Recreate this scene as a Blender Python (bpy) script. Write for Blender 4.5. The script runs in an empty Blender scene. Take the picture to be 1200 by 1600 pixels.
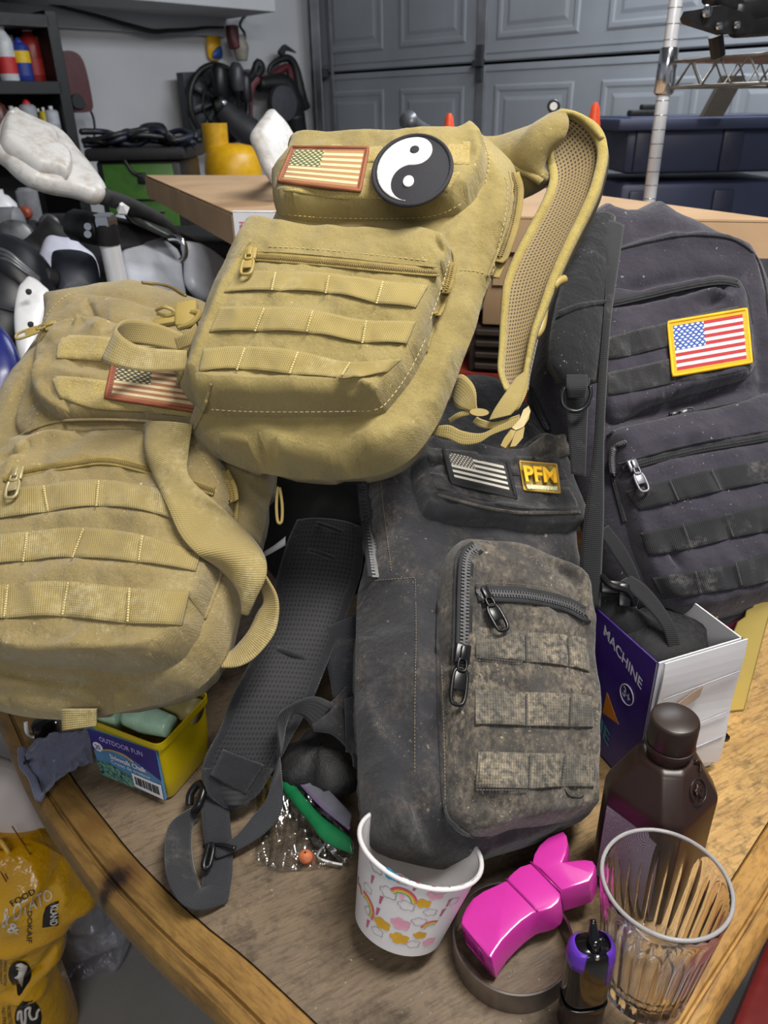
import bpy, bmesh, math, random
import numpy as np
from mathutils import Vector, Matrix
from mathutils.geometry import delaunay_2d_cdt
random.seed(7); rng = np.random.RandomState(7)
SC = bpy.context.scene; COL = SC.collection

# ------------------------------------------------------------------ camera
F = 1200.0
PITCH = math.radians(27.6); ROLL = math.radians(1.07)
CAM = np.array([0.0, 0.0, 1.40])
_f = np.array([0, math.cos(PITCH), -math.sin(PITCH)])
_u = np.array([0, math.sin(PITCH), math.cos(PITCH)]); _r = np.array([1.0, 0, 0])
R2 = _r*math.cos(ROLL) - _u*math.sin(ROLL); U2 = _u*math.cos(ROLL) + _r*math.sin(ROLL)
cd = bpy.data.cameras.new('camera'); cam = bpy.data.objects.new('camera', cd); COL.objects.link(cam)
cd.sensor_fit = 'VERTICAL'; cd.sensor_height = 36; cd.lens = F/1600*36
cd.clip_start = 0.02; cd.clip_end = 60
cam.matrix_world = Matrix(((R2[0], U2[0], -_f[0], CAM[0]), (R2[1], U2[1], -_f[1], CAM[1]), (R2[2], U2[2], -_f[2], CAM[2]), (0, 0, 0, 1)))
cd.dof.use_dof = True; cd.dof.focus_distance = 0.72; cd.dof.aperture_fstop = 11
SC.camera = cam
# ------------------------------------------------------------------ world, lamps, exposure
W = bpy.data.worlds.new('world'); SC.world = W; W.use_nodes = True
W.node_tree.nodes['Background'].inputs[0].default_value = (0.82, 0.88, 1.0, 1)
W.node_tree.nodes['Background'].inputs[1].default_value = 0.30
def area(name, loc, target, size, power, col=(1, 1, 1)):
    l = bpy.data.lights.new(name, 'AREA'); l.shape = 'RECTANGLE'; l.size, l.size_y = size; l.energy = power; l.color = col
    o = bpy.data.objects.new(name, l); COL.objects.link(o); o.location = loc
    o.rotation_euler = (Vector(target)-Vector(loc)).to_track_quat('-Z', 'Y').to_euler(); return o
area('shop_light_near', (0.55, 0.35, 2.55), (0.2, 0.75, 0.8), (0.9, 0.25), 44, (1.0, 0.965, 0.91))
area('shop_light_behind', (-0.15, -1.5, 2.3), (0.0, 0.8, 0.9), (1.3, 0.5), 17, (1.0, 0.975, 0.94))
area('added_fill_far', (1.0, 2.7, 2.56), (0.4, 3.4, 0.4), (1.6, 0.4), 46, (0.9, 0.95, 1.0))  # unseen lamp added to brighten the door end of the garage
SC.view_settings.view_transform = 'Standard'; SC.view_settings.look = 'None'
SC.view_settings.exposure = 0.0; SC.view_settings.gamma = 1; SC.view_settings.use_curve_mapping = False

# ------------------------------------------------------------------ maths helpers
def ray(x, y): return _f + R2*(x-600)/F + U2*(800-y)/F
def rays(p): p = np.asarray(p, float); return _f[None] + R2[None]*(p[:, 0:1]-600)/F + U2[None]*(800-p[:, 1:2])/F
def at(x, y, d): return CAM + ray(x, y)*d
def onz(x, y, z): r = ray(x, y); return CAM + r*((z-CAM[2])/r[2])
def onY(x, y, Y): r = ray(x, y); return CAM + r*(Y/r[1])
def onplane(x, y, o, n): r = ray(x, y); o = np.asarray(o); n = np.asarray(n); return CAM + r*(np.dot(o-CAM, n)/np.dot(r, n))
def nrm(v): v = np.asarray(v, float); return v/np.linalg.norm(v)
def cat(pts, n=60, closed=False):
    """Catmull-Rom through pts, resampled to n points of even spacing"""
    p = np.asarray(pts, float); m = len(p)
    if m == 2: 
        t = np.linspace(0, 1, n)[:, None]; return p[0]*(1-t)+p[1]*t
    out = []
    rngi = range(m) if closed else range(m-1)
    for i in rngi:
        if closed: a, b, c, d = p[(i-1) % m], p[i], p[(i+1) % m], p[(i+2) % m]
        else: a, b, c, d = p[max(i-1, 0)], p[i], p[i+1], p[min(i+2, m-1)]
        if not closed and i == 0: a = 2*b-c
        if not closed and i == m-2: d = 2*c-b
        for k in range(12):
            t = k/12
            out.append(0.5*((2*b)+(-a+c)*t+(2*a-5*b+4*c-d)*t*t+(-a+3*b-3*c+d)*t**3))
    out.append(p[0] if closed else p[-1]); out = np.array(out)
    L = np.r_[0, np.cumsum(np.linalg.norm(np.diff(out, axis=0), axis=1))]
    s = np.linspace(0, L[-1], n+1)[:-1] if closed else np.linspace(0, L[-1], n)
    return np.stack([np.interp(s, L, out[:, k]) for k in range(out.shape[1])], 1)
def resamp(p, n):
    p = np.asarray(p, float); L = np.r_[0, np.cumsum(np.linalg.norm(np.diff(p, axis=0), axis=1))]
    s = np.linspace(0, L[-1], n); return np.stack([np.interp(s, L, p[:, k]) for k in range(p.shape[1])], 1)
def segdist(P, poly, closed=False):
    """distance, signed side and parameter 0..1 of P to a polyline"""
    A = poly if closed else poly[:-1]; B = np.roll(poly, -1, 0) if closed else poly[1:]
    best = np.full(len(P), 1e9); side = np.zeros(len(P)); par = np.zeros(len(P)); n = len(A)
    for i in range(n):
        ab = B[i]-A[i]; L = ab@ab+1e-12; ap = P-A[i]; t = np.clip((ap@ab)/L, 0, 1)
        d = np.linalg.norm(ap-t[:, None]*ab, axis=1); m = d < best
        best[m] = d[m]; side[m] = np.sign(ab[0]*ap[m, 1]-ab[1]*ap[m, 0]); par[m] = (i+t[m])/n
    return best, side, par
def inside(P, poly):
    x, y = P[:, 0], P[:, 1]; c = np.zeros(len(P), bool); n = len(poly); j = n-1
    for i in range(n):
        xi, yi = poly[i]; xj, yj = poly[j]
        m = ((yi > y) != (yj > y)) & (x < (xj-xi)*(y-yi)/(yj-yi+1e-15)+xi); c ^= m; j = i
    return c
def prof(x, n=2.3): x = np.clip(x, 0, 1); return (1-(1-x)**n)**(1/n)
def sm(x): x = np.clip(x, 0, 1); return x*x*(3-2*x)
class Waves:
    """smooth ridged cloth-like noise"""
    def __init__(s, seed, lam, amp, k=7):
        r = np.random.RandomState(seed); a = r.uniform(0, math.tau, k); s.k = np.stack([np.cos(a), np.sin(a)], 1)*(math.tau/(lam*r.uniform(.7, 1.6, k)))[:, None]
        s.p = r.uniform(0, math.tau, k); s.amp = amp; s.n = k
    def __call__(s, P):
        ph = P@s.k.T+s.p; w = np.sin(ph+1.2*np.sin(ph[:, ::-1]*.6)); return s.amp*(w.sum(1)/s.n*1.3-.25*np.abs(w[:, 0]))
class Crumple:
    """sharp-valleyed folds like stiff cloth"""
    def __init__(s, seed, lam, amp, k=5):
        r = np.random.RandomState(seed); a = r.uniform(0, math.tau, k); s.k = np.stack([np.cos(a), np.sin(a)], 1)*(math.pi/(lam*r.uniform(.7, 1.5, k)))[:, None]
        s.k2 = np.stack([-np.sin(a), np.cos(a)], 1)*(math.tau/(lam*3))*r.uniform(.6, 1.4, k)[:, None]; s.p = r.uniform(0, math.tau, (2, k)); s.amp = amp
    def __call__(s, P):
        m = .5+.5*np.sin(P@s.k2.T*1.3+s.p[1]); w = 1-np.abs(np.sin(P@s.k.T+s.p[0]+1.4*np.sin(P@s.k2.T+s.p[1])))**.8
        return s.amp*((w*m).sum(1)/len(s.k)-.25)*1.8
# ------------------------------------------------------------------ node materials
def lin(c):
    if isinstance(c, str): c = tuple(int(c[i:i+2], 16)/255 for i in (0, 2, 4))
    return tuple(x/12.92 if x <= .04045 else ((x+.055)/1.055)**2.4 for x in c[:3])+(1,)
class NT:
    def __init__(s, name):
        s.m = bpy.data.materials.new(name); s.m.use_nodes = True; s.t = s.m.node_tree; s.b = s.t.nodes['Principled BSDF']
    def n(s, typ, **kw):
        o = s.t.nodes.new(typ)
        for k, v in kw.items():
            if k.startswith('i_'): 
                key = k[2:]; key = int(key) if key.isdigit() else key.replace('_', ' ')
                s.put(o.inputs[key], v)
            else: setattr(o, k, v)
        return o
    def put(s, sock, v):
        if isinstance(v, bpy.types.NodeSocket): s.t.links.new(v, sock)
        else: sock.default_value = v
    def math(s, op, a, b=0.0, c=0.0):
        o = s.n('ShaderNodeMath', operation=op); s.put(o.inputs[0], a); s.put(o.inputs[1], b); s.put(o.inputs[2], c); return o.outputs[0]
    def mix(s, f, a, b, mode='MIX'):
        o = s.n('ShaderNodeMix', data_type='RGBA', blend_type=mode); s.put(o.inputs[0], f); s.put(o.inputs[6], a); s.put(o.inputs[7], b); return o.outputs[2]
    def ramp(s, v, a, b, lo=0.0, hi=1.0):
        o = s.n('ShaderNodeMapRange', clamp=True); s.put(o.inputs[0], v); o.inputs[1].default_value = a; o.inputs[2].default_value = b; o.inputs[3].default_value = lo; o.inputs[4].default_value = hi; return o.outputs[0]
    def noise(s, vec, scale, detail=3, rough=.55):
        o = s.n('ShaderNodeTexNoise'); s.put(o.inputs['Vector'], vec); o.inputs['Scale'].default_value = scale; o.inputs['Detail'].default_value = detail; o.inputs['Roughness'].default_value = rough; return o.outputs[0]
    def obj(s): return s.n('ShaderNodeTexCoord').outputs['Object']
    def uv(s): return s.n('ShaderNodeTexCoord').outputs['UV']
    def sep(s, v): o = s.n('ShaderNodeSeparateXYZ'); s.put(o.inputs[0], v); return o.outputs
    def stretch(s, v, sc): o = s.n('ShaderNodeMapping'); s.put(o.inputs[0], v); o.inputs['Scale'].default_value = sc; return o.outputs[0]
    def bump(s, h, strength=.5, dist=.001, prev=None):
        o = s.n('ShaderNodeBump'); s.put(o.inputs['Height'], h); o.inputs['Strength'].default_value = strength; o.inputs['Distance'].default_value = dist
        if prev is not None: s.put(o.inputs['Normal'], prev)
        return o.outputs[0]
    def fin(s, col=None, rough=None, metal=None, normal=None, **kw):
        if col is not None: s.put(s.b.inputs['Base Color'], col)
        if rough is not None: s.put(s.b.inputs['Roughness'], rough)
        if metal is not None: s.put(s.b.inputs['Metallic'], metal)
        if normal is not None: s.put(s.b.inputs['Normal'], normal)
        for k, v in kw.items(): s.put(s.b.inputs[k.replace('_', ' ')], v)
        return s.m
_pm = {}
def plain(name, c, rough=.5, metal=0.0, var=.08, bump=0.0, nscale=40, **kw):
    """simple surface with slight procedural variation"""
    if name in _pm: return _pm[name]
    t = NT(name); c = lin(c); o = t.obj(); nz = t.noise(o, nscale, 4)
    c2 = tuple(min(1, x*(1+2.2*var)+.25*var*.1) for x in c[:3])+(1,); c1 = tuple(x*(1-2*var) for x in c[:3])+(1,)
    col = t.mix(t.ramp(nz, .3, .7), c1, c2)
    nm = t.bump(t.noise(o, nscale*6, 3), bump, .001) if bump else None
    _pm[name] = t.fin(col, t.ramp(nz, .3, .7, rough*.9, min(1, rough*1.1)), metal, nm, **kw); return _pm[name]
def fabric(name, c, c2, dust=None, dustamt=.0, speck=.0, weave=1.0, seed=0.0, big=9, period=.0016, sheen=.25):
    t = NT(name); o = t.obj(); off = t.n('ShaderNodeVectorMath', operation='ADD'); t.put(off.inputs[0], o); off.inputs[1].default_value = (seed, seed*1.7, 0); v = off.outputs[0]
    n1 = t.noise(v, big, 5, .6); col = t.mix(t.ramp(n1, .32, .68), lin(c), lin(c2))
    n0 = t.noise(v, 900, 2, .6); col = t.mix(t.ramp(n0, .35, .7, 0, .30), col, lin(c), 'MULTIPLY') if False else col
    if dust:
        # worn-in dust: broad cloudy film, finer smears and separate flecks
        m = t.ramp(t.noise(v, 15, 7, .74), .64-.26*dustamt, .80-.13*dustamt)
        f = t.ramp(t.noise(t.stretch(v, (1, .6, 1)), 210, 5, .75), .40, .66)
        mm = t.math('MULTIPLY', m, f); col = t.mix(t.math('MULTIPLY', mm, .78*min(1, dustamt*1.6+.15)), col, lin(dust))
        if speck:
            lt = tuple(min(1, x*1.45+.05) for x in lin(dust)[:3])+(1,)
            s1 = t.ramp(t.noise(v, 420, 2, .5), .70-.03*speck, .74); s2 = t.ramp(t.noise(v, 22, 3), .48, .62)
            col = t.mix(t.math('MULTIPLY', t.math('MULTIPLY', s1, s2), .75), col, lt)
            s3 = t.ramp(t.noise(v, 120, 3, .5), .73-.02*speck, .76); col = t.mix(t.math('MULTIPLY', s3, .6), col, lt)
    x, y, z = t.sep(v)
    k = math.tau/period
    wv = t.math('MULTIPLY', t.math('SINE', t.math('MULTIPLY', t.math('ADD', x, z), k)), t.math('SINE', t.math('MULTIPLY', t.math('ADD', y, z), k)))
    col = t.mix(t.ramp(wv, -1, 1, .0, .22*weave), col, (0.0, 0.0, 0.0, 1)); col = t.mix(t.ramp(t.noise(v, 600, 3, .7), .35, .65, 0, .16), col, (0, 0, 0, 1))
    fold = t.noise(t.stretch(v, (1, 1, .4)), 26, 5, .62)
    nm = t.bump(wv, .5*weave, .0005, t.bump(t.noise(v, 110, 4, .65), .30, .002, t.bump(fold, .75, .007)))
    return t.fin(col, .88, 0.0, nm, Sheen_Weight=sheen, Sheen_Roughness=.5, Specular_IOR_Level=.25)
def webbing(name, c, c2, dust=None, dustamt=0.0, ribs=.0019, seed=0., along=True):
    """woven tape: ribs across the length; UV in metres"""
    t = NT(name); uv = t.uv(); x, y, z = t.sep(uv); o = t.obj()
    r1 = t.math('SINE', t.math('MULTIPLY', x, math.tau/ribs)); r2 = t.math('SINE', t.math('MULTIPLY', y, math.tau/(ribs*1.1)))
    h = t.math('ADD', t.math('MULTIPLY', r1, .7), t.math('MULTIPLY', r2, .25))
    n1 = t.noise(o, 12+seed, 5, .6); col = t.mix(t.ramp(n1, .3, .7), lin(c), lin(c2))
    if dust:
        m = t.math('MULTIPLY', t.ramp(t.noise(o, 17, 5, .65), .60-.25*dustamt, .78-.1*dustamt), t.ramp(t.noise(o, 190, 3, .6), .36, .64))
        col = t.mix(t.math('MULTIPLY', m, .75), col, lin(dust))
    col = t.mix(t.ramp(h, -.9, .9, .42, 0), col, tuple(q*.25 for q in lin(c)[:3])+(1,))
    return t.fin(col, .8, 0.0, t.bump(h, .55, .0005), Sheen_Weight=.2, Specular_IOR_Level=.3)
def meshfab(name, c, hole, pitch=(.0040, .0028)):
    t = NT(name); x, y, z = t.sep(t.uv())
    a = t.math('ADD', t.math('MULTIPLY', x, math.tau/pitch[0]), t.math('MULTIPLY', y, math.tau/pitch[1])); b = t.math('SUBTRACT', t.math('MULTIPLY', x, math.tau/pitch[0]), t.math('MULTIPLY', y, math.tau/pitch[1]))
    h = t.math('MULTIPLY', t.math('SINE', a), t.math('SINE', b)); h2 = t.math('ABSOLUTE', h)
    m = t.ramp(h, .15, .55)
    nz = t.noise(t.obj(), 14, 3)
    col = t.mix(m, t.mix(nz, lin(c), tuple(q*1.25 for q in lin(c)[:3])+(1,)), lin(hole))
    return t.fin(col, .75, 0.0, t.bump(m, -.8, .0012), Sheen_Weight=.15)
def fuzzy(name, c, c2, dust=None, dustamt=0):
    t = NT(name); o = t.obj(); n = t.noise(o, 750, 3, .7); col = t.mix(t.ramp(n, .35, .68), lin(c), lin(c2))
    if dust: col = t.mix(t.math('MULTIPLY', t.ramp(t.noise(o, 60, 5, .7), .58-.2*dustamt, .75), .6), col, lin(dust))
    return t.fin(col, .97, 0.0, t.bump(n, .9, .0012, t.bump(t.noise(o, 120, 3), .4, .002)), Sheen_Weight=.4)
def flagmat(name, border, red, white, blue, star, bw=.05, bh=.075, cu=.43, cv=.46, pitch=(11, 9), bar=13):
    """embroidered flag on UV 0..1"""
    t = NT(name); x, y, z = t.sep(t.uv()); o = t.obj()
    u = t.ramp(x, bw, 1-bw); v = t.ramp(y, bh, 1-bh)
    st = t.math('MODULO', t.math('FLOOR', t.math('MULTIPLY', v, 12.999)), 2.0)
    jit = t.math('MULTIPLY', t.math('SUBTRACT', t.noise(o, 300, 2), .5), .012)
    col = t.mix(t.math('GREATER_THAN', st, .5), lin(red), lin(white))
    # stars: offset grid of small dabs
    gx = t.math('MULTIPLY', u, pitch[0]/cu); gy = t.math('MULTIPLY', t.math('SUBTRACT', 1.0, v), pitch[1]/(1-cv))
    par = t.math('MODULO', t.math('FLOOR', gy), 2.0)
    sx = t.math('SUBTRACT', t.math('FRACT', t.math('MULTIPLY', t.math('ADD', gx, par), .5)), .5); sy = t.math('SUBTRACT', t.math('FRACT', gy), .5)
    dd = t.math('ADD', t.math('POWER', t.math('ABSOLUTE', t.math('MULTIPLY', sx, 2.6)), 1.2), t.math('POWER', t.math('ABSOLUTE', t.math('MULTIPLY', sy, 2.0)), 1.2))
    can = t.mix(t.math('LESS_THAN', dd, .85), lin(blue), lin(star))
    inc = t.math('MULTIPLY', t.math('LESS_THAN', u, cu), t.math('GREATER_THAN', v, cv)); col = t.mix(inc, col, can)
    b = t.math('MAXIMUM', t.math('MAXIMUM', t.math('LESS_THAN', x, bw), t.math('GREATER_THAN', x, 1-bw)), t.math('MAXIMUM', t.math('LESS_THAN', y, bh), t.math('GREATER_THAN', y, 1-bh)))
    col = t.mix(b, col, lin(border))
    th = t.math('SINE', t.math('MULTIPLY', x, 520.0)); col = t.mix(t.ramp(th, -1, 1, 0, .18), col, (0, 0, 0, 1))
    stripe = t.math('SINE', t.math('MULTIPLY', v, 13*math.tau))
    nm = t.bump(t.math('ADD', th, t.math('MULTIPLY', stripe, 1.4)), .5, .0004)
    return t.fin(col, .72, 0.0, nm, Sheen_Weight=.2)
# ------------------------------------------------------------------ objects
def mesh(name, V, Fc, mat, uv=None, smooth=True, sharp=None):
    me = bpy.data.meshes.new(name); me.from_pydata([tuple(map(float, v)) for v in V], [], [tuple(map(int, f)) for f in Fc])
    if smooth: me.polygons.foreach_set('use_smooth', [True]*len(me.polygons))
    if sharp is not None:
        try: me.set_sharp_from_angle(angle=math.radians(sharp))
        except Exception: pass
    if isinstance(mat, (list, tuple)):
        for m in mat: me.materials.append(m)
    elif mat: me.materials.append(mat)
    if uv is not None:
        l = me.uv_layers.new(name='UVMap'); li = np.zeros(len(me.loops), int); me.loops.foreach_get('vertex_index', li)
        l.data.foreach_set('uv', np.asarray(uv, float)[li].ravel())
    me.update(); return me
def props(o, label=None, category=None, group=None, kind=None):
    for k, v in (('label', label), ('category', category), ('group', group), ('kind', kind)):
        if v: o[k] = v
    return o
class Thing:
    def __init__(s, name, label, cat_, origin, M=None, **kw):
        s.e = bpy.data.objects.new(name, None); COL.objects.link(s.e); s.e.empty_display_size = .02
        if M is None: M = Matrix.Translation(Vector(origin))
        s.M = M; s.Mi = np.array(M.inverted()); s.e.matrix_world = M; props(s.e, label, cat_, **kw)
    def part(s, name, VF, mat, local=False, uv=None, smooth=True, parent=None, sharp=None, label=None, kind=None):
        V, Fc = VF[:2]
        if len(VF) > 2 and uv is None: uv = VF[2]
        V = np.asarray(V, float)
        if not local: V = V@s.Mi[:3, :3].T+s.Mi[:3, 3]
        o = bpy.data.objects.new(name, mesh(name, V, Fc, mat, uv, smooth, sharp)); COL.objects.link(o); o.parent = parent or s.e
        props(o, label=label, kind=kind); return o
def solo(name, label, cat_, VF, mat, smooth=True, sharp=None, kind=None, group=None, uv=None, origin=None):
    V = np.asarray(VF[0], float); o0 = np.array([(V[:, 0].min()+V[:, 0].max())/2, (V[:, 1].min()+V[:, 1].max())/2, V[:, 2].min()]) if origin is None else np.asarray(origin)
    if len(VF) > 2 and uv is None: uv = VF[2]
    o = bpy.data.objects.new(name, mesh(name, V-o0, VF[1], mat, uv, smooth, sharp)); COL.objects.link(o); o.location = o0
    return props(o, label, cat_, group, kind)
# shape builders returning (V, F) in whatever space the inputs are in
def join(*parts):
    V = []; Fc = []; U = []; n = 0; hasuv = all(len(p) > 2 for p in parts)
    for p in parts:
        V.append(np.asarray(p[0], float)); Fc += [tuple(i+n for i in f) for f in p[1]]; n += len(p[0])
        if hasuv: U.append(np.asarray(p[2]))
    return (np.vstack(V), Fc, np.vstack(U)) if hasuv else (np.vstack(V), Fc)
def box(c, size, X=(1, 0, 0), Y=(0, 1, 0), Z=(0, 0, 1), bev=0.0, seg=2):
    bm = bmesh.new(); bmesh.ops.create_cube(bm, size=1)
    for v in bm.verts: v.co = Vector((v.co.x*size[0], v.co.y*size[1], v.co.z*size[2]))
    if bev: bmesh.ops.bevel(bm, geom=bm.edges[:], offset=bev, segments=seg, profile=.5, affect='EDGES')
    bm.verts.index_update(); V = np.array([v.co[:] for v in bm.verts]); Fc = [tuple(v.index for v in f.verts) for f in bm.faces]; bm.free()
    return (np.asarray(c)+V[:, :1]*np.asarray(X)+V[:, 1:2]*np.asarray(Y)+V[:, 2:]*np.asarray(Z), Fc)
def frames(P, up0=None):
    P = np.asarray(P, float); T = np.gradient(P, axis=0); T /= np.linalg.norm(T, axis=1)[:, None]+1e-12
    N = []; n = np.asarray(up0, float) if up0 is not None else (np.array([0, 0, 1.]) if abs(T[0][2]) < .9 else np.array([1., 0, 0]))
    for t in T: n = n-t*(n@t); n = n/(np.linalg.norm(n)+1e-12); N.append(n.copy())
    N = np.array(N); return T, N, np.cross(T, N)
def tube(P, r, k=8, closed=False, n=None, flat=1.0, up=None):
    P = np.asarray(P, float)
    if n: P = cat(P, n, closed)
    m = len(P); T, N, B = frames(P, up)
    if closed: 
        T = np.roll(P, -1, 0)-np.roll(P, 1, 0); T /= np.linalg.norm(T, axis=1)[:, None]
    r = np.full(m, r) if np.isscalar(r) else resamp(np.asarray(r, float)[:, None], m)[:, 0]
    a = np.linspace(0, math.tau, k, endpoint=False)
    V = (P[:, None]+N[:, None]*(np.cos(a)[None, :, None]*r[:, None, None]*flat)+B[:, None]*(np.sin(a)[None, :, None]*r[:, None, None])).reshape(-1, 3)
    Fc = []
    for i in range(m if closed else m-1):
        j = (i+1) % m
        for q in range(k): Fc.append((i*k+q, i*k+(q+1) % k, j*k+(q+1) % k, j*k+q))
    if not closed: Fc += [tuple(range(k))[::-1], tuple((m-1)*k+q for q in range(k))]
    return V, Fc
def lathe(profile, c, axis=(0, 0, 1), k=48, x=None, mod=None, close=True):
    """profile: (radius, height) pairs; caps where the radius is not zero"""
    ax = nrm(axis); X = nrm(np.cross(ax, [0, 1, 0.01]) if x is None else x); Y = np.cross(ax, X); c = np.asarray(c, float)
    a = np.linspace(0, math.tau, k, endpoint=False); V = []
    for r, h in profile:
        rr = r*(mod(a, h) if mod else np.ones(k))
        V.append(c+ax*h+np.cos(a)[:, None]*rr[:, None]*X+np.sin(a)[:, None]*rr[:, None]*Y)
    V = np.vstack(V); Fc = [(i*k+q, i*k+(q+1) % k, (i+1)*k+(q+1) % k, (i+1)*k+q) for i in range(len(profile)-1) for q in range(k)]
    if close: Fc += [tuple(range(k))[::-1], tuple((len(profile)-1)*k+q for q in range(k))]
    return V, Fc
def prism(poly, h, d, hd=None):
    """poly: list of 3-D points (planar), extruded by vector d"""
    P = np.asarray(poly, float); n = len(P); d = np.asarray(d, float)
    V = np.vstack([P, P+d]); Fc = [tuple(range(n)), tuple(range(2*n-1, n-1, -1))]+[(i, n+i, n+(i+1) % n, (i+1) % n) for i in range(n)]
    return V, Fc
def quadgrid(c4, nu, nv, fn=None):
    """bilinear patch of 4 corners TL, TR, BR, BL"""
    a = np.asarray(c4, float); s = np.linspace(0, 1, nu); t = np.linspace(0, 1, nv); S, Tt = np.meshgrid(s, t)
    S = S.ravel()[:, None]; Tt = Tt.ravel()[:, None]
    V = (a[0]*(1-S)+a[1]*S)*(1-Tt)+(a[3]*(1-S)+a[2]*S)*Tt
    Fc = [(j*nu+i, (j+1)*nu+i, (j+1)*nu+i+1, j*nu+i+1) for j in range(nv-1) for i in range(nu-1)]
    return V, Fc, np.hstack([S, 1-Tt])
def slab(VF, dirv):
    """give an open sheet thickness: copy displaced by dirv plus rim"""
    V, Fc = np.asarray(VF[0], float), VF[1]; n = len(V); d = np.asarray(dirv, float); V2 = np.vstack([V, V+d])
    cnt = {}
    for f in Fc:
        for i in range(len(f)):
            a, b = f[i], f[(i+1) % len(f)]; cnt[(a, b)] = 1
    rim = [(b, a, a+n, b+n) for (a, b) in cnt if (b, a) not in cnt]
    out = (V2, list(Fc)+[tuple(i+n for i in f[::-1]) for f in Fc]+rim)
    return out+(np.vstack([VF[2], VF[2]]),) if len(VF) > 2 else out
def cdt(contour, step, rings=(), lines=()):
    C = np.asarray(contour, float); n = len(C)
    area2 = np.sum(C[:, 0]*np.roll(C[:, 1], -1)-np.roll(C[:, 0], -1)*C[:, 1])
    if area2 < 0: C = C[::-1].copy()
    T = np.roll(C, -1, 0)-np.roll(C, 1, 0); T /= np.linalg.norm(T, axis=1)[:, None]+1e-12; Nn = np.stack([-T[:, 1], T[:, 0]], 1)
    pts = []
    for r in rings:
        Q = C+Nn*r; Q = Q[inside(Q, C)]
        if len(Q): d = segdist(Q, C, True)[0]; pts.append(Q[d > r*.93])
    mn, mx = C.min(0), C.max(0); gx, gy = np.meshgrid(np.arange(mn[0], mx[0], step), np.arange(mn[1], mx[1], step*.87))
    gx = gx+(np.arange(gx.shape[0])[:, None] % 2)*step*.5; G = np.stack([gx.ravel(), gy.ravel()], 1)
    G = G[inside(G, C)]
    if len(G):
        d = segdist(G, C, True)[0]; G = G[d > (max(rings) if len(rings) else 0)+step*.45]; pts.append(G)
    for ln, w in lines:
        Tl = np.gradient(ln, axis=0); Tl /= np.linalg.norm(Tl, axis=1)[:, None]+1e-12; Nl = np.stack([-Tl[:, 1], Tl[:, 0]], 1); ac = []
        for q in (-2.2, -1.3, -.7, -.3, 0, .3, .7, 1.3, 2.2):
            Q = ln+Nl*q*w; Q = Q[inside(Q, C)]
            if len(Q): Q = Q[segdist(Q, C, True)[0] > (max(rings) if len(rings) else 0)*.08+.0008]; ac.append(Q)
        if ac: ac = np.vstack(ac); keep = []
        if len(ac):
            old = np.vstack(pts) if pts else np.zeros((0, 2)); dm = segdist(old, ln)[0] if len(old) else np.zeros(0); old = old[dm > 2.5*w]; pts = [old, ac]
    P = np.vstack([C]+pts)
    key = np.unique(np.round(P[n:]/4e-4).astype(int), axis=0, return_index=True)[1]; P = np.vstack([C, P[n:][np.sort(key)]])
    r = delaunay_2d_cdt([Vector(p) for p in P], [], [tuple(range(n))], 1, 1e-7)
    return np.array([v[:] for v in r[0]]), [tuple(f) for f in r[2]], C
def text2d(s, bold=0.0):
    cu = bpy.data.curves.new('t', 'FONT'); cu.body = s; cu.resolution_u = 3; cu.offset = bold
    o = bpy.data.objects.new('t', cu); COL.objects.link(o); dg = bpy.context.evaluated_depsgraph_get(); me = bpy.data.meshes.new_from_object(o.evaluated_get(dg))
    V = np.array([v.co[:2] for v in me.vertices]); Fc = [tuple(p.vertices) for p in me.polygons]
    bpy.data.objects.remove(o); bpy.data.curves.remove(cu); bpy.data.meshes.remove(me)
    V = (V-V.min(0))/(V.max(0)-V.min(0)); return V, Fc
def bil(c4, S, T):
    """c4 = TL TR BR BL; S right, T up"""
    a = np.asarray(c4, float); S = np.asarray(S)[:, None]; T = 1-np.asarray(T)[:, None]
    return (a[0]*(1-S)+a[1]*S)*(1-T)+(a[3]*(1-S)+a[2]*S)*T
def textquad(s, c4, bold=0.0):
    V, Fc = text2d(s, bold); return bil(c4, V[:, 0], V[:, 1]), Fc
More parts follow.
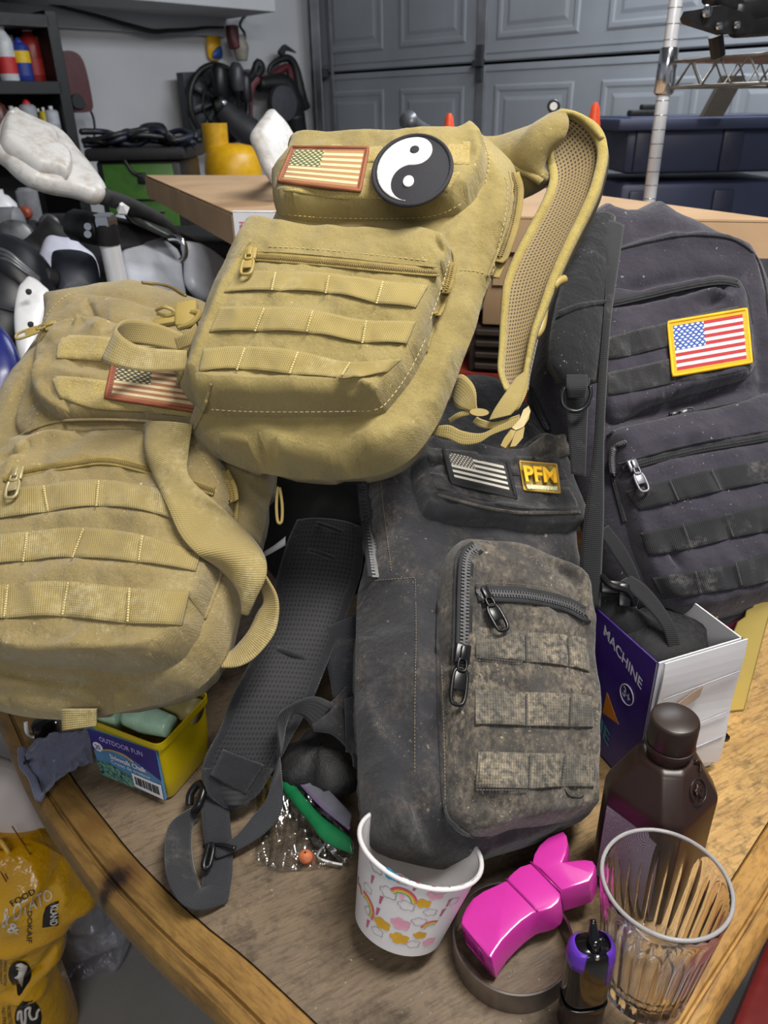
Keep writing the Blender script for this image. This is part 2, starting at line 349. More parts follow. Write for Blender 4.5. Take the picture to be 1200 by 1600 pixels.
# ------------------------------------------------------------------ soft bag builder
class Bag(Thing):
    def __init__(s, name, label, O, T, S, **kw):
        O, T, S = map(np.asarray, (O, T, S)); v = nrm(T-O); u = S-O; u = nrm(u-v*(u@v)); n = np.cross(u, v)
        M = Matrix(((u[0], v[0], n[0], O[0]), (u[1], v[1], n[1], O[1]), (u[2], v[2], n[2], O[2]), (0, 0, 0, 1)))
        super().__init__(name, label, 'backpack', O, M, **kw); s.c = s.Mi[:3, :3]@CAM+s.Mi[:3, 3]; s.R = s.Mi[:3, :3]; s.layers = []
    def L(s, p): return np.asarray(p, float)@s.Mi[:3, :3].T+s.Mi[:3, 3]
    def uv(s, px, w=0.0):
        d = rays(px)@s.R.T; t = (w-s.c[2])/d[:, 2]; return (s.c[None]+d*t[:, None])[:, :2]
    def H(s, P, skip=None):
        h = None
        for l in s.layers:
            if l is skip: break
            d = segdist(P, l['c'], True)[0]; ins = inside(P, l['c']); d = np.where(ins, d, 0)
            if l['base']:
                h = -l['T']/2+l['T']/2*prof(d/l['r'], l['n'])+l['dome']*sm(d/.11); msk = sm(d/.012)
            else:
                h = h+np.where(ins, l['T']*prof(d/l['r'], l['n'])+l['dome']*sm(d/.08), 0); msk = sm(d/l['r'])*ins
            for c in l['cr']:
                dd, sd, t = segdist(P, c['p']); wv = np.where(sd > 0, c['w1'], c['w2']); h = h+msk*c['a']*np.exp(-(dd/wv)**2)*np.sin(np.pi*np.clip(t*.9+.05, 0, 1))**.5
            for w in l['waves']: h = h+msk*w(P)
        return h
    def surf(s, px, off=0.0, it=5):
        px = np.asarray(px, float); w = np.zeros(len(px)); d = rays(px)@s.R.T
        for _ in range(it):
            t = (w-s.c[2])/d[:, 2]; P = s.c[None]+d*t[:, None]; w = .35*w+.65*(s.H(P[:, :2])+off)
        t = (w-s.c[2])/d[:, 2]; return s.c[None]+d*t[:, None]
    def layer(s, name, px, mat, T, r, base=False, dome=0.0, creases=(), waves=(), step=.005, n=2.3, w=None, smoothc=True, N=150, shrink=True, parent=None, label=None):
        if w is None: w = -T/2 if base else None
        if w is not None: cc = s.uv(px, w)
        else: cc = s.surf(px)[:, :2]
        cc = cat(cc, N, True) if smoothc else resamp(np.vstack([cc, cc[:1]]), N+1)[:-1]
        if shrink:
            # keep the picture outline: raised rounded faces bulge past their base line, so draw the base line in by that much
            C2 = np.hstack([cc, np.full((len(cc), 1), w if w is not None else 0.0)]); dd = C2-s.c[None]; sv = -dd[:, :2]/dd[:, 2:]
            sg = 1 if np.sum(cc[:, 0]*np.roll(cc[:, 1], -1)-np.roll(cc[:, 0], -1)*cc[:, 1]) > 0 else -1
            Tt = np.roll(cc, -2, 0)-np.roll(cc, 2, 0); Tt /= np.linalg.norm(Tt, axis=1)[:, None]+1e-12; No = np.stack([Tt[:, 1], -Tt[:, 0]], 1)*sg
            sl = np.sum(sv*No, 1); q = np.linspace(0, r, 30); hh = (T/2 if base else T)*prof(q/r, n)
            if not base: sl = np.maximum(sl, 0)
            e = np.max(np.abs(sl)[:, None]*hh[None]-q[None], axis=1); e = np.maximum(e, 0)
            for _ in range(6): e = (np.roll(e, 1)+e+np.roll(e, -1))/3
            cc = cc-No*e[:, None]
        cr = []
        for c in creases:
            pp = s.uv(c[0], .0 if base else T*.8+ .0) if base else s.surf(c[0], T*.9)[:, :2]
            cr.append(dict(p=cat(pp, 24), a=c[1]*(2.0 if c[1] > 0 else 2.4), w1=c[2], w2=c[3] if len(c) > 3 else c[2]))
        l = dict(c=cc, T=T, r=r, base=base, dome=dome, cr=cr, waves=waves, n=n)
        rg = [r*q for q in (.015, .06, .15, .3, .5, .75)]; rg = [q for i, q in enumerate(rg)]
        V2, Fc, C = cdt(cc, step, rg, [(resamp(c['p'], max(6, int(np.linalg.norm(np.diff(c['p'], axis=0), axis=1).sum()/.003))), max(.0012, min(c['w1'], c['w2']))) for c in cr])
        if not base: d0 = s.H(V2)
        s.layers.append(l); h = s.H(V2); V = np.hstack([V2, h[:, None]])
        nb = len(cc)
        if base:
            d = segdist(V2, l['c'], True)[0]; hb = -T/2-T/2*prof(d/l['r'], n)
            B = np.hstack([V2, hb[:, None]]); m = len(V); V = np.vstack([V, B]); Fc = Fc+[tuple(i+m for i in f[::-1]) for f in Fc]
            bm = bmesh.new(); vs = [bm.verts.new(v) for v in V]
            for f in Fc:
                try: bm.faces.new([vs[i] for i in f])
                except ValueError: pass
            bmesh.ops.remove_doubles(bm, verts=bm.verts[:], dist=2e-5); bmesh.ops.recalc_face_normals(bm, faces=bm.faces[:]); bm.verts.index_update()
            V = np.array([v.co[:] for v in bm.verts]); Fc = [tuple(v.index for v in f.verts) for f in bm.faces]; bm.free()
        else:
            Vs = V.copy(); Vs[:, 2] = d0-.004
            m = len(V); cnt = {}
            for f in Fc:
                for i in range(3): cnt[(f[i], f[(i+1) % len(f)])] = 1
            rim = [(b, a, a+m, b+m) for (a, b) in cnt if (b, a) not in cnt]; V = np.vstack([V, Vs]); Fc = Fc+rim
        return s.part(name, (V, Fc), mat, local=True, parent=parent, label=label)
    def strip(s, name, top, bot, mat, lift=.0015, bulge=.003, div=(), thick=.0012, nu=70, nv=8, parent=None, label=None, uv01=False, curve=True):
        """tape lying on the surface between two pixel polylines; sewn down at div (0..1)"""
        A = cat(top, nu) if curve else resamp(top, nu); B = cat(bot, nu) if curve else resamp(bot, nu)
        t = np.linspace(0, 1, nv); G = (A[None]*(1-t)[:, None, None]+B[None]*t[:, None, None]).reshape(-1, 2)
        q = np.linspace(0, 1, nu); dv = sorted(set([0., 1.]+list(div)))
        bl = np.zeros(nu)
        for a, b in zip(dv[:-1], dv[1:]):
            m = (q >= a) & (q <= b); bl[m] = np.abs(np.sin(np.pi*(q[m]-a)/(b-a)))**.55
        prof_v = .45+.55*np.sin(np.pi*np.clip(t, 0, 1))**.4*np.ones(nv)
        off = (lift+bulge*bl[None]*(.35+.9*t[:, None]**1.0)).ravel() if bulge else np.full(nu*nv, lift)
        P0 = s.surf(G); P = P0.copy(); P[:, 2] += off
        L = np.linalg.norm(np.diff(P0.reshape(nv, nu, 3)[nv//2], axis=0), axis=1); U = np.r_[0, np.cumsum(L)]
        wd = np.linalg.norm(P0.reshape(nv, nu, 3)[0, nu//2]-P0.reshape(nv, nu, 3)[-1, nu//2])
        UV = np.stack([np.tile(U if not uv01 else q, nv), np.repeat((1-t)*(wd if not uv01 else 1), nu)], 1)
        Fc = [(j*nu+i, (j+1)*nu+i, (j+1)*nu+i+1, j*nu+i+1) for j in range(nv-1) for i in range(nu-1)]
        V, Fc, UV = slab((P, Fc, UV), (0, 0, -thick))
        return s.part(name, (V, Fc, UV), mat, local=True, parent=parent, label=label)
    def pts(s, L3):
        # third value: below .3 height over the pack, .3-9 distance from the camera, 10+h height over the table
        L3 = np.asarray(L3, float); out = []
        for x, y, d in L3:
            out.append(s.surf([(x, y)], d)[0] if d < .3 else s.L(onz(x, y, .7808+d-10)) if d > 9 else s.L(at(x, y, d)))
        return np.array(out)
    def loft(s, name, A, B, mat, thick=.0016, n=60, m=7, bulge=0.0, parent=None, label=None, edge=None, kind=None):
        PA = cat(s.pts(A), n); PB = cat(s.pts(B), n); t = np.linspace(0, 1, m)
        G = PA[None]*(1-t)[:, None, None]+PB[None]*t[:, None, None]
        Tn = np.gradient(G[m//2], axis=0); Wd = PB-PA; Nn = np.cross(Tn, Wd); Nn /= np.linalg.norm(Nn, axis=1)[:, None]+1e-12
        view = s.c[None]-G[m//2]; 
        if np.sum(Nn[n//2]*view[n//2]) < 0: Nn = -Nn
        if bulge: G = G+Nn[None]*(bulge*(1-np.abs(2*t-1)**2.5))[:, None, None]
        mid = (PA+PB)/2; U = np.r_[0, np.cumsum(np.linalg.norm(np.diff(mid, axis=0), axis=1))]; w = np.linalg.norm(Wd, axis=1).mean()
        UV = np.stack([np.tile(U, m), np.repeat(t*w, n)], 1)
        Fc = [(j*n+i, (j+1)*n+i, (j+1)*n+i+1, j*n+i+1) for j in range(m-1) for i in range(n-1)]
        V = G.reshape(-1, 3); d = -np.tile(Nn, (m, 1))*thick
        V, Fc, UV = slab((V, Fc, UV), d)
        return s.part(name, (V, Fc, UV), mat, local=True, parent=parent, label=label, kind=kind)
    def cord(s, name, px, r, mat, off=.0, n=None, k=6, parent=None, closed=False, flat=1.0, dense=90):
        px = np.asarray(px, float)
        if px.shape[1] == 3: P = cat(s.pts(px), n or dense, closed)
        else: P = s.surf(cat(px, n or dense, closed), off)
        return s.part(name, tube(P, r, k, closed, flat=flat, up=(0, 0, 1)), mat, local=True, parent=parent)
    def stitches(s, lines, mat, dash=.0030, gap=.0022, w=.0007, off=.0006, name='stitching', parent=None):
        Vs = []; Fs = []; n = 0
        for ln in lines:
            P = s.surf(cat(ln, 160), off); L = np.r_[0, np.cumsum(np.linalg.norm(np.diff(P, axis=0), axis=1))]; t = 0
            while t+dash < L[-1]:
                a = np.array([np.interp(t, L, P[:, k]) for k in range(3)]); b = np.array([np.interp(t+dash, L, P[:, k]) for k in range(3)])
                d = nrm(b-a); c = np.cross(d, [0, 0, 1.]); c = nrm(c)*w/2; up = np.array([0, 0, .0005])
                q = [a-c, a+c, b+c, b-c, a-c*.5+up, a+c*.5+up, b+c*.5+up, b-c*.5+up]; Vs += q
                Fs += [tuple(i+n for i in f) for f in ((0, 1, 5, 4), (1, 2, 6, 5), (2, 3, 7, 6), (3, 0, 4, 7), (4, 5, 6, 7))]; n += 8; t += dash+gap
        return s.part(name, (np.array(Vs), Fs), mat, local=True, kind='stuff', smooth=False, parent=parent)
    def zipper(s, px, width, tape, teeth, off=.0008, pitch=.0021, name='zipper', tooth=.0022, flapmat=None):
        P = s.surf(cat(px, 140), off); T, N, B = frames(P, (0, 0, 1)); side = np.cross(T, np.array([0, 0, 1.])); side /= np.linalg.norm(side, axis=1)[:, None]+1e-9
        n = len(P); cols = np.array([-1, -.45, 0, .45, 1.])*width/2; hts = np.array([.0012, .0004, .0, .0004, .0012])
        G = np.stack([P+side*c+np.array([0, 0, h]) for c, h in zip(cols, hts)], 0); U = np.r_[0, np.cumsum(np.linalg.norm(np.diff(P, axis=0), axis=1))]
        UV = np.stack([np.tile(U, 5), np.repeat(cols, n)], 1)
        Fc = [(j*n+i, j*n+i+1, (j+1)*n+i+1, (j+1)*n+i) for j in range(4) for i in range(n-1)]
        z = s.part(name, slab((G.reshape(-1, 3), Fc, UV), (0, 0, -.0015)), tape, local=True)
        Vs = []; Fs = []; k = 0; t = 0; j = 0
        while t < U[-1]:
            a = np.array([np.interp(t, U, P[:, q]) for q in range(3)]); sd = np.array([np.interp(t, U, side[:, q]) for q in range(3)]); dr = nrm(np.cross([0, 0, 1.], sd))
            V, Fq = box(a+sd*(tooth*.35 if j % 2 else -tooth*.35)+np.array([0, 0, .0010]), (tooth*1.25, pitch*.55, .0013), sd, dr, (0, 0, 1)); Vs.append(V); Fs += [tuple(i+k for i in f) for f in Fq]; k += len(V); t += pitch*.5; j += 1
        s.part('zipper_teeth', (np.vstack(Vs), Fs), teeth, local=True, parent=z, kind='stuff', smooth=False); return z
    def pull(s, p0, p1, mat, w=.0095, hole=None, off=.004, body=True, parent=None, lift2=.006, name='zipper_pull', slider=True, label=None):
        """slider at p0 (px), tab hanging to p1 (px)"""
        a, b = s.surf([p0, p1], off); b = b+np.array([0, 0, lift2-off]); d = b-a; Ln = np.linalg.norm(d); d = d/Ln; x = nrm(np.cross(d, [0, 0, 1.])); z = np.cross(x, d)
        parts = []
        if slider: parts += [box(a+z*.001, (w*1.0, w*1.25, .0035), x, d, z, bev=.0014), box(a+z*.0042, (w*.4, w*.9, .003), x, d, z, bev=.001)]
        # link ring then tab with a slot
        def ring(c0, c1, hw, r, k=8):
            ang = np.linspace(0, math.tau, 28, endpoint=False); cy = (c0+c1)/2; hl = np.linalg.norm(c1-c0)/2
            sx = np.sign(np.cos(ang))*np.abs(np.cos(ang))**.6*hw; sy = np.sign(np.sin(ang))*np.abs(np.sin(ang))**.6*hl
            return tube(cy+sx[:, None]*x+sy[:, None]*d, r, k, True, up=z)
        s0 = a+d*Ln*.12+z*.0045; s1 = a+d*Ln*.36+z*.004
        parts.append(ring(s0, s1, w*.26, w*.09))
        t0 = a+d*Ln*.30+z*.003; t1 = a+d*Ln*1.0+z*.002
        parts.append(ring(t0, t1, w*.46, w*.13))
        parts.append(box((t0*.66+t1*.34), (w*.75, Ln*.36, w*.16), x, d, z, bev=.0006))
        return s.part(name, join(*[p[:2] for p in parts]), mat, local=True, parent=parent, sharp=50, label=label)
    def patch(s, name, px, mat, th=.0018, lift=.0012, nu=30, nv=20, border=None, br=.0014, parent=None, label=None, pxcurve=None):
        """px TL,TR,BR,BL"""
        V, Fc, UV = quadgrid(np.array(px, float), nu, nv); P = s.surf(V); 
        # stiff patch: heights smoothed to a gentle surface
        Z = P[:, 2].reshape(nv, nu); c = np.polyfit
        X2 = np.stack([np.ones(nu*nv), UV[:, 0], UV[:, 1], UV[:, 0]**2, UV[:, 1]**2, UV[:, 0]*UV[:, 1]], 1); co = np.linalg.lstsq(X2, P[:, 2], rcond=None)[0]
        zf = X2@co; w = np.maximum(zf, P[:, 2]*.5+zf*.5)+lift+th
        d = rays(V)@s.R.T; t = (w-s.c[2])/d[:, 2]; P = s.c[None]+d*t[:, None]
        Vs = slab((P, Fc, UV), (0, 0, -th-.001)); o = s.part(name, Vs, mat, local=True, parent=parent, label=label)
        if border:
            G = P.reshape(nv, nu, 3); loop = np.vstack([G[0, :-1], G[:-1, -1], G[-1, :0:-1], G[:0:-1, 0]])
            s.part('patch_border', tube(loop, br, 6, True, up=(0, 0, 1)), border, local=True, parent=o)
        s._pw = (co, lift+th)
        return o
    def decal(s, name, px, mat, off, th=.0006, parent=None, step=.004, tri=None, label=None):
        """flat shape laid on the surface; px polygon"""
        P = s.surf(px, off); V2, Fc, C = cdt(P[:, :2], step); h = s.H(V2)+off; V = np.hstack([V2, h[:, None]])
        return s.part(name, slab((V, Fc), (0, 0, -th)), mat, local=True, parent=parent, label=label)
# ================================================================== the garage shell
K = np.array([-.42, 5.37, 0.0]); dD = nrm([.707, -.707, 0]); dL = nrm([-.707, -.707, 0]); nD = nrm([-.707, -.707, 0]); nL = nrm([.707, -.707, 0]); ZU = np.array([0, 0, 1.])
def struct(name, VF, mat, **kw): return solo(name, None, None, VF, mat, kind='structure', **kw)
t = NT('concrete'); o = t.obj(); n = t.noise(o, 3, 6, .6); n2 = t.noise(o, 90, 4, .6)
col = t.mix(t.ramp(n, .3, .7), lin('8E8C88'), lin('A19F9B')); col = t.mix(t.ramp(n2, .62, .75, 0, .35), col, lin('6E6A64'))
m_conc = t.fin(col, .55, 0.0, t.bump(n2, .2, .002))
struct('floor', box((0, 3, -.05), (11, 11, .1)), m_conc, smooth=False)
m_wall = plain('white_wall', 'B9BABD', .85, var=.03, nscale=2.5, bump=.1)
struct('ceiling', box((0, 3, 2.68), (11, 11, .08)), m_wall, smooth=False)
struct('wall_left', box(K+dL*2.6-nL*.05+ZU*1.32, (5.4, .1, 2.64), dL, nL, ZU), m_wall, smooth=False)
t = NT('door_steel'); o = t.obj(); nz = t.noise(t.stretch(o, (1, 1, 1)), 2.2, 4); fine = t.noise(t.stretch(o, (40, 40, 8)), 8, 3)
m_door = t.fin(t.mix(t.ramp(nz, .3, .7), lin('7C8086'), lin('8C9096')), .5, 0.0, t.bump(fine, .15, .001))
m_track = plain('galvanised', '9A9CA0', .35, .8, var=.1, nscale=9)
m_gap = plain('dark_gap', '2A2C30', .9)
struct('wall_back', box(K+dD*3.2-nD*.16+ZU*1.32, (6.4, .1, 2.64), dD, nD, ZU), m_gap, smooth=False)
struct('trim_1', box(K+dD*.04-nD*.04+ZU*1.32, (.10, .1, 2.64), dD, nD, ZU), m_wall, smooth=False)
door = bpy.data.objects.new('door_1', None); COL.objects.link(door); door['kind'] = 'structure'; door.location = K+dD*2.6
class Sub:
    pass
def child(name, parent, VF, mat, **kw):
    M = parent.location
    V = np.asarray(VF[0], float)-np.array(M); o = bpy.data.objects.new(name, mesh(name, V, VF[1], mat, None, kw.get('smooth', False), kw.get('sharp'))); COL.objects.link(o); o.parent = parent
    if kw.get('kind'): o['kind'] = kw['kind']
    return o
SH = .5335
for i in range(5):
    z0 = i*SH; c = K+dD*2.65-nD*.03+ZU*(z0+SH/2-.002)
    parts = [box(c, (5.05, .04, SH-.012), dD, nD, ZU, bev=.004)]
    parts += [box(K+dD*2.65-nD*.008+ZU*(z0+.018), (5.05, .006, .016), dD, nD, ZU), box(K+dD*2.65-nD*.008+ZU*(z0+SH-.03), (5.05, .006, .012), dD, nD, ZU), box(K+dD*2.65-nD*.008+ZU*(z0+.045), (5.05, .004, .008), dD, nD, ZU)]
    sec = child('door_panel', door, join(*parts), m_door)
    s = .17
    starts = [.19, .77, 1.42, 2.02, 2.62, 3.28, 3.88, 4.48]
    for s0 in starts:
        w, h = .46, .345; cc = K+dD*(s0+w/2)-nD*.008+ZU*(z0+SH/2)
        def rect(w_, h_, off): return [cc+dD*a*w_/2+ZU*b*h_/2+nD*off for a, b in ((-1, -1), (1, -1), (1, 1), (-1, 1))]
        R = [rect(w, h, 0), rect(w-.02, h-.02, .005), rect(w-.05, h-.05, .005), rect(w-.07, h-.07, .0015), rect(w-.12, h-.11, .0015), rect(w-.155, h-.145, .006)]
        V = np.vstack(R); Fc = [(k*4+q, k*4+(q+1) % 4, (k+1)*4+(q+1) % 4, (k+1)*4+q) for k in range(5) for q in range(4)]+[(20, 21, 22, 23)]
        M = np.array(door.location); o = bpy.data.objects.new('raised_panel', mesh('raised_panel', V-M, Fc, m_door, None, False)); COL.objects.link(o); o.parent = sec
for s0 in (1.335, 3.21):
    for i in range(5):
        st = child('door_stile', door, box(K+dD*s0+nD*.006-nD*.008+ZU*(i*SH+SH/2), (.055, .012, SH-.03), dD, nD, ZU, bev=.003), m_track)
        child('hinge', door, join(box(K+dD*s0+nD*.012+ZU*(i*SH+SH-.0), (.04, .012, .16), dD, nD, ZU, bev=.003), box(K+dD*s0+nD*.022+ZU*(i*SH+SH), (.065, .022, .03), dD, nD, ZU, bev=.004)), m_gap)
child('door_track', door, join(box(K+dD*.135+nD*.03+ZU*1.3, (.012, .06, 2.6), dD, nD, ZU), box(K+dD*.165+nD*.055+ZU*1.3, (.06, .008, 2.6), dD, nD, ZU)), m_track)
child('door_track', door, join(box(K+dD*.085+nD*.02+ZU*1.3, (.008, .04, 2.6), dD, nD, ZU), box(K+dD*.24+nD*.006+ZU*1.3, (.016, .012, 2.6), dD, nD, ZU)), m_track)
for i in range(1, 5): child('track_bracket', door, box(K+dD*.15+nD*.02+ZU*(i*SH), (.10, .05, .05), dD, nD, ZU, bev=.004), m_gap)
child('bottom_seal', door, box(K+dD*2.65+ZU*.01, (5.05, .05, .02), dD, nD, ZU), m_gap)
# ================================================================== bags
TANC, TANC2 = 'A8925A', '948049'
m_tanA = fabric('tan_canvas_clean', 'A89760', '968551', 'C8B88A', .10, .10, weave=.8, seed=1)
m_tanB = fabric('tan_canvas_dusty', 'A59364', '938153', 'D2C49C', .50, .8, weave=.9, seed=5)
m_webA = webbing('tan_tape', 'AE9B60', 'A28F54', 'D0C294', .12)
m_webB = webbing('tan_tape_dusty', 'AC9964', '9E8B54', 'D6CAA0', .45)
m_velT = fuzzy('tan_velcro', '94803F', 'BFAA6C')
m_binding = fabric('tan_binding', 'BBA963', 'A8944F', weave=1.0, period=.0022)
m_hwT = plain('tan_plastic', 'A08C50', .45, var=.03)
m_thrT = plain('tan_thread', 'CDBB84', .8)
m_zipT = plain('tan_zip_tape', '8A7740', .8); m_zipTt = plain('tan_zip_teeth', '75643A', .45)
m_meshT = meshfab('tan_spacer_mesh', '7E6C48', '2A2014', (.0085, .0062))
m_dirty = fabric('black_canvas_dirty', '2B2B2F', '3E3E42', '8E8070', .55, .9, weave=.9, seed=11, big=7)
m_dirtyP = fabric('black_canvas_caked', '343333', '4E4A46', 'AE9F88', 1.0, 1.6, weave=.9, seed=21, big=9)
m_webK = webbing('black_tape_caked', '3C3B3A', '52504B', 'B4A58C', 1.1, ribs=.0024)
m_webK2 = webbing('black_tape', '25262A', '323439', '77706A', .12, ribs=.0022)
m_velK = fuzzy('black_velcro', '08080A', '1D1D20', '6A6258', .25)
m_meshK = meshfab('black_spacer_mesh', '232327', '050506', (.0105, .0075))
m_bindK = fabric('black_binding', '222327', '2C2D32', '6E6A66', .15, weave=1.0, period=.0022)
m_hwK = plain('black_zip_pull', '151517', .3, .2); m_zipK = plain('black_zip_tape', '1F1F22', .8, var=.15); m_zipKt = plain('dark_zip_teeth', '38383A', .45, .1)
m_dk = fabric('charcoal_canvas', '3D3944', '322F3A', 'AAA09A', .12, .06, weave=.7, seed=31)
m_dkS = fabric('black_strap_cloth', '1E1F23', '17181B', 'AAA09A', .06, .05, weave=.6, seed=37)
m_webD = webbing('black_molle', '1C1D20', '232428', '8A8480', .10, ribs=.0020)
m_velD = fuzzy('black_velcro_clean', '101013', '222226', '5A5652', .12)
m_steel = plain('steel_pull', '6E6E74', .35, .5)
m_thrK = plain('dark_thread', '4A4848', .8); m_thrC = plain('dusty_thread', '877A66', .85)

# ---------------- charcoal backpack on the right
D = Bag('backpack', 'charcoal backpack with yellow-bordered flag patch, leaning at the right', at(1060, 985, .80), at(1040, 330, .93), at(1210, 960, .81))
Dbody = [(927, 326), (967, 331), (990, 320), (1013, 315), (1040, 321), (1073, 337), (1105, 353), (1147, 368), (1177, 387), (1193, 417), (1206, 450), (1222, 520), (1236, 700), (1236, 880), (1218, 948), (1167, 964), (1130, 978), (1090, 985), (1050, 984), (1010, 978), (960, 955), (925, 890), (900, 800), (878, 735), (850, 685), (826, 640), (824, 600), (838, 545), (852, 495), (868, 440), (895, 380)]
D.layer('main_body', Dbody, m_dk, .115, .045, base=True, dome=.004, step=.006,
        creases=[([(950, 397), (1013, 379), (1067, 370), (1120, 370), (1153, 379), (1177, 405), (1192, 450)], .004, .004, .012),
                 ([(952, 460), (1060, 436), (1150, 428)], -.003, .008), ([(950, 655), (1030, 640), (1110, 618), (1190, 600)], -.006, .006, .012),
                 ([(1180, 480), (1200, 600), (1205, 690)], -.004, .01), ([(1050, 968), (1130, 955), (1210, 930)], -.004, .007, .004)],
        waves=[Waves(3, .12, .004), Waves(4, .045, .0014), Crumple(503, .055, .0032), Crumple(703, .024, .0012)])
D.cord('piping', [(963, 391), (1013, 378), (1067, 368), (1120, 369), (1153, 378), (1180, 400), (1194, 440), (1203, 500)], .0016, m_dkS, .0005)
D.layer('upper_pocket', [(945, 468), (1000, 455), (1067, 441), (1117, 433), (1147, 436), (1163, 452), (1171, 500), (1178, 560), (1177, 580), (1160, 594), (1100, 612), (1020, 634), (945, 650)], m_dk, .016, .012,
        creases=[([(955, 478), (1050, 458), (1120, 448), (1160, 470)], -.004, .004), ([(1080, 470), (1110, 456), (1150, 470)], .004, .006), ([(1100, 480), (1140, 462)], -.003, .005),
                 ([(1060, 610), (1120, 592), (1168, 575)], .003, .006)], waves=[Waves(7, .05, .0016), Crumple(507, .055, .0032), Crumple(707, .024, .0012)], step=.004)
D.zipper([(956, 474), (1010, 462), (1070, 448), (1120, 440), (1150, 444), (1163, 462), (1170, 505)], .009, m_zipK, m_zipK, pitch=.002)
for nm, q in (('velcro_band', ([(950, 528), (985, 518), (1047, 503)], [(950, 562), (985, 556), (1050, 540)])), ('velcro_band', ([(950, 583), (1000, 572), (1050, 560)], [(950, 618), (1000, 610), (1055, 598)]))):
    D.strip(nm, q[0], q[1], m_velD, .001, .0015, div=(.35,))
D.strip('velcro_band', [(1046, 500), (1110, 487), (1172, 474)], [(1052, 598), (1110, 590), (1176, 574)], m_velD, .0006, 0)
mDf = flagmat('flag_colour', 'E3A812', 'B3262C', 'DDD9D6', '2B4F9E', 'D8DDE8', bw=.055, bh=.08, cu=.44, cv=.45)
D.patch('flag_patch', [(1044, 504), (1166, 483), (1174, 566), (1052, 587)], mDf, border=plain('yellow_merrow', 'E8AC10', .7, var=.08), br=.0019, lift=.002, label='flag patch with yellow border')
# lower pocket
D.layer('lower_pocket', [(948, 690), (952, 678), (970, 670), (1033, 655), (1083, 645), (1150, 630), (1205, 615), (1228, 640), (1232, 760), (1230, 900), (1212, 942), (1160, 958), (1100, 972), (1060, 976), (1040, 966), (1022, 935), (1004, 900), (989, 863), (978, 823), (962, 765), (949, 720)], m_dk, .028, .011, dome=.004,
        creases=[([(985, 735), (1060, 712), (1200, 688)], -.0025, .004), ([(1000, 815), (1100, 800), (1200, 775)], .002, .012), ([(1020, 885), (1100, 872), (1200, 845)], .002, .012),
                 ([(1035, 950), (1120, 940), (1200, 915)], .003, .01), ([(1048, 860), (1062, 885), (1060, 890)], -.004, .004), ([(970, 700), (1060, 682), (1150, 660)], .0025, .009)],
        waves=[Waves(12, .08, .003), Waves(13, .03, .0011), Crumple(512, .055, .0032), Crumple(712, .024, .0012)], step=.0045)
D.zipper([(977, 690), (960, 700), (957, 730), (966, 770), (978, 815)], .008, m_zipK, m_zipKt)
D.zipper([(972, 732), (1033, 715), (1100, 700), (1160, 690), (1215, 680)], .0085, m_zipK, m_zipK)
D.cord('piping', [(966, 726), (1033, 706), (1100, 690), (1160, 680), (1215, 670)], .0011, m_dkS, .0005)
D.pull((989, 728), (1006, 770), m_steel, .0115, label='bright steel zipper pull')
D.cord('piping', [(950, 681), (970, 670), (1033, 654), (1083, 644), (1150, 630), (1205, 614)], .0018, m_dkS, .0012)
D.pull((1052, 649), (1082, 643), m_hwK, .008)
for top, bot, dv in (([(978, 768), (1048, 749), (1110, 734), (1177, 722), (1224, 712)], [(997, 798), (1060, 783), (1127, 767), (1200, 753), (1228, 747)], (.32, .58, .84)),
                     ([(1001, 833), (1070, 818), (1133, 803), (1200, 788), (1228, 782)], [(1013, 869), (1080, 857), (1147, 840), (1200, 830), (1229, 824)], (.30, .58, .82)),
                     ([(1019, 903), (1088, 892), (1150, 879), (1200, 863), (1228, 856)], [(1037, 938), (1095, 928), (1163, 917), (1200, 908), (1228, 901)], (.32, .60, .85))):
    D.strip('molle_webbing', top, bot, m_webD, .001, .0028, div=dv)
D.stitches([[(1047, 750), (1061, 783)], [(1112, 733), (1128, 767)], [(1067, 818), (1081, 856)], [(1133, 803), (1147, 840)], [(1087, 892), (1096, 928)], [(1150, 879), (1160, 916)]], m_thrK, .0016, .0008, .0016, .0055)
D.zipper([(828, 603), (842, 640), (858, 672), (872, 700)], .010, m_zipK, m_zipKt, pitch=.0026)
# padded strap folded down over the front
sA = [(905, 340, .845), (885, 420, .80), (868, 500, .77), (864, 560, .765), (878, 596, .77)]
sB = [(962, 338, .86), (958, 420, .825), (950, 500, .80), (945, 560, .79), (934, 598, .785)]
pad = D.loft('shoulder_strap', sA, sB, m_dkS, .012, bulge=.008, n=70, m=12)
D.loft('strap_band', [(876, 484, .768), (905, 473, .776), (950, 468, .795)], [(870, 497, .768), (905, 484, .776), (950, 474, .795)], m_dkS, .002, n=20, m=4, bulge=.002, parent=pad)
D.loft('strap_binding', [(940, 342, .845), (948, 420, .81), (944, 500, .785), (936, 600, .77), (930, 700, .765), (916, 800, .765), (908, 880, .77), (918, 945, .775)],
       [(976, 352, .85), (966, 420, .815), (955, 500, .787), (948, 600, .772), (944, 700, .767), (944, 800, .767), (941, 880, .772), (938, 950, .777)], m_webD, .004, bulge=.002, n=100)
D.loft('strap_webbing', [(884, 590, .768), (888, 660, .768), (893, 740, .77)], [(922, 590, .772), (918, 660, .772), (915, 745, .77)], m_webD, .002, n=40)
P = D.pts([(882, 606, .757), (878, 618, .757), (880, 632, .757), (890, 641, .757), (904, 642, .757), (917, 633, .757), (923, 616, .757), (922, 603, .757)])
D.part('d_ring', tube(P, .0021, 8, n=50), plain('d_ring_black', '2A2A2D', .25, .5), local=True)
D.part('d_ring_bar', tube(D.pts([(880, 605, .757), (923, 603, .757)]), .0018, 6, n=8), m_hwK, local=True)
D.loft('ring_loop', [(886, 585, .76), (886, 605, .752), (888, 622, .757)], [(918, 585, .762), (918, 605, .754), (914, 622, .759)], m_webD, .0016, n=24)
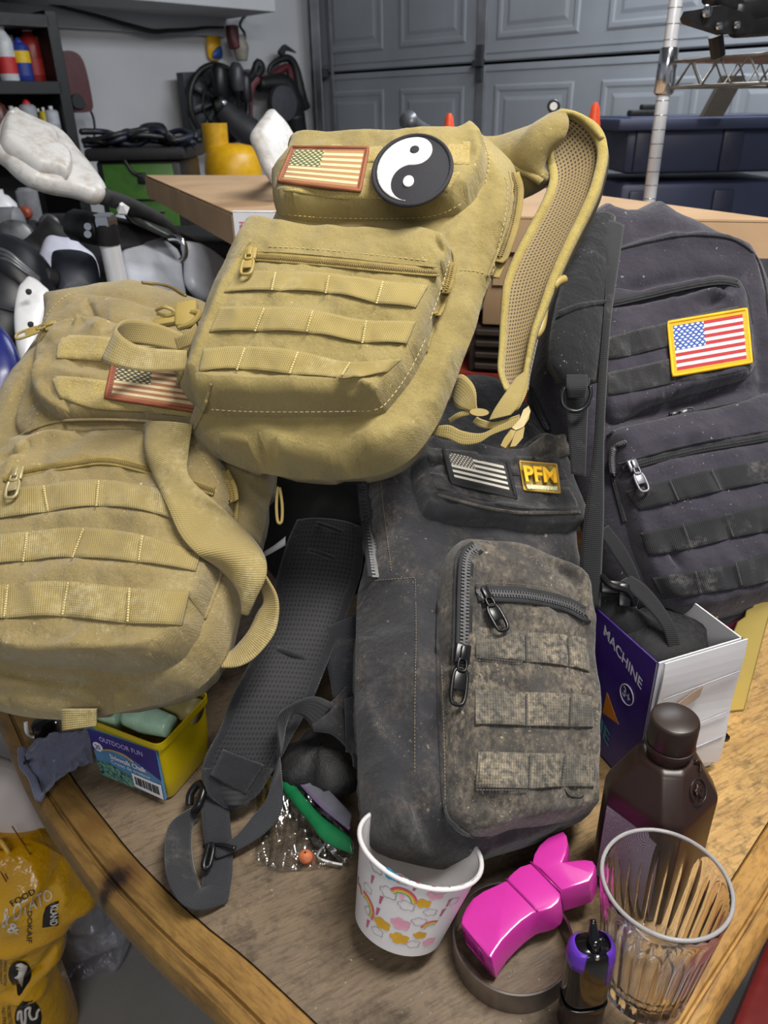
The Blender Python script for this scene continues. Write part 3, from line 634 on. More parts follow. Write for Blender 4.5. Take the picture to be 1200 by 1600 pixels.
# loose tail and buckle at the foot
D.loft('loose_webbing', [(962, 912, .785), (985, 925, .77), (1010, 948, .755), (1035, 980, .745), (1045, 1020, .745), (1040, 1056, .748)],
       [(985, 898, .785), (1010, 915, .77), (1035, 945, .756), (1058, 985, .746), (1065, 1025, .746), (1060, 1060, .749)], m_webD, .0018, n=60)
D.loft('webbing_end', [(1042, 1048, .745), (1037, 1072, .745)], [(1065, 1050, .745), (1054, 1076, .745)], m_webD, .004, n=10, m=5)
D.loft('inner_strap', [(935, 830, .80), (960, 870, .785), (985, 915, .785), (965, 950, .79)], [(950, 820, .80), (980, 860, .785), (1003, 920, .785), (985, 965, .79)], m_webD, .002, n=40)
V = [box(D.L(at(958, 918, .772)), (.026, .014, .007), (1, 0, 0), (0, 1, 0), (0, 0, 1), bev=.003), box(D.L(at(975, 930, .768)), (.012, .024, .006), (1, 0, 0), (0, 1, 0), (0, 0, 1), bev=.0025),
     tube(D.pts([(940, 900, .775), (955, 915, .765), (980, 925, .765), (990, 945, .77)]), .0035, 8, n=20)]
D.part('buckle', join(*V), m_hwK, local=True, sharp=40)
D.layer_foot = None
D.loft('crumpled_liner', [(925, 930, .80), (955, 975, .775), (990, 1000, .77), (1040, 1010, .775)], [(945, 900, .81), (975, 935, .795), (1010, 960, .79), (1060, 985, .79)], m_dkS, .03, bulge=.012, n=40, m=10)

# ---------------- dirty black backpack in the middle
C = Bag('backpack', 'mud-stained black backpack with dull flag patch and yellow patch, standing in the cup', at(720, 1345, .622), at(740, 600, .895), at(925, 1290, .668))
Cb = [(562, 762), (585, 700), (640, 640), (680, 610), (720, 590), (760, 590), (800, 605), (840, 650), (868, 690), (893, 740), (905, 800), (903, 855), (916, 910), (926, 1000), (931, 1100), (931, 1180), (927, 1256), (910, 1285), (868, 1302), (833, 1320), (767, 1340), (735, 1352), (693, 1360), (633, 1350), (593, 1338), (568, 1315), (556, 1240), (553, 1150), (550, 1100), (552, 1000), (556, 930), (567, 880), (564, 820)]
C.layer('main_body', Cb, m_dirty, .105, .05, base=True, dome=.003, step=.0055,
        creases=[([(590, 930), (592, 1050), (610, 1120), (640, 1210)], -.006, .012), ([(555, 1060), (590, 1110), (630, 1190), (650, 1215)], .006, .01, .016), ([(570, 1200), (610, 1270), (665, 1330)], .005, .013),
                 ([(645, 1215), (670, 1280), (700, 1340)], -.005, .009), ([(650, 910), (648, 1050), (650, 1200)], .002, .004), ([(600, 935), (632, 925), (645, 935)], -.005, .008), ([(640, 720), (600, 780), (600, 900)], .004, .02), ([(780, 1325), (850, 1300), (915, 1270)], .004, .006)],
        waves=[Waves(31, .13, .005), Waves(32, .05, .0018), Waves(33, .02, .0005), Crumple(531, .055, .0032), Crumple(731, .024, .0012)])
C.zipper([(571, 758), (575, 800), (582, 850), (589, 902)], .019, m_zipK, m_zipKt, pitch=.0042, tooth=.0055)
C.stitches([[(594, 740), (600, 800), (612, 895)], [(574, 908), (640, 903), (650, 903)], [(649, 905), (650, 1000), (648, 1100), (648, 1210)]], m_thrC, .0018, .0012)
up = C.layer('upper_pocket', [(660, 692), (672, 686), (740, 690), (800, 700), (850, 692), (872, 700), (884, 722), (893, 745), (900, 768), (907, 797), (911, 816), (893, 828), (860, 832), (810, 830), (760, 823), (710, 820), (672, 813), (660, 804), (650, 780), (643, 755), (643, 732)], m_dirty, .026, .011,
        creases=[([(668, 796), (730, 806), (800, 815), (905, 812)], -.004, .003, .005), ([(680, 770), (760, 790), (830, 797), (900, 797)], .003, .003, .008), ([(652, 720), (675, 725), (690, 722)], -.005, .004), ([(662, 740), (672, 770), (690, 780)], -.003, .006)], waves=[Waves(41, .06, .002), Waves(42, .02, .0007), Crumple(541, .055, .0032), Crumple(741, .024, .0012)], step=.004)
C.layer('pocket_flap_folds', [(815, 700), (840, 680), (862, 684), (878, 702), (884, 725), (860, 722), (830, 716)], m_dirtyP, .008, .007, creases=[([(820, 706), (850, 694), (875, 706)], .005, .003), ([(830, 712), (860, 705)], -.004, .003)], step=.003)
C.strip('velcro_panel', [(668, 700), (740, 706), (800, 712), (880, 718)], [(668, 722), (750, 738), (810, 744), (890, 750)], m_velK, .0008, .0006, div=(.35,), thick=.0016)
C.strip('velcro_panel', [(672, 738), (750, 752), (810, 760), (893, 762)], [(682, 765), (760, 785), (820, 795), (905, 798)], m_velK, .0008, .0006, div=(.3,), thick=.0016)
C.strip('pocket_piping', [(684, 772), (760, 792), (820, 800), (906, 798)], [(684, 776), (760, 797), (820, 805), (907, 803)], m_dirtyP, .001, .001, thick=.002, nv=4)
mCf = flagmat('flag_subdued', '141416', '19191B', 'D9D3C4', '2A2826', 'DCD2C2', bw=.07, bh=.11, cu=.44, cv=.46, pitch=(15, 9))
C.patch('flag_patch', [(689, 688), (789, 709), (806, 779), (706, 755)], mCf, border=plain('black_merrow', '151517', .8), br=.0022, lift=.002, label='black and white flag patch')
mG = plain('gold_thread', 'D9A51E', .6, var=.12, nscale=200); mGb = plain('gold_border', 'B8923E', .7)
pp = C.patch('name_patch', [(812, 721), (869, 726), (875, 770), (819, 765)], plain('patch_khaki', '8E7A3C', .8, var=.25, nscale=120), border=mGb, br=.0013, lift=.002, label='yellow patch reading PFM')
def onpatch(bag, V, off, S01=None):
    co, l0 = bag._pw
    return V
def patch_text(bag, s, quad, mat, off, parent, bold=.02, name='lettering'):
    V, Fc = text2d(s, bold); Q = bil([(x, y, 0) for x, y in quad], V[:, 0], V[:, 1])[:, :2]
    ww = np.median(bag.surf(np.array(quad, float))[:, 2])
    c4 = bag.surf(np.array(quad, float)); A = np.c_[np.ones(4), c4[:, :2]]; co = np.linalg.lstsq(A, c4[:, 2], rcond=None)[0]
    w = np.full(len(Q), ww)
    for _ in range(4):
        d = rays(Q)@bag.R.T; t = (w-bag.c[2])/d[:, 2]; P = bag.c[None]+d*t[:, None]; w = co[0]+P[:, :2]@co[1:]+off
    P[:, 2] = w
    return bag.part(name, slab((P, Fc), (0, 0, -.0012)), mat, local=True, parent=parent, smooth=False)
patch_text(C, 'PFM', [(817, 727), (869, 731), (871, 754), (822, 752)], plain('bright_gold', 'F0B81C', .5, var=.05), .0105, pp, .03)
patch_text(C, 'HHHHHHHH', [(824, 759), (871, 761), (872, 768), (825, 765)], plain('pale_gold', 'D8CCA0', .6), .0075, pp, .01, 'small_lettering') if False else C.decal('pale_bar', [(822, 757), (871, 760), (872, 767), (824, 764)], plain('pale_gold', 'D8CCA0', .6, var=.3, nscale=600), .0062, parent=pp)
C.layer('lower_pocket', [(703, 858), (725, 846), (767, 842), (813, 849), (860, 866), (893, 887), (910, 908), (918, 940), (926, 1000), (931, 1100), (930, 1190), (925, 1256), (908, 1278), (850, 1290), (800, 1296), (760, 1310), (725, 1306), (706, 1290), (694, 1265), (688, 1167), (684, 1033), (686, 933), (691, 885)], m_dirtyP, .032, .012, dome=.004,
        creases=[([(740, 860), (741, 930), (742, 1010), (738, 1100), (742, 1200), (733, 1245)], .004, .005, .014), ([(722, 1040), (718, 1120), (722, 1200), (726, 1260), (750, 1300)], -.007, .008), ([(728, 1235), (755, 1245), (790, 1262)], -.003, .006),
                 ([(735, 1262), (760, 1290), (790, 1292)], .004, .008), ([(750, 1240), (748, 1270), (765, 1292)], -.005, .006), ([(870, 1240), (850, 1265), (840, 1285)], .003, .006), ([(752, 1297), (820, 1283), (915, 1258)], .004, .004, .008),
                 ([(880, 880), (905, 905), (912, 930)], .006, .008), ([(870, 890), (895, 905), (900, 925)], -.004, .005), ([(765, 890), (752, 905)], .002, .005)],
        waves=[Waves(51, .08, .0028), Waves(52, .03, .0011), Crumple(551, .055, .0032), Crumple(751, .024, .0012)], step=.0042)
C.zipper([(762, 851), (742, 857), (729, 875), (726, 930), (725, 980), (724, 1020)], .015, m_zipK, m_zipKt, pitch=.0034, tooth=.0042, off=.0012)
C.cord('piping', [(770, 843), (740, 847), (717, 862), (712, 900), (710, 980), (707, 1080)], .0016, m_dirty, .001)
C.cord('piping', [(703, 855), (690, 890), (685, 960), (684, 1033), (688, 1167), (695, 1262), (712, 1290), (735, 1306), (765, 1308)], .0015, m_dirty, .0008)
C.zipper([(745, 927), (780, 928), (830, 932), (885, 945), (917, 962)], .016, m_zipK, m_zipKt, pitch=.0028, tooth=.0035, off=.0022)
C.cord('piping', [(748, 919), (790, 919), (840, 925), (890, 938), (915, 950)], .0012, m_dirtyP, .001)
C.pull((756, 930), (785, 988), m_hwK, .0135, label='black zipper pull')
C.pull((722, 1022), (711, 1103), m_hwK, .0145, label='black zipper pull')
for top, bot, dv in (([(743, 980), (823, 988), (887, 993), (920, 1000)], [(743, 1028), (823, 1035), (890, 1043), (922, 1052)], (.45, .81)),
                     ([(742, 1078), (823, 1082), (893, 1085), (929, 1090)], [(742, 1132), (823, 1135), (890, 1137), (930, 1137)], (.44, .80)),
                     ([(747, 1175), (828, 1177), (887, 1178), (931, 1183)], [(742, 1232), (827, 1233), (877, 1230), (930, 1230)], (.45, .74, .93))):
    C.strip('molle_webbing', top, bot, m_webK, .001, .0026, div=dv)
C.stitches([[(823, 990), (823, 1034)], [(888, 994), (891, 1042)], [(823, 1084), (823, 1134)], [(893, 1086), (891, 1136)], [(829, 1178), (827, 1232)], [(884, 1179), (877, 1230)], [(744, 1027), (820, 1035)], [(744, 1234), (828, 1235)]], m_thrK, .002, .0006, .0016, .004)
C.stitches([[(744, 912), (800, 912), (860, 922), (905, 945)], [(696, 1262), (694, 1160), (690, 1040)]], m_thrC, .0018, .0012)
C.cord('loose_thread', [(881, 1232), (890, 1244), (905, 1246), (912, 1243)], .0005, m_hwK, .001)
# padded shoulder strap lying to the left
A_ = [(466, 812, .855), (450, 850, .84), (430, 920, .82), (418, 980, .80), (395, 1030, .785), (366, 1085, .77), (345, 1140, .76), (322, 1185, .757), (320, 1225, .757), (352, 1258, .75)]
B_ = [(562, 822, .86), (566, 850, .848), (562, 895, .835), (545, 945, .82), (526, 995, .805), (503, 1052, .79), (483, 1100, .775), (455, 1150, .765), (425, 1205, .757), (385, 1258, .75)]
st = C.loft('shoulder_strap', A_, B_, m_meshK, .012, bulge=.010, n=110, m=16, label='black mesh-faced padded shoulder strap')
def shift(L3, dx, dy, dd=0): return [(x+dx, y+dy, d+dd) for x, y, d in L3]
def lerpL(A, B, t, dd=0): return [tuple(a*(1-t)+b*t for a, b in zip(p, q))[:2]+((p[2]*(1-t)+q[2]*t)+dd,) for p, q in zip(A, B)]
C.loft('strap_binding', lerpL(A_, B_, -.02, -.002), lerpL(A_, B_, .11, -.004), m_bindK, .014, bulge=.002, n=110, m=5, parent=st)
C.loft('strap_binding', lerpL(A_, B_, .89, -.004), lerpL(A_, B_, 1.02, -.002), m_bindK, .014, bulge=.002, n=110, m=5, parent=st)
e0, e1 = A_[-2:], B_[-2:]
C.loft('strap_tip', [(316, 1200, .752), (324, 1240, .75), (350, 1262, .748)], [(428, 1200, .752), (405, 1240, .75), (376, 1262, .748)], m_bindK, .014, bulge=.004, n=20, m=8, parent=st)
C.loft('strap_tab', [(348, 1172, .748), (328, 1210, .746)], [(412, 1196, .748), (384, 1240, .744)], m_bindK, .004, bulge=.002, n=16, m=8, parent=st)
for (x0, y0, x1, y1, dd) in ((495, 818, 535, 832, .842), (483, 860, 522, 873, .83), (434, 1014, 476, 1028, .785)):
    C.part('strap_tuck', tube(C.pts([(x0, y0, dd), ((x0+x1)/2, (y0+y1)/2-1, dd-.004), (x1, y1, dd)]), .0028, 8, n=16), m_bindK, local=True, parent=st)
# wing tab and free webbing
C.loft('side_tab', [(553, 1062, .80), (530, 1085, .785), (507, 1108, .77), (487, 1128, .765)], [(556, 1215, .765), (553, 1180, .765), (525, 1150, .76), (490, 1142, .76)], m_dirty, .004, n=30, m=12, bulge=.004)
C.loft('side_webbing', [(538, 1092, .765), (540, 1175, .755)], [(556, 1085, .76), (556, 1178, .75)], m_webK2, .002, n=30)
C.loft('side_strap', [(500, 985, .80), (515, 1060, .80), (520, 1090, .79)], [(556, 960, .80), (556, 1060, .795), (556, 1100, .785)], m_webK2, .003, n=30)
C.loft('strap_webbing', [(520, 1098, .765), (490, 1088, .745), (455, 1100, .735), (432, 1122, .735), (434, 1160, .735), (440, 1200, 10.04), (441, 1260, 10.026), (425, 1290, 10.018), (390, 1318, 10.014), (352, 1336, 10.012), (338, 1340, 10.012)],
       [(488, 1138, .765), (472, 1118, .75), (455, 1116, .745), (446, 1135, .745), (440, 1165, .745), (430, 1210, 10.045), (415, 1250, 10.030), (395, 1275, 10.022), (370, 1305, 10.018), (345, 1322, 10.016), (332, 1330, 10.014)], m_webK2, .0018, n=120)
C.loft('lower_webbing', [(313, 1242, 10.022), (316, 1290, 10.014), (320, 1325, 10.008), (316, 1370, 10.006), (312, 1405, 10.004)], [(356, 1250, 10.022), (360, 1290, 10.014), (363, 1325, 10.008), (362, 1370, 10.006), (352, 1412, 10.004)], m_webK2, .0018, n=60)
C.loft('lower_webbing', [(300, 1262, 10.018), (268, 1285, 10.022), (259, 1320, 10.026), (262, 1365, 10.028), (280, 1405, 10.022), (310, 1420, 10.014), (352, 1408, 10.006), (360, 1390, 10.004)],
       [(312, 1280, 10.004), (302, 1290, 10.004), (300, 1320, 10.004), (303, 1350, 10.004), (310, 1372, 10.003), (316, 1385, 10.003), (340, 1365, 10.003), (362, 1345, 10.003)], m_webK2, .0018, n=110)
C.part('buckle', tube(C.pts([(296, 1258, 10.012), (298, 1240, 10.02), (310, 1225, 10.028), (318, 1232, 10.03), (312, 1255, 10.024), (304, 1268, 10.016)]), .0040, 8, n=40), m_hwK, local=True)
C.part('strap_slider', join(tube(C.pts([(327, 1320, 10.02), (322, 1335, 10.02), (318, 1352, 10.018), (322, 1357, 10.016), (328, 1350, 10.016), (333, 1325, 10.02)]), .0026, 8, True, 50), tube(C.pts([(318, 1322, 10.014), (345, 1320, 10.018), (368, 1326, 10.018)]), .002, 8, n=16)), m_hwK, local=True)
C.stitches([], m_thrC) if False else None

# ---------------- dusty tan backpack at the left
B = Bag('backpack', 'dusty tan backpack lying at the left under the other tan pack', at(150, 1105, .655), at(200, 452, .90), at(380, 1015, .665))
Bb = [(63, 458), (110, 447), (160, 438), (202, 437), (240, 443), (290, 463), (345, 490), (400, 560), (430, 680), (432, 760), (424, 800), (416, 845), (398, 890), (380, 955), (362, 1027), (338, 1065), (300, 1093), (225, 1113), (150, 1125), (75, 1127), (0, 1112), (-50, 1090), (-80, 1030), (-90, 900), (-60, 740), (0, 612), (24, 572), (46, 540), (60, 512), (61, 480)]
B.layer('main_body', Bb, m_tanB, .10, .045, base=True, dome=.004, step=.006,
        creases=[([(-10, 1042), (60, 1056), (150, 1062), (240, 1055), (290, 1030), (316, 1010)], -.006, .004, .007), ([(-30, 1072), (60, 1078), (150, 1085), (230, 1062), (270, 1045)], -.005, .005, .007), ([(320, 1010), (340, 960), (352, 900)], .005, .010),
                 ([(0, 1100), (75, 1108), (160, 1106)], -.004, .006), ([(310, 1000), (326, 1010), (322, 1030)], .005, .005), ([(160, 1090), (250, 1070), (330, 1040)], .005, .012), ([(30, 640), (40, 600), (60, 560)], -.004, .006), ([(385, 830), (392, 780), (395, 760)], -.004, .009)],
        waves=[Waves(61, .13, .005), Waves(62, .05, .0016), Crumple(561, .055, .0032), Crumple(761, .024, .0012)])
B.layer('upper_panel', [(70, 508), (84, 482), (100, 468), (124, 460), (170, 464), (240, 482), (300, 500), (330, 560), (330, 690), (60, 690), (30, 640), (48, 570)], m_tanB, .010, .012,
        creases=[([(135, 470), (150, 500)], -.003, .004), ([(200, 500), (260, 520), (310, 530)], .002, .006)], waves=[Waves(66, .07, .002), Waves(67, .03, .0008), Crumple(566, .055, .0032), Crumple(766, .024, .0012)], step=.005)
B.layer('upper_pocket', [(79, 510), (110, 500), (150, 502), (230, 515), (310, 530), (345, 600), (340, 672), (250, 668), (200, 664), (120, 664), (94, 656), (74, 642), (58, 622), (54, 595), (58, 560), (66, 535)], m_tanB, .026, .011,
        creases=[([(78, 575), (100, 566), (170, 572), (250, 590)], -.005, .005), ([(60, 610), (90, 635), (140, 650), (220, 652), (310, 650)], .005, .005, .009), ([(80, 560), (74, 600), (96, 650)], -.003, .006),
                 ([(118, 512), (128, 495), (132, 500)], .004, .004), ([(150, 515), (165, 500)], .003, .004), ([(180, 520), (200, 508)], .003, .004), ([(100, 625), (104, 650)], -.004, .004), ([(95, 580), (120, 590), (160, 592)], .003, .008)],
        waves=[Waves(71, .06, .0022), Waves(72, .02, .0007), Crumple(571, .055, .0032), Crumple(771, .024, .0012)], step=.004)
B.strip('velcro_band', [(92, 524), (150, 526), (230, 536), (300, 547)], [(88, 560), (150, 565), (210, 572), (300, 590)], m_velT, .001, .0012, thick=.0016)
B.strip('velcro_band', [(78, 588), (120, 590), (200, 600), (310, 610)], [(94, 622), (150, 640), (220, 645), (320, 655)], m_velT, .001, .0012, thick=.0016)
B.zipper([(76, 512), (68, 530), (63, 552), (62, 572)], .009, m_zipT, m_zipTt)
B.pull((80, 510), (38, 544), m_hwT, .011, lift2=.02, label='tan zipper pull')
mBf = flagmat('flag_desert', '8A4A2E', 'A0693C', 'D8C49C', '3C3A22', 'D2C294', bw=.05, bh=.07, cu=.42, cv=.46)
B.patch('flag_patch', [(178, 560), (322, 578), (318, 644), (165, 621)], mBf, border=plain('brown_merrow', '8A4A30', .75, var=.1), br=.0018, lift=.003, label='desert tan flag patch')
B.layer('lower_pocket', [(-45, 730), (0, 706), (26, 684), (75, 662), (131, 656), (225, 658), (290, 668), (325, 690), (349, 726), (366, 755), (367, 800), (352, 860), (342, 905), (320, 967), (298, 1014), (246, 1048), (150, 1048), (60, 1042), (0, 1032), (-50, 1018), (-72, 940), (-72, 800)], m_tanB, .036, .011, dome=.004,
        creases=[([(8, 760), (30, 720), (50, 690), (110, 665)], .004, .007), ([(0, 722), (40, 710), (48, 690)], -.003, .004), ([(0, 1012), (80, 1020), (180, 1018), (250, 1010), (300, 985)], .004, .006, .010), ([(220, 1030), (260, 1005), (310, 985)], -.003, .004), ([(0, 1020), (100, 1025), (200, 1022), (232, 1018)], -.004, .003),
                 ([(60, 900), (150, 890), (260, 900)], .002, .010), ([(50, 820), (150, 812), (270, 825)], .002, .010), ([(300, 930), (320, 900), (330, 880)], .003, .008)],
        waves=[Waves(81, .09, .003), Waves(82, .03, .0009), Crumple(581, .055, .0032), Crumple(781, .024, .0012)], step=.0045)
B.zipper([(8, 752), (37, 739), (112, 726), (169, 720), (236, 735), (290, 752), (335, 768)], .0095, m_zipT, m_zipTt)
B.zipper([(349, 738), (362, 770), (362, 812), (352, 842)], .012, m_zipT, m_zipT)
B.cord('piping', [(-45, 730), (0, 706), (26, 684), (75, 662), (131, 656), (225, 658), (290, 668), (325, 690), (349, 726), (366, 755), (368, 800), (354, 860), (343, 905), (320, 967)], .0016, m_tanB, .001)
B.pull((27, 741), (20, 782), plain('pale_pull', 'B4A67C', .35, .4), .0125, label='pale zipper pull')
for top, bot, dv in (([(-20, 772), (20, 765), (68, 758), (154, 750), (240, 762), (275, 772)], [(-20, 814), (20, 809), (75, 801), (150, 792), (225, 799), (280, 815)], (.32, .60, .88)),
                     ([(-20, 838), (50, 831), (131, 825), (225, 837), (314, 866)], [(-20, 883), (50, 877), (112, 872), (214, 879), (306, 893)], (.20, .42, .72)),
                     ([(-20, 917), (30, 912), (105, 909), (202, 919), (297, 923)], [(-20, 968), (30, 966), (94, 964), (199, 975), (285, 978)], (.10, .39, .71))):
    B.strip('molle_webbing', top, bot, m_webB, .001, .0022, div=dv)
B.stitches([[(68, 759), (75, 800)], [(154, 751), (150, 791)], [(42, 833), (36, 877)], [(130, 826), (113, 871)], [(222, 837), (216, 878)], [(12, 914), (6, 965)], [(106, 910), (97, 963)], [(202, 919), (199, 974)]], m_thrT, .0016, .0008, .0018, .0055)
B.stitches([[(62, 510), (80, 484), (104, 462), (124, 457)], [(290, 672), (330, 735), (345, 760)]], m_thrT)
B.cord('top_zipper_edge', [(222, 441), (262, 447), (290, 462)], .002, m_zipTt, .001)
# strap running across the pocket and its return loop
B.loft('cross_strap', [(225, 661, .028), (226, 700, .012), (236, 735, .008), (262, 790, .010), (283, 835, .010), (311, 866, .012), (341, 889, .014), (364, 911, .02), (379, 932, .025), (387, 955, .02)],
       [(299, 663, .03), (294, 705, .012), (296, 745, .010), (337, 784, .015), (370, 815, .02), (398, 844, .03), (415, 872, .04), (415, 902, .045), (398, 937, .035), (386, 962, .02)], m_webB, .0018, n=120, m=9, bulge=.006, label='tan webbing strap')
B.loft('strap_return', [(414, 900, .73), (431, 930, .725), (434, 960, .72), (426, 992, .715), (398, 1026, .71), (372, 1040, .71), (345, 1042, .715)],
       [(405, 915, .745), (410, 940, .74), (400, 960, .735), (388, 985, .73), (372, 1005, .73), (358, 1018, .73), (345, 1020, .73)], m_webB, .0018, n=70)
# grab loop standing off the top
B.loft('grab_loop', [(292, 548, .705), (232, 544, .695), (205, 535, .69), (190, 524, .69), (184, 512, .70), (200, 500, .715), (240, 504, .735), (285, 521, .745), (300, 530, .745)],
       [(292, 579, .705), (232, 581, .695), (195, 576, .69), (172, 570, .688), (161, 562, .70), (184, 540, .72), (230, 540, .737), (285, 550, .745), (300, 556, .745)], m_webB, .0018, n=100, label='tan webbing grab loop')
B.loft('loop_end', [(272, 528, .725), (290, 520, .72), (306, 505, .72)], [(278, 548, .725), (296, 540, .72), (312, 528, .72)], m_webB, .0018, n=20)
V = [box(B.L(at(262, 503, .772)), (.030, .010, .008), bev=.003), box(B.L(at(292, 492, .770)), (.022, .032, .010), bev=.003), tube(B.pts([(244, 485, .775), (258, 480, .765), (272, 487, .768), (262, 494, .77), (246, 490, .775)]), .0018, 6, n=24), tube(B.pts([(280, 512, .762), (300, 505, .758), (312, 490, .76), (300, 487, .765)]), .003, 8, n=20)]
B.part('buckle', join(*V), m_hwT, local=True, sharp=40)
B.part('zipper_pull', tube(B.pts([(437, 762, .72), (441, 790, .72), (440, 815, .72), (434, 815, .72), (432, 790, .72), (434, 765, .72)]), .0016, 6, True, 40), m_hwT, local=True)
V, Fc = B.L(at(80, 1120, .675)), None
B.loft('bottom_tab', [(95, 1108, .68), (97, 1142, .68)], [(150, 1108, .68), (150, 1135, .68)], m_webB, .003, n=12)

# ---------------- clean tan backpack on top
A = Bag('backpack', 'clean tan backpack on top of the pile with round black and white patch', at(480, 745, .665), at(655, 205, .79), at(660, 720, .655))
Ab = [(299, 662), (318, 590), (340, 510), (380, 420), (425, 345), (432, 300), (442, 262), (468, 226), (500, 212), (560, 206), (620, 204), (690, 201), (735, 201), (760, 214), (785, 240), (803, 262), (811, 285), (808, 335), (795, 385), (775, 430), (757, 470), (745, 515), (728, 560), (712, 605), (700, 635), (685, 670), (655, 715), (618, 742), (570, 755), (500, 757), (440, 751), (385, 738), (345, 721), (318, 703), (301, 685)]
A.layer('main_body', Ab, m_tanA, .085, .042, base=True, dome=.003, step=.0055,
        creases=[([(305, 668), (350, 678), (430, 690), (520, 692), (600, 672), (640, 655)], .006, .003, .012), ([(335, 690), (400, 700), (430, 712)], -.003, .007), ([(400, 668), (440, 690), (452, 705)], .003, .006), ([(540, 690), (560, 700), (570, 712)], -.003, .006), ([(735, 260), (745, 330), (735, 420), (712, 470)], -.005, .014),
                 ([(690, 480), (672, 560), (640, 640)], -.004, .010), ([(755, 235), (790, 280), (795, 330)], .003, .010), ([(700, 520), (690, 600), (650, 680)], .004, .014), ([(430, 720), (520, 730), (600, 715)], .003, .014), ([(735, 300), (720, 350), (700, 375)], .003, .008), ([(560, 720), (620, 700), (668, 655)], -.003, .010)],
        waves=[Waves(91, .12, .0042), Waves(92, .045, .0014), Crumple(591, .055, .0032), Crumple(791, .024, .0012)])
A.layer('upper_pocket', [(430, 284), (441, 262), (452, 236), (472, 222), (500, 213), (600, 206), (700, 203), (735, 204), (752, 218), (760, 245), (758, 275), (748, 302), (722, 330), (690, 340), (650, 346), (560, 346), (470, 344), (438, 338), (430, 322), (427, 302)], m_tanA, .030, .012,
        creases=[([(434, 303), (480, 313), (560, 322), (640, 324), (690, 316), (730, 296)], .006, .004, .010), ([(437, 320), (500, 330), (600, 336), (690, 326)], -.004, .007), ([(655, 320), (690, 308), (720, 290)], -.003, .005), ([(735, 290), (722, 310), (725, 325)], -.006, .004), ([(712, 300), (735, 285)], .004, .004), ([(752, 225), (742, 270), (735, 290)], .003, .006), ([(436, 330), (446, 318), (455, 330)], .003, .004)],
        waves=[Waves(101, .06, .0016), Waves(102, .02, .0005), Crumple(601, .055, .0032), Crumple(801, .024, .0012)], step=.0038)
A.strip('velcro_band', [(470, 224), (560, 221), (650, 218), (735, 222)], [(462, 250), (560, 253), (650, 256), (733, 258)], m_velT, .0006, .0006, thick=.0015, div=(.4, .85))
A.strip('velcro_band', [(450, 275), (540, 278), (640, 282), (720, 268)], [(442, 298), (540, 312), (640, 316), (700, 300)], m_velT, .0006, .0006, thick=.0015, div=(.3,))
mAf = flagmat('flag_desert_clean', '9A5C3A', 'B48450', 'EAD9A6', '4C5A2C', 'E6D7A2', bw=.045, bh=.07, cu=.43, cv=.48)
A.patch('flag_patch', [(457, 230), (575, 231), (562, 298), (435, 283)], mAf, border=plain('rust_merrow', '8E5638', .75, var=.12), br=.0019, lift=.002, label='desert tan flag patch')
# round patch
Q = np.array([[644+63*math.cos(a), 264-(8.7*math.cos(a)+54.3*math.sin(a))] for a in np.linspace(0, math.tau, 72, endpoint=False)])
q0 = A.surf(np.vstack([Q, 644*.4*[[1, 0]]+Q*.6+[[0, 264*.4]]]) if False else np.vstack([Q, Q*.6+np.array([644, 264])*.4]), .0); Ap = np.c_[np.ones(len(q0)), q0[:, :2]]; cof = np.linalg.lstsq(Ap, q0[:, 2], rcond=None)[0]; lift_ = np.percentile(q0[:, 2]-Ap@cof, 100)+.0055
d_ = rays(Q)@A.R.T; pn_ = np.array([-cof[1], -cof[2], 1.0]); t_ = (cof[0]+lift_-pn_@A.c)/(d_@pn_); E = A.c[None]+d_*t_[:, None]; ec = E.mean(0); ea = E[0]-ec; eb = E[18]-ec; pn_ = nrm(pn_)
def disc(a, b, z=0.0): a = np.asarray(a, float); b = np.asarray(b, float); return ec+a[:, None]*ea+b[:, None]*eb+pn_*(z-.004*((a*a+b*b)))[:, None]
def discpoly(ab, z, th, step=.05):
    V2, Fc, _ = cdt(np.array(ab), step); return slab((disc(V2[:, 0], V2[:, 1], np.full(len(V2), z)), Fc), (0, 0, -th))
cir = lambda r, n=72, c=(0, 0): [(c[0]+r*math.cos(t), c[1]+r*math.sin(t)) for t in np.linspace(0, math.tau, n, endpoint=False)]
def thread(name, c, k=1400):
    t = NT(name); o = t.obj(); n = t.noise(t.stretch(o, (1, 3, 1)), 500, 2); nm = t.bump(n, .7, .0008)
    return t.fin(t.mix(t.ramp(n, .3, .7), tuple(q*.85 for q in lin(c)[:3])+(1,), lin(c)), .8, 0.0, nm)
mBk, mWh = thread('black_thread', '232329'), thread('white_thread', 'DAD8D2')
rp = A.part('round_patch', discpoly(cir(.97), .0030, .003), mBk, local=True, label='round black and white yin-yang patch')
A.part('patch_border', tube(disc(*np.array(cir(.97, 90)).T, np.full(90, .0030)), .0021, 8, True, up=(0, 0, 1)), mBk, local=True, parent=rp)
rr = .88; ph = math.radians(80); ax = np.array([math.cos(ph), math.sin(ph)]); ay = np.array([math.cos(ph+math.pi/2), math.sin(ph+math.pi/2)])
def ab(x, y): v = ax*x+ay*y; return (v[0], v[1])   # x along the axis towards the white head, y to the left
pl = [ab(rr*math.cos(t), rr*math.sin(t)) for t in np.linspace(0, math.pi, 50)]           # outer left arc head -> tail
pl += [ab(-rr/2+rr/2*math.cos(t), rr/2*math.sin(t)) for t in np.linspace(math.pi, 0, 26)[1:-1]]   # cut by the dark lobe
pl += [ab(rr/2+rr/2*math.cos(t), rr/2*math.sin(t)) for t in np.linspace(math.pi, math.tau, 26)[:-1]]  # white lobe bulging right
A.part('white_half', discpoly(pl, .0038, .002, .04), mWh, local=True, parent=rp, label='white embroidered half')
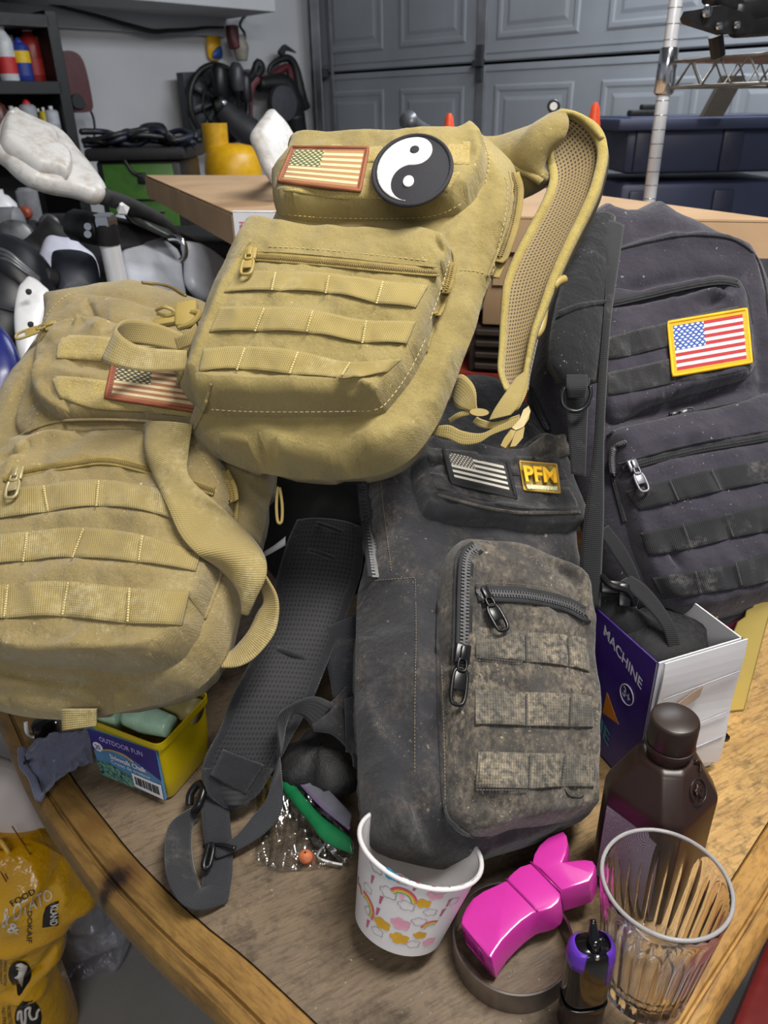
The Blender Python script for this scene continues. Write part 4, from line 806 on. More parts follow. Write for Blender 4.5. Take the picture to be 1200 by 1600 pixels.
A.part('dark_dot', discpoly(cir(.115, 24, ab(rr/2, 0)), .0046, .002, .03), mBk, local=True, parent=rp)
A.part('pale_dot', discpoly(cir(.135, 24, ab(-rr/2, 0)), .0044, .002, .03), mWh, local=True, parent=rp)
A.layer('lower_pocket', [(277, 602), (283, 578), (298, 545), (315, 515), (330, 482), (350, 440), (372, 400), (392, 372), (415, 355), (460, 350), (550, 353), (620, 356), (668, 363), (686, 374), (708, 396), (710, 412), (702, 445), (684, 492), (668, 548), (650, 582), (630, 612), (608, 638), (590, 648), (520, 652), (450, 653), (370, 652), (325, 648), (306, 634), (288, 618)], m_tanA, .038, .011, dome=.003,
        creases=[([(292, 600), (340, 598), (420, 601), (500, 603), (560, 596), (572, 600)], .007, .004, .008), ([(300, 612), (360, 612), (450, 610), (550, 612), (580, 620)], -.003, .006), ([(560, 600), (590, 616), (600, 634)], .006, .006), ([(610, 590), (635, 578), (655, 560)], -.004, .010), ([(640, 570), (612, 600), (596, 640)], .004, .010),
                 ([(300, 625), (340, 632), (440, 634), (560, 634)], -.006, .009), ([(378, 405), (352, 460), (322, 530), (300, 580)], .004, .005, .010), ([(700, 410), (684, 480), (660, 550)], .004, .006), ([(680, 375), (694, 392), (690, 405)], -.004, .004), ([(540, 612), (570, 600), (583, 612)], -.003, .004)],
        waves=[Waves(111, .09, .0022), Waves(112, .03, .0007), Crumple(611, .055, .0032), Crumple(811, .024, .0012)], step=.004)
A.zipper([(392, 401), (450, 405), (530, 412), (600, 419), (682, 426)], .0095, m_zipT, m_zipTt)
A.cord('piping', [(395, 393), (450, 395), (530, 402), (600, 410), (680, 417)], .0010, m_tanA, .001)
A.pull((392, 398), (386, 434), m_hwT, .0115, label='tan zipper pull')
A.cord('piping', [(277, 602), (290, 565), (315, 515), (350, 440), (378, 392), (392, 376)], .0022, m_tanA, .001)
A.cord('piping', [(660, 360), (688, 376), (709, 400), (704, 440), (684, 492), (666, 550)], .0016, m_tanA, .001)
A.zipper([(706, 412), (700, 440), (688, 474), (680, 492)], .011, m_zipT, m_zipT)
for top, bot, dv in (([(374, 426), (440, 424), (520, 429), (600, 440), (670, 446)], [(350, 458), (420, 456), (470, 457), (530, 462), (590, 476), (650, 482)], (.29, .55, .80)),
                     ([(344, 480), (420, 480), (480, 482), (560, 500), (650, 503)], [(327, 520), (390, 519), (450, 520), (500, 524), (560, 536), (636, 538)], (.26, .52, .80)),
                     ([(318, 546), (380, 542), (460, 548), (540, 566), (628, 562)], [(310, 582), (370, 578), (430, 584), (500, 590), (560, 592), (606, 582)], (.24, .50, .76))):
    A.strip('molle_webbing', top, bot, m_webA, .001, .0022, div=dv)
A.stitches([[(430, 426), (424, 455)], [(514, 431), (508, 460)], [(598, 440), (588, 475)], [(412, 482), (398, 518)], [(488, 486), (478, 521)], [(572, 501), (566, 536)], [(382, 544), (370, 578)], [(465, 550), (452, 584)], [(546, 566), (532, 590)]], m_thrT, .0015, .0008, .0018, .006)
A.stitches([[(330, 640), (380, 643), (450, 644), (540, 643), (588, 640), (612, 620), (640, 580), (665, 530)], [(770, 425), (780, 380), (790, 335), (793, 290), (785, 270)], [(440, 335), (520, 341), (640, 341), (690, 334), (722, 318)], [(702, 408), (690, 450), (672, 500)], [(720, 422), (745, 424), (770, 430)], [(420, 385), (500, 390), (600, 400), (672, 408)], [(757, 222), (764, 250), (758, 290)]], m_thrT)
A.zipper([(799, 272), (806, 300), (800, 345), (786, 390), (768, 432)], .016, m_zipT, m_zipTt, off=.0005)
A.cord('piping', [(796, 268), (800, 300), (793, 345), (779, 390), (762, 432)], .0013, m_tanA, .001)
A.cord('piping', [(806, 275), (811, 300), (806, 345), (792, 390), (773, 434)], .0013, m_tanA, .0005)
A.cord('piping', [(303, 670), (318, 640), (330, 600)], .0016, m_tanA, .001)
# gathered cloth from the top of the pack to the strap
A.loft('strap_root', [(742, 212, .84), (775, 212, .83), (805, 203, .815), (835, 192, .80), (858, 177, .79), (880, 171, .785)],
       [(780, 320, .85), (810, 312, .84), (836, 298, .82), (848, 282, .80), (850, 262, .795), (862, 236, .80)], m_tanA, .012, bulge=.022, n=50, m=22, label='gathered tan cloth at the strap root')
A.cord('cloth_fold', [(800, 262, .808), (826, 272, .80), (846, 285, .798)], .004, m_tanA, k=10, dense=30)
A.cord('cloth_fold', [(812, 235, .806), (832, 262, .80), (848, 276, .798)], .003, m_tanA, k=10, dense=30)
LA = [(862, 205, .80), (856, 240, .805), (862, 278, .80), (850, 315, .79), (826, 360, .78), (805, 402, .77), (790, 443, .76), (785, 490, .75), (782, 540, .742), (780, 580, .735), (790, 610, .73)]
LB = [(880, 171, .79), (926, 190, .785), (946, 225, .78), (938, 278, .77), (921, 323, .76), (892, 383, .75), (870, 433, .742), (853, 477, .736), (838, 515, .73), (827, 565, .725), (818, 605, .72)]
st = A.loft('shoulder_strap', LA, LB, m_meshT, .012, bulge=-.006, n=120, m=16, label='tan padded strap with brown mesh lining')
A.loft('strap_binding', lerpL(LA, LB, .84, -.003), lerpL(LA, LB, 1.03, -.002), m_binding, .016, bulge=.002, n=120, m=6, parent=st)
A.loft('strap_binding', lerpL(LA, LB, -.05, -.002), lerpL(LA, LB, .09, -.003), m_binding, .014, bulge=.002, n=120, m=5, parent=st)
A.loft('strap_binding', [(852, 192, .80), (868, 176, .785), (885, 171, .78), (905, 176, .78), (928, 190, .778), (944, 214, .776)], [(858, 203, .802), (874, 186, .787), (888, 180, .782), (903, 186, .782), (920, 200, .78), (936, 218, .778)], m_binding, .012, bulge=.002, n=50, m=5, parent=st)
# lower webbing, buckles
A.loft('strap_webbing', [(826, 575, .72), (822, 600, .715), (812, 632, .71), (798, 648, .708)], [(806, 590, .72), (785, 620, .712), (772, 640, .71), (764, 656, .71)], m_webA, .0018, n=50)
A.loft('strap_webbing', [(828, 565, .724), (824, 610, .72), (813, 634, .715), (808, 640, .715)], [(820, 580, .722), (812, 610, .718), (806, 632, .716), (805, 642, .716)], m_webA, .002, n=30)
A.loft('waist_webbing', [(672, 668, .735), (700, 664, .725), (722, 673, .72), (751, 677, .715), (775, 667, .712), (812, 650, .709)], [(676, 680, .735), (700, 686, .725), (722, 695, .72), (748, 692, .715), (770, 679, .712), (812, 664, .709)], m_webA, .0018, n=70)
A.loft('upper_webbing', [(712, 588, .745), (722, 585, .735), (736, 597, .73), (743, 614, .725), (744, 640, .725)], [(706, 625, .75), (708, 632, .745), (716, 638, .735), (728, 641, .73), (742, 644, .728)], m_webA, .0018, n=50)
A.loft('link_webbing', [(744, 652, .72), (754, 656, .718), (775, 659, .715), (812, 648, .71)], [(738, 660, .725), (752, 668, .72), (774, 669, .716), (812, 658, .712)], m_webA, .0018, n=40)
A.loft('side_webbing', [(700, 655, .745), (715, 645, .735), (734, 640, .73)], [(702, 662, .745), (716, 653, .735), (736, 648, .73)], m_webA, .003, n=20, m=4)
def ell(cx, cy, rx, ry, rot, d, n=24, dd=0): 
    return [(cx+rx*math.cos(t)*math.cos(rot)-ry*math.sin(t)*math.sin(rot), cy+rx*math.cos(t)*math.sin(rot)+ry*math.sin(t)*math.cos(rot), d) for t in np.linspace(0, math.tau, n, endpoint=False)]
def plate(bag, px3, th, name, mat, **kw):
    P = bag.pts(px3); n = nrm(np.cross(P[len(P)//3]-P[0], P[2*len(P)//3]-P[0])); 
    if n@(bag.c-P[0]) < 0: n = -n
    return bag.part(name, prism(P-n*th, 0, n*th), mat, local=True, smooth=False, **kw)
plate(A, ell(749, 644, 15, 6, .05, .722), .006, 'small_buckle', m_hwT)
plate(A, [(800, 668, .706), (812, 655, .708), (818, 640, .712), (826, 634, .714), (829, 642, .713), (826, 655, .709), (818, 667, .706), (806, 672, .705)], .006, 'ladder_buckle', m_hwT)
plate(A, [(782, 696, .705), (788, 684, .705), (798, 671, .705), (806, 673, .704), (800, 686, .703), (790, 700, .703)], .008, 'ladder_buckle', m_hwT)
plate(A, [(806, 674, .706), (820, 667, .707), (817, 684, .706), (806, 697, .705), (797, 698, .705)], .008, 'ladder_buckle', m_hwT)
for q in ([(851, 476, .745), (848, 500, .742), (844, 515, .74), (836, 525, .738)], [(882, 436, .75), (872, 440, .745), (864, 448, .742)]):
    A.cord('strap_keeper', q, .0042, m_hwT, k=8, dense=20)
# ================================================================== background things
def onwall(x, y, off=0.0): return onplane(x, y, K+nL*off, nL)
def zof(x, y, Y): return onY(x, y, Y)[2]
m_black = plain('black_satin', '0C0C0E', .5, var=.1); m_blk2 = plain('black_rubber', '141416', .7, var=.15); m_white = plain('white_plastic', 'D2D3D6', .35, var=.04)
m_steelg = plain('grey_steel', '6A6C70', .4, .6, var=.15); m_chrome = plain('chrome', 'C8CACE', .15, 1.0, var=.03)
m_ylw = plain('yellow_paint', 'D9A411', .4, var=.05); m_red = plain('red_plastic', 'B32B2B', .4, var=.06); m_dred = plain('dark_red', '4E1A20', .45, var=.1); m_grey = plain('grey_plastic', '77797E', .5)
# overhead shelf
pr = onwall(356, 30, .05); zs = pr[2]; pf = onplane(388, 16, (0, 0, zs), ZU) if abs(ray(388, 16)[2]) > 1e-3 else onwall(388, 16, .5)
dep = min(.75, max(.3, (pf-K)@nL)); s1 = (pr-K)@dL
solo('wall_shelf', 'white shelf board high on the left wall, seen from below', 'shelf', join(box(K+dL*(s1+1.5)+nL*(dep/2)+ZU*(zs+.02), (3.0, dep, .04), dL, nL, ZU, bev=.004), box(K+dL*(s1+1.5)+nL*(dep+.01)+ZU*(zs+.035), (3.0, .02, .07), dL, nL, ZU, bev=.004), box(K+dL*(s1+1.5)+nL*.02+ZU*(zs-.04), (3.0, .04, .08), dL, nL, ZU)), m_wall, smooth=False)
q = [onwall(x, y, .10) for x, y in ((60, -6), (75, 5), (150, 25), (232, 48), (262, 48), (300, 46), (322, 43), (350, 43))]
solo('wall_cable', 'black cable strung along the wall under the white shelf', 'cable', tube(q, [.006, .006, .006, .009, .013, .013, .012, .006], 6, n=60), m_black)
# black bottle shelf
pA = onwall(88, 60, .40); sR = (pA-K)@dL; zt = onwall(86, 16, .40)[2]
bs = Thing('bottle_shelf', 'tall black shelf unit holding spray cans and bottles', 'shelf', K+dL*(sR+.45)+nL*.2)
bs.part('side_panel', box(K+dL*sR+nL*.2+ZU*zt/2, (.05, .38, zt), dL, nL, ZU, bev=.003), m_black, smooth=False)
bs.part('side_panel', box(K+dL*(sR+.9)+nL*.2+ZU*zt/2, (.05, .38, zt), dL, nL, ZU, bev=.003), m_black, smooth=False)
zsh = [onwall(40, 129, .36)[2], onwall(50, 216, .36)[2]]
for z in [zt-.02]+zsh+[.7, .3]: bs.part('shelf_board', box(K+dL*(sR+.45)+nL*.2+ZU*(z-.02), (.88, .38, .05 if z > .8 else .03), dL, nL, ZU, bev=.003), m_black, smooth=False)
bs.part('back_panel', box(K+dL*(sR+.45)+nL*.012+ZU*zt/2, (.88, .012, zt), dL, nL, ZU), m_black, smooth=False)
def can(px, ytop, ybot, r, off, zb, cols, label, name='spray_can', capc=None, shape='can', tilt=0):
    b = onwall(px, ybot, off); b[2] = zb+.006; tp = onwall(px, ytop, off)[2]; h = max(.08, tp-zb)
    T = Thing(name, label, 'bottle', b)
    n = len(cols)
    if shape == 'can': pf_ = [(r*.96, 0), (r, .01*h), (r, .80*h), (r*.75, .86*h), (r*.4, .88*h)]
    else: pf_ = [(r*.96, 0), (r, .02*h), (r, .60*h), (r*.9, .70*h), (r*.42, .84*h), (r*.36, .88*h)]
    T.part('can_body', lathe(pf_, b, k=20), plain('can_'+cols[0], cols[0], .35, var=.06), sharp=45)
    for i, c in enumerate(cols[1:]):
        T.part('label_band', lathe([(r*1.015, h*(.12+.3*i)), (r*1.015, h*(.12+.3*(i+1))-.004)], b, k=20, close=False), plain('band_'+c, c, .45, var=.05))
    T.part('cap', lathe([(r*.45, .86*h), (r*.45, .93*h), (r*.3, .95*h), (r*.26, h)] if capc else [(r*.3, .86*h), (r*.3, h)], b, k=16), plain('cap_'+(capc or 'D8D8DA'), capc or 'D8D8DA', .4))
for a in ((4, 55, 128, .036, .30, zsh[0], ['3A2458', '4A2C70'], 'purple bottle at the left end of the upper bottle shelf', 'bottle', None, 'b'),
          (17, 36, 129, .040, .33, zsh[0], ['C8CACE', 'C22A2A'], 'white and red bottle with white nozzle on the upper shelf', 'bottle', 'E4E4E6', 'b'),
          (31, 58, 128, .034, .20, zsh[0], ['8A8C90', '6C3A30'], 'silver can behind the white and red bottle', 'spray_can', None, 'can'),
          (41, 62, 129, .036, .34, zsh[0], ['26398A', '26398A', 'E0B81C'], 'blue spray can with yellow emblem on the upper shelf', 'spray_can', '2A3C8A', 'can'),
          (58, 40, 128, .050, .24, zsh[0], ['8E2420', 'A83028'], 'large dark red bottle with white nozzle on the upper shelf', 'bottle', 'D0CCCC', 'b'),
          (76, 46, 128, .026, .26, zsh[0], ['3C3E42', '55575C'], 'thin grey tube at the right end of the upper shelf', 'tube', None, 'can'),
          (5, 156, 215, .036, .32, zsh[1], ['5A2E22', '6A3626'], 'brown can with white nozzle on the second shelf', 'spray_can', 'D8D8D8', 'can'),
          (27, 168, 215, .034, .28, zsh[1], ['8C8E8A'], 'dull silver can on the second shelf', 'spray_can', None, 'can'),
          (52, 158, 216, .036, .33, zsh[1], ['A9ABB0', 'B0B2B8'], 'silver spray can with a wide red cap on the second shelf', 'spray_can', 'C4303A', 'can'),
          (68, 172, 216, .020, .30, zsh[1], ['1E1E1E', '2A2A20'], 'thin black tube beside the yellow one on the second shelf', 'tube', None, 'can'),
          (76, 170, 216, .020, .32, zsh[1], ['C8B220', '2A2A20'], 'thin yellow and black tube on the second shelf', 'tube', None, 'can'),
          (88, 168, 216, .030, .34, zsh[1], ['B8BAC2', '9FA2AC'], 'white tube at the right end of the second shelf', 'tube', None, 'can')):
    can(*a[:8], name=a[8], capc=a[9], shape=a[10])
# emblem on the blue can is the yellow band above; hose reel
def wallprism(pts, off, th): P = [onwall(x, y, off) for x, y in pts]; return prism(cat(P, 40, True), 0, -nL*th)
hr = Thing('hose_reel', 'dark red wall-mounted reel beside the black bottle shelf', 'reel', onwall(122, 175, .1))
hr.part('reel_case', wallprism([(96, 84), (108, 79), (122, 84), (130, 95), (137, 118), (145, 160), (144, 172), (130, 176), (116, 172), (106, 150), (98, 116)], .24, .22), m_dred, sharp=40)
hr.part('outlet', wallprism([(113, 152), (123, 146), (132, 158), (134, 168), (118, 168)], .26, .05), m_black, sharp=40)
hr.part('cord', tube([onwall(x, y, .1) for x, y in ((141, 172), (146, 185), (148, 205), (145, 228), (143, 250))], .006, 6, n=30), m_black)
# radiator fan
fc = onwall(343, 164, .20); fX, fY = -dL, ZU
fan = Thing('radiator_fan', 'black radiator fan in a square shroud hung on the wall', 'fan', onwall(342, 215, .1))
P = [onwall(x, y, .15) for x, y in ((285, 113), (390, 108), (398, 216), (298, 218))]
fan.part('shroud', prism(P, 0, -nL*.06), plain('shroud', '3C3E44', .6, var=.15), smooth=False)
R = .185; a = np.linspace(0, math.tau, 48, endpoint=False)
fan.part('ring', tube([fc+fX*math.cos(q)*R+fY*math.sin(q)*R for q in a], .016, 8, True, up=nL), m_black)
fan.part('ring', tube([fc+nL*.01+fX*math.cos(q)*R*.6+fY*math.sin(q)*R*.6 for q in a], .006, 6, True, up=nL), m_black)
for k in range(9):
    q = k/9*math.tau; d1 = fX*math.cos(q)+fY*math.sin(q); d2 = fX*math.cos(q+.5)+fY*math.sin(q+.5); pn = np.cross(d1, nL)
    V = np.array([fc+d1*.03-pn*.012, fc+d1*.03+pn*.012, fc+d2*R*.95+pn*.03+nL*.015, fc+d2*R*.95-pn*.02-nL*.01]); fan.part('blade', slab((V, [(0, 1, 2, 3)]), nL*.004), m_grey if False else plain('blade_grey', '3A3B40', .5))
fan.part('hub', lathe([(.05, 0), (.05, .03), (.03, .045), (.0001, .048)], fc, nL, 24), m_black, sharp=40)
fan.part('hub_bolt', lathe([(.022, .04), (.022, .056), (.008, .06)], fc, nL, 8), m_chrome, sharp=30)
solo('intake_hose', 'thick dark hose running down right from the fan hub', 'hose', tube([onwall(x, y, o_) for x, y, o_ in ((348, 170, .30), (368, 190, .34), (392, 208, .38), (412, 222, .38))], [.05, .07, .075, .06], 14, n=30), plain('hose_dark', '2E2E31', .6))
for i, (px, w, y0, y1, c, lb) in enumerate(((345, 24, 98, 150, '101014', 'black canister hanging in front of the wall fan'), (372, 22, 97, 142, '3C3D42', 'grey canister hanging right of the black one'), (386, 18, 112, 160, '15151C', 'dark canister at the right edge of the fan'))):
    b = onwall(px, y1, .3); tp = onwall(px, y0, .3)[2]; r_ = w/2/F*np.dot(b-CAM, _f); solo('canister', lb, 'canister', lathe([(r_*.8, 0), (r_, .02), (r_, tp-b[2]-.03), (r_*.7, tp-b[2]-.01), (r_*.4, tp-b[2])], b, k=18), plain('can_'+c, c, .4), sharp=40)
solo('wall_card', 'small yellow and blue card hanging on the wall', 'card', wallprism([(325, 55), (341, 51), (345, 70), (346, 91), (328, 91)], .03, .01), m_ylw)
solo('card_band', 'blue lower corner sticker on the yellow card', 'sticker', wallprism([(334, 80), (345, 72), (347, 90), (333, 91)], .036, .004), plain('card_blue', '2C4A86', .5))
hk = Thing('hanging_tool', 'dark red and cream hand tool hanging under the shelf end', 'tool', onwall(372, 90, .1))
hk.part('handle', tube([onwall(x, y, .12) for x, y in ((362, 40), (364, 60), (368, 75))], .035, 8, n=14), m_dred)
hk.part('tool_body', tube([onwall(x, y, .12) for x, y in ((372, 55), (376, 75), (378, 95))], [.03, .045, .03], 8, n=14), plain('cream', '8B857A', .6))
hk.part('cord', tube([onwall(x, y, .12) for x, y in ((392, 18), (380, 28), (375, 40), (382, 52), (382, 66))], .008, 6, n=30), m_black)
cl = Thing('tool_cluster', 'black and red cutting tools hung in the room corner', 'tool', onwall(440, 200, .1))
cl.part('frame_bar', tube([onwall(x, y, .14) for x, y in ((388, 200), (388, 165), (392, 135), (405, 122), (418, 125))], .026, 8, n=40), plain('dusty_red', '6B3A3E', .6))
cl.part('frame_bar', tube([onwall(x, y, .12) for x, y in ((420, 122), (438, 110), (450, 106), (456, 130), (462, 160), (470, 185))], .022, 8, n=40), m_dred)
cl.part('guard', tube([onwall(x, y, .12) for x, y in ((421, 118), (422, 104), (436, 94), (452, 92), (462, 110), (470, 150), (478, 170))], [.010, .012, .02, .035, .03, .03, .03], 8, n=40), m_black)
cl.part('motor', tube([onwall(x, y, .15) for x, y in ((404, 132), (440, 132), (452, 150), (462, 190))], [.04, .06, .07, .06], 12, n=30), m_black)
cl.part('wheel', lathe([(.085, 0), (.09, .02), (.09, .05), (.02, .06)], onwall(436, 162, .2), nL, 28), plain('wheel_grey', '3C3C42', .6), sharp=40)
cl.part('clamp', tube([onwall(x, y, .12) for x, y in ((438, 85), (444, 75), (450, 76), (462, 82))], [.02, .022, .012, .004], 8, n=20), m_gap)
cl.part('clamp', tube([onwall(x, y, .14) for x, y in ((384, 126), (396, 115), (402, 98), (408, 105), (400, 120))], [.03, .03, .03, .02, .03], 8, n=20), m_black)
cl.part('lower_body', tube([onwall(x, y, .15) for x, y in ((458, 180), (464, 210), (466, 240))], [.07, .06, .05], 10, n=16), m_black)
solo('framed_sign', 'small dark framed switch plate on the wall above the green case', 'sign', join(wallprism([(222, 196), (256, 194), (262, 226), (225, 226)], .03, .02)), plain('plate_dark', '26272B', .5, var=.4, nscale=30))
# yellow tank and its stand
Y0 = 3.5
tb = onY(368, 300, Y0); ztp = zof(368, 224, Y0); rt = .118
tk = Thing('gas_tank', 'yellow gas tank with a collar, against the wall', 'tank', (tb[0], Y0, ztp-.50))
zc = ztp-.50
tk.part('tank_body', lathe([(rt*.5, 0), (rt*.9, .03), (rt, .08), (rt, .40), (rt*.93, .46), (rt*.7, .49), (rt*.3, .5)], (tb[0], Y0, zc), k=36), m_ylw)
tk.part('weld_seam', tube([(tb[0]+rt*1.003*math.cos(q), Y0+rt*1.003*math.sin(q), zc+.30) for q in a], .003, 6, True), m_ylw)
tk.part('collar', lathe([(.050, .47), (.052, .575), (.046, .575), (.045, .47)], (tb[0]-.06, Y0, zc), k=28, close=False), plain('collar_yellow', 'C69612', .45), sharp=40)
tk.part('valve', lathe([(.02, .49), (.02, .54), (.035, .545), (.035, .565), (.01, .57)], (tb[0]-.06, Y0, zc), k=14), m_steelg, sharp=40)
solo('tank_stand', 'dark crate hidden under the yellow gas tank', 'crate', box((tb[0], Y0, zc/2-.002), (.4, .4, zc-.004), bev=.01), m_blk2, smooth=False)
# green case
gY = 2.9; g = [onY(158, 252, gY), onY(268, 247, gY), onY(290, 372, gY), onY(178, 372, gY)]
gc = Thing('green_case', 'green faced equipment case with black cables piled on top', 'case', (g[2]+g[3])/2)
gx0, gx1 = g[0][0], g[1][0]; gz1, gz0 = g[0][2], g[2][2]-.15; gw = gx1-gx0
gc.part('case_body', box(((gx0+gx1)/2, gY+.17, (gz0+gz1)/2), (gw+.05, .32, gz1-gz0), bev=.012), m_black, sharp=40)
gc.part('green_panel', box(((gx0+gx1)/2, gY+.002, (gz0+gz1)/2), (gw, .012, gz1-gz0-.02), bev=.005), plain('leaf_green', '3B6A20', .45, var=.05), sharp=40)
gc.part('latch', box((gx0+gw*.55, gY-.006, gz1-.055), (.03, .02, .035), bev=.004), m_black, sharp=40)
for dz in (.125, .165): gc.part('groove', box((gx0+gw*.6, gY-.006, gz1-dz), (.10, .008, .006)), m_black)
gc.part('lid', box(((gx0+gx1)/2+.0, gY+.16, gz1+.02), (gw+.10, .36, .04), bev=.012), m_blk2, sharp=40)
r_ = random.Random(4)
for k in range(7):
    pts = [((gx0-.06)+(gw+.14)*j/6, gY+.02+r_.uniform(-.03, .12), gz1+.045+r_.uniform(0, .05)) for j in range(7)]
    gc.part('cable_loop', tube(pts, .010, 6, n=50), m_black if k % 2 else plain('navy_cable', '141A2A', .5))
gc.part('drip_cable', tube([(gx0+gw*.3, gY-.01, gz1+.03), (gx0+gw*.42, gY-.012, gz1-.03), (gx0+gw*.55, gY-.012, gz1-.05)], .006, 6, n=20), m_black)
solo('case_stand', 'dark cabinet hidden under the green case', 'cabinet', box(((gx0+gx1)/2, gY+.17, gz0/2-.002), (.42, .38, gz0-.004), bev=.01), m_blk2, smooth=False)
# clutter bench at far left: bottle, grinders
bY = 2.35; zb = zof(60, 395, bY)
solo('side_bench', 'dark workbench under the machines at the far left', 'bench', join(box((-1.12, bY+.16, zb-.03), (.74, .46, .05), bev=.008), *[box((x, y, (zb-.055)/2), (.06, .06, zb-.055)) for x in (-1.45, -.79) for y in (bY-.02, bY+.34)]), m_blk2, smooth=False)
wb = onY(12, 378, bY+.0); wb[2] = zb
T = Thing('bottle', 'white bottle with red label band at the left edge, below the hand guard', 'bottle', wb)
hb = zof(10, 296, bY)-zb; T.part('bottle_body', lathe([(.045, 0), (.05, .01), (.05, hb*.62), (.047, hb*.78), (.03, hb*.9), (.018, hb*.93)], wb, k=28), m_white)
T.part('label_band', lathe([(.0508, hb*.34), (.0508, hb*.60)], wb, k=28, close=False), plain('band_red', 'C0282A', .4)); T.part('cap', lathe([(.019, hb*.92), (.019, hb), (.01, hb)], wb, k=16), m_white, sharp=40)
def machine(name, label, px, y0, y1, w, Y, bits):
    b = onY(px, y1, Y); b[2] = zb if b[2] < zb+.15 else b[2]; T = Thing(name, label, 'machine', b); h = zof(px, y0, Y)-b[2]
    T.part('machine_body', box(b+np.array([0, 0, h*.35]), (w*.9, w*.7, h*.7), bev=.02), m_blk2, sharp=40)
    for nm, c, r_, l_, ax_, m in bits: T.part(nm, lathe([(r_*.85, 0), (r_, .008), (r_, l_-.008), (r_*.7, l_)], b+np.array([c[0]*w, c[1]*w-.05, c[2]*h]), ax_, 20), m, sharp=40)
machine('bench_grinder', 'grey bench grinder at the left edge below the white guard', 28, 322, 400, .16, bY-.06, [('wheel_guard', (-.3, -.3, .55), .055, .04, (0, -1, .1), m_steelg), ('wheel_guard', (.35, -.3, .45), .05, .04, (.1, -1, .1), m_steelg), ('motor', (-.2, -.2, .75), .04, .1, (1, 0, 0), m_grey)])
machine('drill_press', 'dark machine with a silver knob behind the fork tube', 66, 318, 400, .13, bY+.12, [('knob', (-.1, -.5, .75), .035, .04, (.2, -1, .2), m_steelg), ('column', (.2, -.2, .1), .03, .16, (0, 0, 1), m_grey)])
machine('tool_case', 'black machine housing with an orange knob, left of the fork tube', 105, 312, 400, .16, bY+.08, [('knob', (-.25, -.45, .85), .018, .03, (0, -1, 0), plain('dull_orange', '8A3F28', .5)), ('dial', (.1, -.4, .6), .03, .02, (0, -1, 0), m_steelg)])
# ------------------------------------------------------------------ dirt bike
bk = Thing('dirt_bike', 'dirt bike with white hand guards and bare fork tubes at the left', 'motorcycle', (-.62, 1.45, 0))
m_gw = NT('scuffed_white'); o = m_gw.obj(); n = m_gw.noise(o, 45, 5, .65); m_gw = m_gw.fin(m_gw.mix(m_gw.ramp(n, .44, .64, 0, .6), lin('BEBDBC'), lin('948A7C')), .42, 0.0, m_gw.bump(n, .2, .001))
m_gp = plain('grey_plate', '9DA1AA', .4, var=.04); m_lil = plain('pale_lilac', 'B9BACB', .4, var=.04)
class PB(Bag):
    """panel helper: same soft-layer builder on a rigid frame, children go to the bike"""
def bikepanel(name, O, T_, S_, px, mat, T=.02, r=.02, extra=(), dome=.01, **kw):
    b = PB.__new__(PB); O, T_, S_ = [np.asarray(q) for q in (O, T_, S_)]; v = nrm(T_-O); u = S_-O; u = nrm(u-v*(u@v)); n = np.cross(u, v)
    M = Matrix(((u[0], v[0], n[0], O[0]), (u[1], v[1], n[1], O[1]), (u[2], v[2], n[2], O[2]), (0, 0, 0, 1))); b.e = None; b.M = M; b.Mi = np.array(M.inverted()); b.c = b.Mi[:3, :3]@CAM+b.Mi[:3, 3]; b.R = b.Mi[:3, :3]; b.layers = []
    Mn = np.array(M)
    def part(nm, VF, mt, local=False, parent=None, label=None, **k2):
        V = np.asarray(VF[0]); V = V@Mn[:3, :3].T+Mn[:3, 3] if local else V
        return bk.part(nm, (V, VF[1]), mt, parent=parent, label=label)
    b.part = part
    o = b.layer(name, px, mat, T, r, base=True, dome=dome, step=.012, **kw); ps = []
    for nm, p2, m2, T2, r2 in extra: ps.append(b.layer(nm, p2, m2, T2, r2, step=.008, parent=o))
    return b, o
bikepanel('hand_guard', at(150, 305, 1.20), at(20, 190, 1.22), at(170, 240, 1.30),
          [(17, 171), (30, 172), (55, 183), (88, 199), (108, 215), (130, 242), (150, 267), (164, 291), (166, 304), (158, 316), (142, 317), (117, 311), (83, 305), (55, 297), (38, 288), (17, 271), (0, 253), (-12, 236), (-4, 205), (6, 184)], m_gw, T=.035, r=.022,
          extra=[('raised_face', [(10, 182), (30, 180), (58, 192), (88, 210), (98, 228), (110, 242), (113, 255), (112, 268), (104, 282), (94, 287), (84, 284), (60, 268), (30, 249), (4, 236), (0, 215)], m_gw, .016, .012)], label='large scuffed white hand guard')
bikepanel('hand_guard', at(430, 275, 1.35), at(425, 180, 1.40), at(460, 225, 1.42),
          [(420, 171), (432, 176), (445, 188), (456, 205), (463, 225), (464, 260), (450, 290), (430, 292), (412, 268), (400, 241), (391, 213), (400, 196), (411, 182)], m_gw, T=.03, r=.02, label='smaller white hand guard')
bikepanel('front_plate', at(235, 470, 1.40), at(215, 350, 1.44), at(290, 450, 1.48), [(178, 338), (186, 335), (200, 338), (233, 353), (263, 378), (280, 395), (286, 430), (287, 480), (230, 480), (200, 460), (190, 436), (183, 395), (178, 360)], m_gp, T=.025, r=.012, label='large pale grey plastic shroud')
bikepanel('side_shroud', at(310, 470, 1.46), at(300, 385, 1.5), at(345, 450, 1.54), [(284, 380), (300, 378), (316, 382), (335, 393), (352, 410), (345, 440), (325, 470), (300, 460), (288, 440), (286, 405)], m_gp, T=.03, r=.02)
bikepanel('side_panel', at(95, 440, 1.5), at(92, 375, 1.54), at(140, 420, 1.56), [(73, 370), (95, 370), (116, 373), (128, 383), (149, 403), (155, 440), (130, 470), (80, 470), (64, 432), (57, 411), (62, 394)], m_lil, T=.03, r=.015, label='pale lilac panel')
